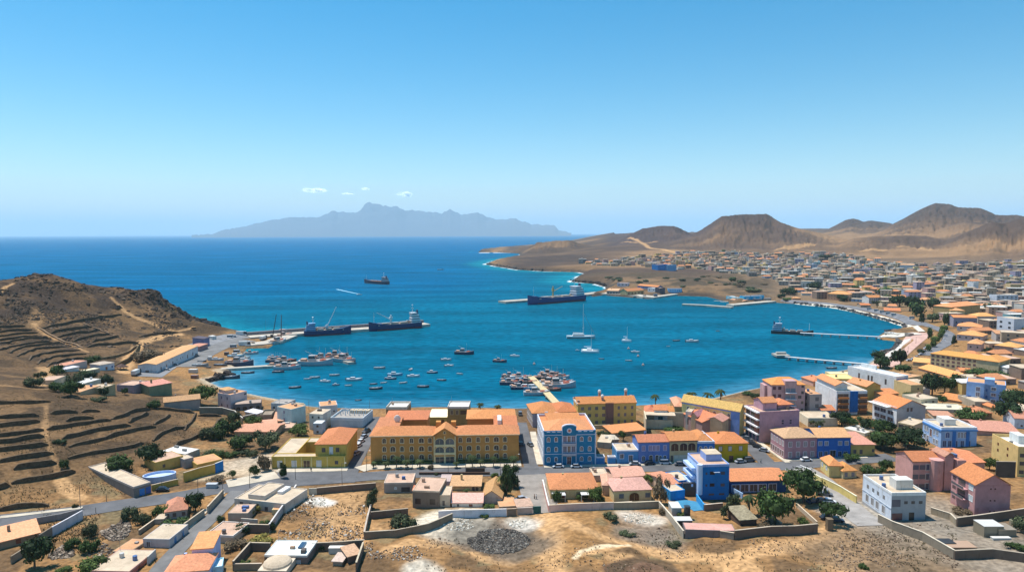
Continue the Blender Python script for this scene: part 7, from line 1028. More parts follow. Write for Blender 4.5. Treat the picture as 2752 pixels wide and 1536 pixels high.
V8_ = [('V8',1160,400,240,150,'tall','dark','dark shore tree at the root of the second pier'),('V8',1360,385,160,140,'round','dark','dark tree by the promenade beside the shore tree'),('V8',1400,450,170,70,'round','tree','green tree left of the long low orange roof'),('V8',2200,480,300,75,'bush','tree','row of bushes in front of the beige block',1),('V6',700,700,230,120,'round','bush','grey green park tree at the left of the park'),('V6',860,740,240,130,'round','dark','dark park tree beside the white cube'),('V6',1000,800,270,170,'round','dark','big park tree in front of the white cube'),('V6',1150,870,260,170,'round','tree','park tree below the big one'),('V6',1330,810,230,180,'round','dark','tall park tree at the yellow wing'),('V6',1310,950,210,110,'round','bush','pale park tree by the avenue'),('V6',1160,960,80,110,'tall','dark','slim dark tree in the park'),('V6',1480,990,130,150,'round','tree','tree at the foot of the slate grey house'),('V6',680,575,330,100,'round','tree','long dark tree clump above the park'),('V6',2150,830,340,120,'round','dark','trees behind the whitish villa'),('V6',70,655,150,80,'round','dark','tree in front of the orange walled office'),('V6',550,750,130,80,'sparse','bush','bare tree beside the coastal road'),('V6',1150,1395,130,70,'round','dark','dark shrub by the pink plaza'),('V6',850,1450,170,80,'round','dark','dark tree at the lower end of the plaza'),
 ('V6',1290,1190,100,150,'round','tree','tree left of the avenue hedge row'),('V6',1470,1080,110,80,'round','light','avenue tree farthest up the street'),('V6',1440,1130,110,80,'round','light','avenue tree, second from the far end'),('V6',1400,1185,120,90,'round','light','avenue tree, third from the far end'),('V6',1355,1240,120,90,'round','light','avenue tree, fourth from the far end'),('V6',1310,1300,130,100,'round','light','avenue tree, fifth from the far end'),('V6',1275,1350,120,90,'round','light','avenue tree nearest the beige block'),('V6',1610,1280,80,120,'tall','dark','cypress like tree behind the beige block'),
 ('V5',420,490,220,80,'round','tree','tree clump on the bluff beside the turquoise cube'),('V5',1400,710,350,130,'bush','dark','dark bushes over the harbour bend'),('V5',1850,650,370,150,'round','dark','large dark trees above the long pale roof'),('V5',1280,770,160,80,'bush','dark','dark bush right of the boat hall'),('V5',1370,810,150,50,'bush','light','light scrub at the harbour corner'),('V5',1960,770,200,110,'round','tree','tree left of the orange walled office'),('V5',2350,830,200,90,'round','dark','tree before the orange walled office'),('V5',2060,115,260,80,'round','dark','dark trees at the top edge of the town'),('V5',1690,120,120,45,'round','dark','dark tree left of the dark tall house'),('V5',1690,500,280,90,'round','dark','dark tree belt in the middle of the town'),('V5',800,660,260,60,'bush','bush','dark scrub in the bluff hollow')]
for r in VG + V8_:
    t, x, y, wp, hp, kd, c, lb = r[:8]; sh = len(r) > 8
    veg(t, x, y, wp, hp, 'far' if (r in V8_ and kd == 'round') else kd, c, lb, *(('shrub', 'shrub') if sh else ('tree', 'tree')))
# palms
def palm_proto(h, nf, fl, col, seed):
    rg = random.Random(seed); t = MB(); x = 0
    for k in range(5): t.tube((x, 0, h * k / 5 - .2 * (k == 0)), (x + .06, 0, h * (k + 1) / 5 + .02), .22 - .02 * k, .20 - .02 * k); x += .06
    c = MB(); m = mat(col, 'leaf'); m2 = mat((.20, .15, .07), 'leaf')
    for k in range(nf):
        a = k * 2.4; up = rg.uniform(-.1, 1.1) if k < nf * .8 else -1.2; dead = up < -1; P_ = []
        for s in range(6):
            u = s / 5; r = fl * u * (1 - .12 * u) * (.5 if dead else 1); z = h + up * fl * .45 * u - fl * .75 * u * u * (1 if not dead else .6); P_.append(Vector((x + r * math.cos(a), r * math.sin(a), z)))
        side = Vector((-math.sin(a), math.cos(a), 0))
        for s in range(5):
            w0 = .42 * math.sin(math.pi * (s / 5 * .85 + .12)); w1 = .42 * math.sin(math.pi * ((s + 1) / 5 * .85 + .12))
            for sg in (1, -1): c.add([P_[s], P_[s + 1], P_[s + 1] + side * w1 * sg - Vector((0, 0, w1 * .6)), P_[s] + side * w0 * sg - Vector((0, 0, w0 * .6))], [(0, 1, 2, 3)], m2 if dead else m)
    return c.mesh('crown'), t.mesh('trunk', mat((.13, .10, .07), 'trunk'))
PM = [palm_proto(4.8, 15, 2.5, (.034, .052, .016), 1), palm_proto(3.0, 13, 2.1, (.042, .058, .018), 2), palm_proto(6.5, 24, 2.8, (.14, .13, .035), 3)]
for t, x, y, k, s, lb in [('U3',205,1195,1,.9,'young palm farthest left in front of the ochre building'),('U3',372,1185,0,.95,'bigger palm left of the entrance, second from left'),('U3',540,1185,1,1.1,'palm in the row, third from left'),('U3',738,1185,1,1.1,'palm in the row just left of the bare round bush'),('U3',1300,1180,1,.8,'small palm directly right of the entrance'),('U3',1540,1175,0,1.0,'tallest palm of the row right of the entrance'),('U3',1665,1165,1,.95,'palm leaning next to the tallest one'),('U3',1860,1165,0,.85,'palm in the row under the double street lamp'),('U3',2175,1180,0,.95,'palm in the row at the right corner of the ochre building'),('U3',20,1190,1,.7,'tiny palm at the left end of the pavement'),
 ('U5',575,470,0,1.25,'beach palm left of the pale orange hip roof'),('U5',1060,470,0,1.5,'beach palm, first of three at the shore'),('U5',1285,490,0,1.6,'beach palm, middle one of three at the shore'),('U5',1475,430,0,1.5,'beach palm, last of three beside the ochre roof'),('U3',1665,330,0,1.0,'palm crown peeking over the ochre building right wing'),('U3',1920,330,1,1.2,'small palm crown beside the blue beach lamp'),('T3',1075,560,2,1.0,'yellowed palm beside the tallest dark tree'),('T4',1560,790,0,1.3,'palm below the orange roofed veranda building'),('T3',660,560,1,.8,'palm in the inner yard of the low peach wing')]:
    p = G(*T(t, x, y)); o = thing('palm_tree', lb, 'palm tree', (p[0], p[1], p[2]), tr.uniform(0, 6)); o.scale = (s, s, s); inst('crown', PM[k][0], o); inst('trunk', PM[k][1], o)
# ---------------------------------------------------------------- vehicles
def car_proto(col, kind='car'):
    o = bpy.data.objects.new('car', None); link(o); L_, W_, H1, H2 = dict(car=(4.3, 1.75, .8, 1.42), suv=(4.6, 1.85, .95, 1.8), van=(5.2, 2.0, 1.0, 2.3), pickup=(5.2, 1.9, 1.0, 1.8), truck=(9, 2.5, 1.1, 3.3))[kind]
    h = W_ / 2; b = MB(); b.loft([[(x, -h * s, .28), (x, h * s, .28), (x, h * s, z), (x, -h * s, z)] for x, s, z in ((-L_ / 2, .88, H1 * .85), (-L_ / 2 + .3, 1, H1), (L_ * .12, 1, H1), (L_ / 2 - .5, 1, H1 * .88), (L_ / 2, .86, H1 * .68))])
    x0, x1 = dict(car=(-.36, .20), suv=(-.46, .22), van=(-.48, .36), pickup=(-.08, .24), truck=(.26, .46))[kind]; x0 *= L_; x1 *= L_; tp = (.75 if kind == 'car' else .4)
    c = [[(x0, -h * .95, H1), (x0, h * .95, H1), (x1 + .5, h * .95, H1), (x1 + .5, -h * .95, H1)], [(x0 + tp * .55, -h * .78, H2), (x0 + tp * .55, h * .78, H2), (x1 - tp * .3, h * .78, H2), (x1 - tp * .3, -h * .78, H2)]]
    link(bpy.data.objects.new('body', b.mesh('body', mat(col, 'paint'))), o); g = MB().loft([[(p[0], p[1], p[2]) for p in r] for r in c]); link(bpy.data.objects.new('windows', g.mesh('windows', mat((.03, .04, .05), 'glass'))), o)
    r = MB().box(c[1][0][0] - .02, -h * .8, H2 - .03, c[1][2][0] + .02, h * .8, H2 + .05); link(bpy.data.objects.new('car_roof', r.mesh('car_roof', mat(col, 'paint'))), o)
    if kind == 'truck': link(bpy.data.objects.new('cargo_box', MB().box(-L_ / 2, -h, 1.0, L_ * .22, h, 3.4).mesh('cargo_box', mat(FLATW, 'paint'))), o)
    wm_ = MB().tube((0, -.12, 0), (0, .12, 0), .33, n=10).mesh('wheel', mat((.015, .015, .015), 'plaster'))
    for sx in (-.31, .31):
        for sy in (-1, 1): inst('wheel', wm_, o, (L_ * sx, sy * h * .92, .33))
    for sy in (-1, 1): inst('headlight', MB().box(0, -.18, 0, .06, .18, .14).mesh('headlight', mat((.7, .7, .65), 'glass')), o, (L_ / 2 - .03, sy * h * .55, .5))
    return o
CC = dict(w=(.66, .67, .69), s=(.34, .36, .40), k=(.02, .022, .03), g=(.13, .14, .16), b=(.03, .05, .10)); _cp = {}
def car(t, x, y, yaw, c, label, kind='car', name='parked_car', cat='car', z=.25):
    k = (c, kind)
    if k in _cp: o = copytree(_cp[k])
    else: o = _cp[k] = car_proto(CC[c], kind)
    p = G(*T(t, x, y)); o.location = (p[0], p[1], p[2] + z - .06); o.rotation_euler[2] = R(yaw); o.name = name; tag(o, label, cat, 'vehicles parked in the streets')
for a in [('T3',1712,240,182,'w','white car left of the door of the blue customs house'),('T3',1922,240,0,'w','white car right of the door of the blue customs house'),('T3',1292,618,25,'s','silver car parked behind the peach garage'),('T4',240,212,178,'s','silver car before the violet blue terrace','car'),('T4',410,207,10,'k','black car before the violet blue terrace'),('T4',590,200,2,'w','white off road car before the tan arcade house','suv'),('T4',760,215,0,'g','low dark sports car left of the tower house'),('T4',1455,185,12,'s','blue grey car at the mustard corner house, the left one'),('T4',1555,170,14,'g','dark grey car at the mustard corner house, the right one','suv'),
 ('T4',2210,165,6,'w','white car before the deep blue house'),('U5',1908,1000,-48,'k','black car highest up the side street'),('U5',1990,1045,-46,'k','second black car in the side street'),('U5',2072,1095,-42,'s','grey car at the mouth of the side street'),('U5',1840,930,-48,'g','dark grey car in the side street near the white balconies'),('T5',135,645,20,'b','dark blue car shaded by the huge green tree'),('T5',235,640,10,'k','black car beside the white one under the tree'),('T5',325,645,-12,'w','white car behind the acacia'),('T5',300,830,10,'k','black car under the acacia, the left one'),('T5',410,860,-10,'b','dark blue car under the acacia, the right one'),('T5',270,560,-25,'g','grey pickup on the concrete lane','pickup'),
 ('U2',1768,1285,70,'w','white car in the street left of the ochre building, nearest'),('U2',1800,1235,70,'w','white car in the street left of the ochre building, middle'),('U2',1835,1180,70,'s','silver car in the street left of the ochre building, farthest'),('U2',1745,1375,68,'s','silver car in the shade of the yellow wing'),('U2',1862,1120,70,'k','black truck in the street left of the ochre building','pickup'),('U4',60,1000,100,'k','black car in the shade right of the ochre building'),('U4',225,1010,112,'g','dark car heading down the street beside the blue customs house'),('U4',50,480,95,'g','jeep like car at the beach end of the same street','suv'),
 ('T1',1870,510,8,'k','black car in front of the ochre street wall'),('U1',2010,350,15,'s','grey car beside the long white warehouse'),('U1',1915,405,30,'w','silver white car at the near end of the warehouse'),('U1',2250,245,85,'g','dark pickup with white roof at the far end of the warehouse','pickup'),('U1',1570,460,95,'k','black truck with white cab on the ramp','truck'),('V2',765,515,3,'w','long white lorry on the quay by the breakwater root','truck'),('V2',655,685,8,'w','white van on the quay apron, the left one','van'),('V2',810,660,10,'w','white lorry on the quay apron','truck'),('V2',930,640,0,'k','black car right of the white lorry on the quay'),
 ('V2',700,760,5,'w','white van behind the slip','van'),('V2',610,550,0,'w','white van by the breakwater root','van'),('V2',668,545,5,'s','silver car by the breakwater root'),('V2',1070,580,80,'k','black truck parked on the fishing quay','truck'),('V2',2340,380,8,'w','white lorry on the outer breakwater','truck'),('V6',1500,1150,75,'s','silver car on the avenue, the nearest'),('V6',1505,1020,60,'s','silver car on the avenue, the farthest'),('V6',1465,1205,75,'w','white car on the avenue beside the hedge trees'),
 ('V8',1440,330,20,'w','white car parked by the long low orange roof, front row'),('V8',1480,320,20,'w','second white car in the front row by the orange roof'),('V8',1520,300,20,'s','silver car in the front row by the orange roof'),('V8',1560,270,20,'w','white car in the rear row by the orange roof'),('V8',1590,240,20,'s','silver car in the rear row by the orange roof'),('V8',1610,210,20,'w','white car parked highest by the plaza'),('V6',440,780,-25,'w','white van on the coastal road, first from left','van'),('V6',540,800,-25,'w','white van on the coastal road, second from left','van'),('V6',620,820,-25,'w','white van on the coastal road, third from left','van'),('V6',700,840,-25,'w','white van on the coastal road, fourth from left','van'),('V6',780,862,-25,'w','white van on the coastal road, fifth from left','van'),('V6',1030,905,-30,'w','white van beside the park','van'),('V6',1230,915,-30,'s','silver car beside the park'),
 ('V4',1850,500,0,'w','white harbour launch trailer on the far quay','van')]:
    kd = a[6] if len(a) > 6 else 'car'; car(*a[:6], kind=kd, name={'car': 'parked_car', 'suv': 'parked_car', 'van': 'van', 'pickup': 'pickup_truck', 'truck': 'truck'}[kd], cat={'car': 'car', 'suv': 'car', 'van': 'van', 'pickup': 'pickup truck', 'truck': 'truck'}[kd])
# ---------------------------------------------------------------- lamps, poles, small things
def pole(t, x, y, ytop, label, lamp=1, col=(.12, .11, .1), lean=0, r=.11, name='street_lamp', cat='street lamp'):
    p = G(*T(t, x, y)); h = max(z_at(p[0], p[1], T(t, 0, ytop)[1]) - p[2], 2); o = thing(name, label, cat, p); MB().tube((0, 0, -.3), (lean, 0, h), r, r * .6).obj('pole', mat(col, 'metal'), o)
    if lamp: MB().tube((lean, 0, h), (lean + 1.1, 0, h + .25), .05).obj('arm', mat(col, 'metal'), o); MB().ball((lean + 1.3, 0, h + .22), .38, .2, .12).obj('lamp_head', mat((.6, .6, .58), 'paint'), o)
    if lamp == 2: MB().tube((lean, 0, h * .95), (lean - 1.1, 0, h + .2), .05).obj('arm', mat(col, 'metal'), o); MB().ball((lean - 1.3, 0, h + .2), .38, .2, .12).obj('lamp_head', mat((.6, .6, .58), 'paint'), o)
for a in [('T2',1045,378,110,'dark lamp post on the wall corner of the cream terraced house',0),('T2',520,475,285,'thin grey lamp post beside the pale square',0),('T2',212,595,340,'thick dark utility post at the lane corner',0),('T2',1583,495,190,'thin lamp post beside the vacant lot wall',1),('T2',1452,240,60,'dark post before the yellow courtyard wing',0),('T2',1862,290,50,'white lamp at the corner of the street left of the ochre building',1),('U3',620,1205,985,'lamp with white globe in the palm row left of the entrance',0),('U3',1437,1265,995,'lamp with white globe right of the entrance',0),('U3',1935,1085,905,'double armed lamp near the right end of the ochre building',2),('U3',1968,1290,1080,'dark post across the street from the right corner palm',0),('U3',58,1135,1005,'short lamp at the left end of the ochre building',0),('U3',1168,1285,1145,'short dark post in front of the entrance',0),('U3',2200,1120,975,'curved lamp at the right corner of the ochre building',1),
 ('T1',925,705,445,'leaning thin pole on the terraced slope',0),('T1',1103,765,705,'short post at the roadside below the slope',0),('T1',1555,415,310,'white post on the grey brown warehouse corner',0),('T1',1865,500,395,'white post in front of the ochre wall',0),('T1',2278,520,370,'thin pole on the roadside before the tall ochre wall',0),('T1',1225,630,540,'thin pole left of the warehouse bottom corner',0),('U2',1200,870,745,'lamp behind the whitish cube house',0),('U2',1898,910,740,'beach lamp behind the ochre building left wing',0),('U1',1445,625,500,'pole in the hamlet square',0),('V2',1103,480,300,'white lamp post on the breakwater root',0),('V6',1085,1250,1150,'slender mast on the pink plaza, the farther one',0),('V6',975,1410,1285,'slender mast on the pink plaza, the nearer one',0),('V6',605,850,745,'flag pole beside the coastal road',0),('T4',110,300,250,'short antenna mast behind the pink roofs',0),('T1',1785,1265,1140,'white post beside the brick red house',0),('T1',2100,1060,1020,'low post on the lane kerb',0),('T5',2600,1100,1000,'post at the right edge',0)]:
    pole(*a[:5], lamp=a[5])
pole('V2',1190,565,225,'very tall leaning black mast on the fishing quay',lamp=0,col=(.04,.04,.05),lean=4.2,r=.45,name='quay_mast',cat='mast'); pole('V2',1312,560,235,'very tall brown mast beside the leaning black one',lamp=0,col=(.16,.08,.06),lean=.8,r=.5,name='quay_mast',cat='mast')
def boxthing(t, x, y, w_, d_, h_, col, label, name, cat, rz=0, kind='paint', lid=None):
    p = G(*T(t, x, y)); o = thing(name, label, cat, p, R(rz)); MB().box(-w_ / 2, -d_ / 2, -.1, w_ / 2, d_ / 2, h_, t=.03).obj('body', mat(col, kind), o); MB().box(-w_ / 2 - .06, -d_ / 2 - .06, h_, w_ / 2 + .06, d_ / 2 + .06, h_ + .12).obj('lid', mat(lid or tuple(min(v * 1.3, .9) for v in col), kind), o); return o
for a in [('V2',1490,480,9,3,3.4,(.2,.13,.09),'brown container on the breakwater','container','container'),('V2',1290,455,10,3,3.4,(.6,.58,.56),'white container behind the moored fishing boats','container','container'),('V2',2340,400,9,3,3,(.06,.08,.08),'dark green container beside the outer lorry','container','container'),('T4',2475,955,1.6,1.6,3.4,(.16,.12,.08),'stubby brown stone pillar beside the acacia','stone_pillar','pillar'),('T5',2155,1000,5.5,4.5,3.1,(.24,.20,.14),'square concrete hut with overhanging slab, the larger of two','concrete_hut','hut'),('T5',2310,1000,5,4.5,2.1,(.22,.18,.13),'lower concrete hut right of the larger one','concrete_hut','hut'),
 ('T4',790,900,5,3,2,(.05,.05,.05),'black trailer with pale lid in the yard below the diagonal wall','trailer','trailer'),('T4',840,830,1.6,1.6,4,(.02,.025,.03),'upright black water tank in the yard','water_tank','tank'),('T4',700,760,3,5,2.6,(.5,.5,.46),'grey slatted frame leaning on the diagonal wall','slatted_frame','frame'),('T4',870,560,4.6,1,4.4,(.05,.04,.035),'dark framed gateway at the foot of the tower house','gateway','gateway'),('T1',2440,470,3.6,1.7,1.5,(.4,.4,.4),'white van like box at the lane mouth','box_trailer','trailer'),('T3',260,240,0,0,0,(.3,.25,.18),'','',''),('T5',2300,1060,5,1.2,.5,(.5,.48,.44),'white rubble heap covered with a sheet near the huts','rubble_heap','heap'),
 ('T2',1540,1210,5,2,1.6,(.6,.56,.5),'pile of pale junk in the scrap yard','junk_pile','pile'),('T3',90,1440,.1,.1,.1,(.3,.3,.3),'','',''),('T5',1640,1120,5,3,.9,(.03,.025,.02),'black pit edge blocks beside the long block wall','stone_heap','heap'),('T5',1800,1140,8,4,.5,(.34,.22,.14),'pinkish soil heap beside the black blocks','soil_heap','heap'),('U3',895,1185,9,7,3.2,(.2,.16,.08),'','',''),('T3',760,310,7,.6,2.2,(.05,.045,.04),'dark steel frame gate on the main street opposite the entrance','steel_frame','frame'),('T3',520,320,26,.4,.9,(.10,.06,.045),'long low reddish fence along the main street','fence','fence')]:
    if a[7]: boxthing(*a, lid=(.6,.58,.54) if 'pale lid' in a[7] or 'slab' in a[7] else None)
[0] and veg('U3', 895, 1200, 130, 85, 'bush', 'dry', 'bare brown round bush left of the entrance', 'shrub', 'shrub'); veg('U3', 990, 1280, 110, 55, 'bush', 'bush', 'round hedge ball on the street edge before the entrance', 'shrub', 'shrub')
for a in [('V2',1330,470,5,2.6,2.6,(.42,.2,.14),'rusty red container near the fishing quay','container','container'),('V2',1180,545,1.6,1.6,2.4,(.05,.045,.04),'black winch stand at the foot of the tall masts','winch','winch'),('V2',560,790,3,2,2.2,(.10,.08,.07),'dark cart load on the quay apron','cart_load','cart'),('V2',330,860,2.6,2.2,2.6,(.55,.52,.48),'white cabin box at the slip edge','cabin_box','box'),('V2',100,1030,5,3,2.2,(.5,.46,.4),'whitish shed at the slip end of the quay road','quay_shed','shed'),('V2',120,1110,4,2.6,2,(.20,.10,.07),'small dark red hut on the shore rocks','shore_hut','hut'),('V2',310,965,3,1.4,.8,(.12,.1,.08),'dark block lying at the low pier root','stone_block','block'),('V2',1660,455,4,2.4,2.2,(.5,.45,.38),'pale crate stack on the breakwater behind the blue bridged ship','crate_stack','crates'),
 ('V5',180,860,9,4,3,(.36,.3,.22),'tan cargo heap on the jetty below the boat hall','cargo_heap','cargo'),('V5',240,900,8,4,2.4,(.05,.05,.06),'dark machinery on the jetty below the boat hall','machinery','machinery'),('V5',860,830,8,5,3,(.08,.08,.09),'dark machine on the quay edge by the boat hall','machinery','machinery'),('V5',1040,815,9,4,3.4,(.30,.24,.2),'brown boat cradle at the end of the boat hall quay','boat_cradle','cradle'),('V5',300,860,10,4,2,(.5,.44,.36),'pale pallets in front of the brown shed','pallets','pallets'),('V4',1750,500,8,5,1.6,(.5,.42,.34),'pale pallets on the far concrete quay','pallets','pallets'),('V4',1975,510,5,4,5,(.10,.12,.16),'dark blue crane cabin at the corner of the far quay','crane_cabin','crane'),('V4',440,560,9,5,2,(.4,.3,.22),'brown cargo on the head of the right breakwater','cargo_heap','cargo'),('V4',330,565,7,5,1.6,(.5,.38,.34),'pinkish gear on the head of the right breakwater','gear_heap','gear')]: boxthing(*a)
# people: a few standing figures
def person(t, x, y, yaw, top, leg, label):
    o = thing('person', label, 'person', G(*T(t, x, y)), R(yaw)); mb = MB(); H = 1.72
    def ring(x, y, z, rx, ry, n=8): return [(x + rx * math.cos(2 * math.pi * i / n), y + ry * math.sin(2 * math.pi * i / n), z) for i in range(n)]
    sk = mat((.16, .09, .06), 'plaster'); tm = mat(top, 'cloth'); lm = mat(leg, 'cloth')
    mb.loft([ring(0, 0, .82, .17, .12), ring(0, 0, 1.0, .16, .11), ring(0, 0, 1.25, .19, .12), ring(0, 0, 1.42, .20, .11), ring(0, 0, 1.48, .07, .06), ring(0, 0, 1.52, .06, .06), ring(0, .01, 1.58, .085, .095), ring(0, .01, 1.66, .085, .10), ring(0, 0, 1.73, .04, .05)], sk)
    for s in (-1, 1): mb.loft([ring(s * .09, 0, .9, .09, .09), ring(s * .11, .03 * s, .48, .065, .07), ring(s * .12, -.02 * s, .08, .045, .05), ring(s * .12, .06 - .02 * s, .0, .05, .12)], sk); mb.loft([ring(s * .21, 0, 1.42, .055, .055), ring(s * .26, 0, 1.12, .045, .045), ring(s * .26, .08, .86, .035, .035), ring(s * .26, .1, .76, .04, .025)], sk)
    mb.obj('body', sk, o); MB().loft([ring(0, 0, .86, .19, .14), ring(0, 0, 1.25, .215, .145), ring(0, 0, 1.43, .225, .13), ring(0, 0, 1.46, .1, .08)], tm).obj('shirt', tm, o)
    g = MB()
    for s in (-1, 1): g.loft([ring(s * .09, 0, .95, .11, .11), ring(s * .11, .03 * s, .48, .085, .09), ring(s * .12, -.02 * s, .1, .07, .07)], lm)
    g.obj('trousers', lm, o); MB().ball((0, -.01, 1.66), .095, .11, .10, half=True).obj('hair', mat((.02, .015, .012), 'cloth'), o)
person('T4', 1690, 190, 30, (.6, .58, .55), (.05, .06, .1), 'person in pale shirt crossing the street junction'); person('T3', 1440, 600, 120, (.5, .3, .2), (.04, .04, .05), 'person in tan top walking on the lane, the left of two'); person('T3', 1462, 603, 100, (.7, .7, .7), (.05, .05, .06), 'person in white top walking on the lane, the right of two'); person('T2', 1225, 285, 0, (.2, .12, .1), (.05, .05, .06), 'person in dark clothes standing before the yellow courtyard building')
# ---------------------------------------------------------------- far town
fr = random.Random(23)
FT = [(1540,706),(1640,700),(1760,688),(1900,680),(2100,680),(2240,686),(2330,700),(2450,716),(2600,712),(2700,706),(2860,704),(2860,1120),(2700,1125),(2600,1085),(2480,1075),(2400,1050),(2450,1010),(2560,1010),(2640,965),(2570,900),(2500,815),(2440,838),(2320,812),(2170,800),(2110,770),(2080,748),(1990,738),(1920,728),(1880,722),(1820,724),(1760,722),(1720,712),(1640,716)]
FW = np.array([G(*p)[:2] for p in FT])
def inpoly(x, y, P_):
    c = False; n = len(P_)
    for i in range(n):
        ax, ay = P_[i]; bx, by = P_[(i + 1) % n]
        if (ay > y) != (by > y) and x < (bx - ax) * (y - ay) / (by - ay) + ax: c = not c
    return c
x0, y0 = FW.min(0); x1, y1 = FW.max(0); cell = {}; HS = []
PARK = [G(*T('V6', *p))[:2] for p in ((650,640),(900,620),(1400,640),(1500,980),(1300,980),(900,860))]
rdz = [[G(*p)[:2] for p in q] for q in ([(2134,818),(2250,826),(2386,860),(2480,895)], [(2250,818),(2347,832),(2425,852),(2484,871),(2538,889),(2554,903),(2513,938)])]
def seg(x, y, P_): return min(math.hypot(x - a[0] - t * (b[0] - a[0]), y - a[1] - t * (b[1] - a[1])) for a, b in zip(P_[:-1], P_[1:]) for t in [max(0, min(1, ((x - a[0]) * (b[0] - a[0]) + (y - a[1]) * (b[1] - a[1])) / ((b[0] - a[0]) ** 2 + (b[1] - a[1]) ** 2)))])
tries = 0
while len(HS) < 1250 and tries < 60000:
    tries += 1; x = fr.uniform(x0, x1); y = fr.uniform(y0, y1)
    if not inpoly(x, y, FW): continue
    d = math.hypot(x, y); w = fr.uniform(9, 19 if d > 560 else 12); sp = w * .45 + 5.5 + (3 if d > 1500 else 0)
    if any(math.hypot(x - q[0], y - q[1]) < sp + q[2] * .45 for i in (-1, 0, 1) for j in (-1, 0, 1) for q in cell.get((int(x // 30) + i, int(y // 30) + j), ())): continue
    if any(math.hypot(x - a, y - b) < r * .9 + w * .5 for a, b, r in FOOT): continue
    if inpoly(x, y, PARK) or any(seg(x, y, q) < 16 for q in rdz) or vnoise(np.array([x]), np.array([y]), 70, 88)[0] < .17: continue
    z = gz(x, y)
    if z < 1.8: continue
    cell.setdefault((int(x // 30), int(y // 30)), []).append((x, y, w)); HS.append((d, x, y, z, w))
HS.sort()
WC_ = [('white', (.64, .59, .52)), ('cream', (.60, .47, .31)), ('grey', (.37, .32, .28)), ('brown', (.24, .17, .13)), ('pink', (.50, .31, .28)), ('pale blue', (.34, .42, .54)), ('yellow', (.58, .43, .16)), ('unpainted', (.26, .22, .19)), ('peach', (.56, .37, .25)), ('lilac', (.34, .29, .38)), ('turquoise', (.18, .40, .44)), ('tan', (.42, .32, .22))]
WTS = [9, 14, 8, 12, 6, 3, 6, 10, 12, 2, 2, 15]
RC_ = [('pale', FLATC), ('pinkish', FLATP), ('white', FLATW), ('grey', FLATG), ('orange', (.56, .24, .11))]
wmsh = {}
def zone(px, py):
    if py > 985: return 'among the pastel blocks at right'
    if px < 1760: return 'on the far point above the port terminal' if py < 735 else 'on the bluff by the port terminal'
    if px < 1960: return 'under the small crater hill' if py < 712 else 'above the boat hall bluff'
    if px < 2150: return 'under the big crater hill' if py < 705 else 'in the middle of the far town'
    if px < 2300: return 'at the upper town edge' if py < 720 else 'above the orange walled office'
    if px < 2480: return 'on the slope behind the park' if py < 790 else 'near the park'
    return 'on the upper right slope' if py < 780 else 'above the right villas' if py < 860 else 'behind the beige block at right'
recs = []; NI = 165; st = MB()
for i, (d, x, y, z, w) in enumerate(HS):
    cn, wc = fr.choices(WC_, WTS)[0]; rn, rc = fr.choices(RC_, [13, 7, 4, 5, 8 if d < 1250 else 3])[0]; fl = fr.choices([1, 2, 3, 4], [9, 9, 4, 1] if d > 560 else [3, 2, 0, 0])[0]; dp = fr.uniform(8, 12); h = fl * 2.9 + .5; rz = fr.choice([-.35, .1, .22]) + fr.uniform(-.12, .12) + (.0 if d > 1300 else -.1)
    if fl >= 3: w *= 1.1
    if i < NI:
        recs.append((cn, wc, rn, rc, fl, dp, h, rz, x, y, z, w)); continue
    c, s = math.cos(rz), math.sin(rz)
    def tf(mb): return [(x + p[0] * c - p[1] * s, y + p[0] * s + p[1] * c, z + p[2]) for p in mb]
    b = MB().box(-w / 2, -dp / 2, -2, w / 2, dp / 2, h); st.add(tf(b.v), b.f, mat(wc))
    if rn.startswith('orange'):
        V = [(-w / 2 - .4, -dp / 2 - .4, h), (w / 2 + .4, -dp / 2 - .4, h), (w / 2 + .4, dp / 2 + .4, h), (-w / 2 - .4, dp / 2 + .4, h), (-w / 2 + 1, 0, h + 2), (w / 2 - 1, 0, h + 2)]; st.add(tf(V), [(0, 1, 5, 4), (1, 2, 5), (2, 3, 4, 5), (3, 0, 4), (3, 2, 1, 0)], mat(rc, 'tile'))
    else:
        b = MB().box(-w / 2 - .3, -dp / 2 - .3, h, w / 2 + .3, dp / 2 + .3, h + .35); st.add(tf(b.v), b.f, mat(rc, 'flat'))
        if fr.random() < .3: b = MB().box(w * .1, 0, h, w * .4, dp * .4, h + 2.5); st.add(tf(b.v), b.f, mat(wc))
    for f_ in range(fl):
        for k in range(fr.choice([2, 3])): u = (k + .5) / 3 * w - w / 2 + fr.uniform(-.4, .4); b = MB().box(u - .7, -dp / 2 - .06, f_ * 2.9 + .9, u + .7, -dp / 2 + .1, f_ * 2.9 + 2.3); st.add(tf(b.v), b.f, mat(DGLASS, 'glass'))
o = st.obj('far_houses', mat(TAN)); tag(o, 'dense mass of small flat roofed houses filling the slopes beyond the bay', 'houses', kind='stuff')
keys = {}
for k, r in enumerate(recs):
    px, py = proj((r[8], r[9], r[10])); zn = zone(px, py); fw = {1: 'low', 2: 'two storey', 3: 'three storey', 4: 'tall'}[r[4]]
    keys.setdefault((r[0], r[2], fw, zn), []).append((px, k))
lab = {}
for (cn, rn, fw, zn), L_ in keys.items():
    L_.sort(); n = len(L_)
    for j, (px, k) in enumerate(L_): lab[k] = '%s %s house with %s roof %s%s' % (fw, cn, rn, zn, '' if n == 1 else ', ' + ordn(j, n))
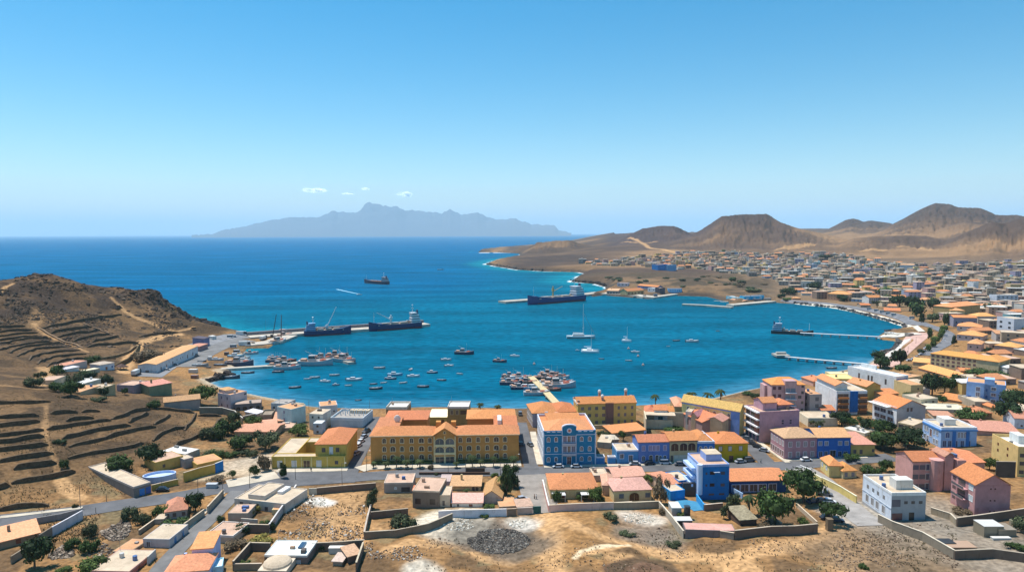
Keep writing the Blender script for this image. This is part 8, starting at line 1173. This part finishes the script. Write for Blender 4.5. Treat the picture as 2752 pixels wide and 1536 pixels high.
for k, (cn, wc, rn, rc, fl, dp, h, rz, x, y, z, w) in enumerate(recs):
    o = thing('town_house', lab[k][:150], 'house', (x, y, z), rz, 'houses of the far town'); MB().box(-w / 2, -dp / 2, -2, w / 2, dp / 2, h).obj('wall', mat(wc), o)
    if rn.startswith('orange'): MB().add([(-w / 2 - .4, -dp / 2 - .4, h), (w / 2 + .4, -dp / 2 - .4, h), (w / 2 + .4, dp / 2 + .4, h), (-w / 2 - .4, dp / 2 + .4, h), (-w / 2 + 1.2, 0, h + 2.2), (w / 2 - 1.2, 0, h + 2.2)], [(0, 1, 5, 4), (1, 2, 5), (2, 3, 4, 5), (3, 0, 4), (3, 2, 1, 0)]).obj('roof', mat(rc, 'tile'), o)
    else: MB().box(-w / 2 - .25, -dp / 2 - .25, h, w / 2 + .25, dp / 2 + .25, h + .4).obj('roof', mat(rc, 'flat'), o)
    pm = win_mesh(1.4, 1.4, None, DGLASS, False)[0]
    for f_ in range(min(fl, 3)):
        for q in (-.3, .0, .3)[:3 if w > 11 else 2]: inst('window', pm, o, (w * q + .5, -dp / 2, f_ * 2.9 + .9))
# scattered far trees
tn = 0; TR_ = []
while tn < 46:
    x = fr.uniform(x0, x1); y = fr.uniform(y0, y1)
    if not inpoly(x, y, FW) or any(math.hypot(x - q[0], y - q[1]) < q[2] * .5 + 3 for i in (-1, 0, 1) for j in (-1, 0, 1) for q in cell.get((int(x // 30) + i, int(y // 30) + j), ())): continue
    px, py = proj((x, y, gz(x, y))); TR_.append((zone(px, py), px, x, y)); tn += 1
for zn in sorted(set(t[0] for t in TR_)):
    L_ = sorted(t for t in TR_ if t[0] == zn)
    for j, (_, px, x, y) in enumerate(L_): s = fr.uniform(8, 16); plant((x, y, gz(x, y) - .5), s, s * fr.uniform(.5, .75), 'far', fr.choice(['dark', 'tree', 'bush']), 'round garden tree %s%s' % (zn, '' if len(L_) == 1 else ', ' + ordn(j, len(L_))), 'garden_tree', 'tree', 'garden trees of the far town')
BL = [G(*p)[:2] for p in ((1690,733),(1960,742),(2070,768),(1970,795),(1830,784),(1700,776),(1620,750))]; bx = np.array(BL); tn = 0; L_ = []
while tn < 26:
    x = fr.uniform(*sorted((bx[:, 0].min(), bx[:, 0].max()))); y = fr.uniform(bx[:, 1].min(), bx[:, 1].max())
    if not inpoly(x, y, BL) or gz(x, y) < 2: continue
    L_.append((proj((x, y, gz(x, y)))[0], x, y)); tn += 1
L_.sort()
for j, (px, x, y) in enumerate(L_): s = fr.uniform(7, 17); plant((x, y, gz(x, y) - .5), s * 1.4, s * .35, 'far', fr.choice(['dark', 'bush', 'dry']), 'low scrub on the brown bluff above the far quays, %s' % ordn(j, len(L_)), 'shrub', 'shrub', 'scrub of the bluff')
# ---------------------------------------------------------------- stones, rubble, riprap, weeds
def rocks(name, label, pts, smin, smax, cols, flat=.6, seed=1, cat='rocks'):
    rg = random.Random(seed); mb = MB(); ms = [mat(c, 'rock') for c in cols]
    for (x, y, z) in pts:
        s = rg.uniform(smin, smax) * (1 if rg.random() > .08 else 1.8); V = []
        for (a, b, c) in ((-1, -1, 0), (1, -1, 0), (1, 1, 0), (-1, 1, 0), (-.7, -.7, 1), (.7, -.7, 1), (.7, .7, 1), (-.7, .7, 1)): V.append((x + a * s * rg.uniform(.6, 1.2), y + b * s * rg.uniform(.6, 1.2), z - s * .3 + c * s * flat * rg.uniform(.8, 1.8)))
        mb.add(V, [(4, 5, 6, 7), (0, 1, 5, 4), (1, 2, 6, 5), (2, 3, 7, 6), (3, 0, 4, 7)], rg.choice(ms))
    o = mb.obj(name, ms[0]); tag(o, label, cat, kind='stuff'); return o
def area(t, x0, y0, x1, y1, n, rg, ell=True, thr=0, ns=8):
    out = []
    while len(out) < n:
        u, v = rg.uniform(-1, 1), rg.uniform(-1, 1)
        if ell and u * u + v * v > 1: continue
        p = G(*T(t, (x0 + x1) / 2 + u * (x1 - x0) / 2, (y0 + y1) / 2 + v * (y1 - y0) / 2))
        if thr and vnoise(np.array([p[0]]), np.array([p[1]]), ns, 5)[0] < thr: continue
        out.append(tuple(p))
    return out
rg = random.Random(5); DR = [(.05, .045, .04), (.085, .075, .065), (.12, .105, .09), (.22, .2, .17)]; BR = [(.15, .10, .065), (.22, .15, .10), (.10, .07, .05), (.36, .27, .19)]
rocks('rubble_field', 'field of dark stones on the wasteland before the whitewashed wall', area('T3', 670, 940, 1390, 1230, 4200, rg, thr=.25), .10, .27, DR, .7, 2, 'rubble')
rocks('small_rubble', 'scattered stones over the wasteland', area('T3', -200, 860, 1500, 1550, 350, rg, True, .5) + area('T4', 0, 860, 2600, 1550, 450, rg, True, .55) + area('T5', 350, 850, 1850, 1600, 1100, rg, True, .5) + area('T3', 1300, 850, 2800, 1550, 250, rg, True, .55), .06, .22, BR, .8, 3, 'stones')
rocks('stone_scree', 'pale rubble on the slope between the left lane and the road', area('T1', 1150, 780, 1500, 1080, 900, rg, thr=.3) + area('T1', 560, 1130, 850, 1330, 600, rg, thr=.3) + area('T1', 1000, 1100, 1300, 1300, 150, rg), .12, .38, [(.36, .29, .22), (.22, .17, .13), (.12, .09, .07)], .8, 4, 'rubble')
rocks('lot_stones', 'stones and clods over the vacant lot', area('T2', 850, 560, 1850, 1080, 900, rg, False, .5) + area('T2', 1850, 1100, 2500, 1440, 300, rg, False, .5), .08, .3, BR + [(.5, .46, .4)], .8, 6, 'stones')
rocks('white_debris', 'white building debris strewn near the walls', area('T3', 360, 820, 760, 960, 260, rg) + area('T3', 1130, 840, 1370, 940, 160, rg) + area('T2', 1230, 590, 1400, 680, 110, rg) + area('T4', 100, 760, 480, 880, 160, rg), .08, .3, [(.66, .62, .54), (.5, .46, .38), (.3, .26, .2)], .6, 7, 'debris')
def along(P_, n, w, side, rg, z0, z1, tw=None):
    Q = [W(*p)[:2] for p in P_]; Ls = [math.hypot(*(b - a)) for a, b in zip(Q[:-1], Q[1:])]; out = []
    for _ in range(n):
        t = rg.uniform(0, sum(Ls)); k = 0
        while t > Ls[k] and k < len(Ls) - 1: t -= Ls[k]; k += 1
        a, b = Q[k], Q[k + 1]; f = min(t / Ls[k], 1); d = (b - a) / Ls[k]; o_ = rg.uniform(0, w) * side; out.append((a[0] + (b[0] - a[0]) * f - d[1] * o_, a[1] + (b[1] - a[1]) * f + d[0] * o_, z1 + (z0 - z1) * abs(o_) / w))
    return out
rocks('riprap', 'dark riprap boulders along the promenade shore', along([(2134,816),(2250,829),(2334,850),(2386,864),(2427,876),(2431,888),(2378,893)], 1500, 6, 1, rg, 0, 1.8) + along([(2410,917),(2412,927),(2396,944),(2372,950),(2350,968)], 700, 6, 1, rg, 0, 1.8), .5, 1.2, [(.05, .045, .045), (.09, .08, .075), (.16, .14, .13)], .8, 8, 'riprap')
rocks('shore_rocks', 'black rocks at the tip of the left headland', along([(500,860),(545,872),(556,882),(556,888)], 420, 12, 1, rg, 0, 2.2) + along([(548,884),(590,880)], 60, 5, 1, rg, 0, .8) + along([(560,1027),(632,1010)], 200, 5, 1, rg, 0, .7) + along([(1534,757),(1600,763),(1627,771)], 300, 16, 1, rg, 0, 3) + along([(1305,710),(1393,725),(1463,729)], 400, 22, 1, rg, 0, 3), .6, 2.0, [(.035, .028, .025), (.06, .045, .04)], .8, 9, 'rocks')
rocks('headland_crags', 'dark crags along the crest of the left headland', [p for p in (tuple(WD(a, b, 715 + rg.uniform(-22, 16))) for a, b in [(rg.uniform(60, 130), 738) for _ in range(60)] + [(rg.uniform(250, 500), 780) for _ in range(0)])] and [(x, y, gz(x, y)) for x, y in [(lambda q: (q[0], q[1]))(WD(rg.gauss(105, 35) if k < 150 else 520 - abs(rg.gauss(0, 110)), 760, 735 - abs(rg.gauss(0, 34)))) for k in range(620)]], 0.5, 2.0, [(.045, .032, .024), (.08, .055, .038), (.06, .042, .03)], .5, 10, 'crags')
rocks('hill_stones', 'dark stones scattered over the left headland slope', area('V1', -100, 250, 2100, 1000, 2600, rg, False, .5, 14), .3, 1.0, [(.05, .036, .027), (.09, .062, .042), (.14, .10, .07)], .5, 12, 'stones')
def tufts(name, label, pts, h, cols, seed):
    rg = random.Random(seed); mb = MB(); ms = [mat(c, 'leaf') for c in cols]
    for (x, y, z) in pts:
        for k in range(5):
            a = rg.uniform(0, 6.28); l = h * rg.uniform(.5, 1.2); dx, dy = math.cos(a) * l * .7, math.sin(a) * l * .7; mb.add([(x - dy * .35, y + dx * .35, z), (x + dy * .35, y - dx * .35, z), (x + dx, y + dy, z + l)], [(0, 1, 2)], rg.choice(ms))
    tag(mb.obj(name, ms[0]), label, 'weeds', kind='stuff')
tufts('dry_weeds', 'dry weeds and low scrub over the bare ground', area('T4', 0, 1000, 2600, 1500, 450, rg, False, .5, 2.5) + area('T5', 500, 880, 1800, 1500, 500, rg, False, .5, 2.5) + area('T2', 800, 560, 1850, 1100, 500, rg, False, .5, 2.5) + area('T3', 0, 1050, 2600, 1500, 200, rg, False, .55, 2.5) + area('T1', 500, 780, 1800, 1400, 1500, rg, False, .45) + area('T1', 0, 280, 1500, 760, 500, rg, False, .5) + area('U1', 0, 700, 2400, 1400, 1600, rg, False, .5) + area('V1', 0, 300, 2000, 1200, 1500, rg, False, .5), .42, [(.11, .095, .045), (.09, .08, .04), (.15, .11, .06)], 3)
# ---------------------------------------------------------------- clouds above the island
cm_, N, L = newmat('cloud'); o_ = N.new('ShaderNodeOutputMaterial'); pv = N.new('ShaderNodeBsdfDiffuse'); pv.inputs[0].default_value = (.9, .9, .9, 1); tl = N.new('ShaderNodeBsdfTranslucent'); tl.inputs[0].default_value = (.9, .9, .9, 1); m1 = N.new('ShaderNodeAddShader'); L.new(pv.outputs[0], m1.inputs[0]); L.new(tl.outputs[0], m1.inputs[1]); tr_ = N.new('ShaderNodeBsdfTransparent'); m2 = N.new('ShaderNodeMixShader'); tc = N.new('ShaderNodeTexCoord'); nn = N.new('ShaderNodeTexNoise'); nn.inputs['Scale'].default_value = .004; nn.inputs['Detail'].default_value = 6; L.new(tc.outputs['Object'], nn.inputs['Vector']); mr = N.new('ShaderNodeMapRange'); mr.inputs[1].default_value = .3; mr.inputs[2].default_value = .65; mr.inputs[4].default_value = .30; L.new(nn.outputs['Fac'], mr.inputs[0]); L.new(mr.outputs[0], m2.inputs[0]); L.new(tr_.outputs[0], m2.inputs[1]); L.new(m1.outputs[0], m2.inputs[2]); L.new(m2.outputs[0], o_.inputs['Surface'])
cr_ = random.Random(3)
for (x, y, w_, h_, lb) in [(845, 513, 70, 16, 'largest thin white cloud left above the island'), (981, 508, 16, 9, 'tiny round white cloud above the island summit'), (933, 521, 24, 6, 'faint sliver of cloud between the two larger ones'), (1090, 523, 42, 18, 'compact white cloud right above the island')]:
    D_ = 30000; c = WD(x, y, D_); k = D_ / FPX * 1.02; mb = MB()
    for j in range(9): u = cr_.uniform(-.5, .5); s = (1 - abs(u) * 1.5); mb.ball((u * w_ * k, cr_.uniform(-200, 200), cr_.uniform(-.1, .25) * h_ * k * s), w_ * k * .2 * cr_.uniform(.6, 1), 350, h_ * k * .42 * max(s, .3), n=12, k=8)
    me = mb.mesh('cloud', cm_); o = inst('cloud', me, None, tuple(c)); tag(o, lb, 'cloud')
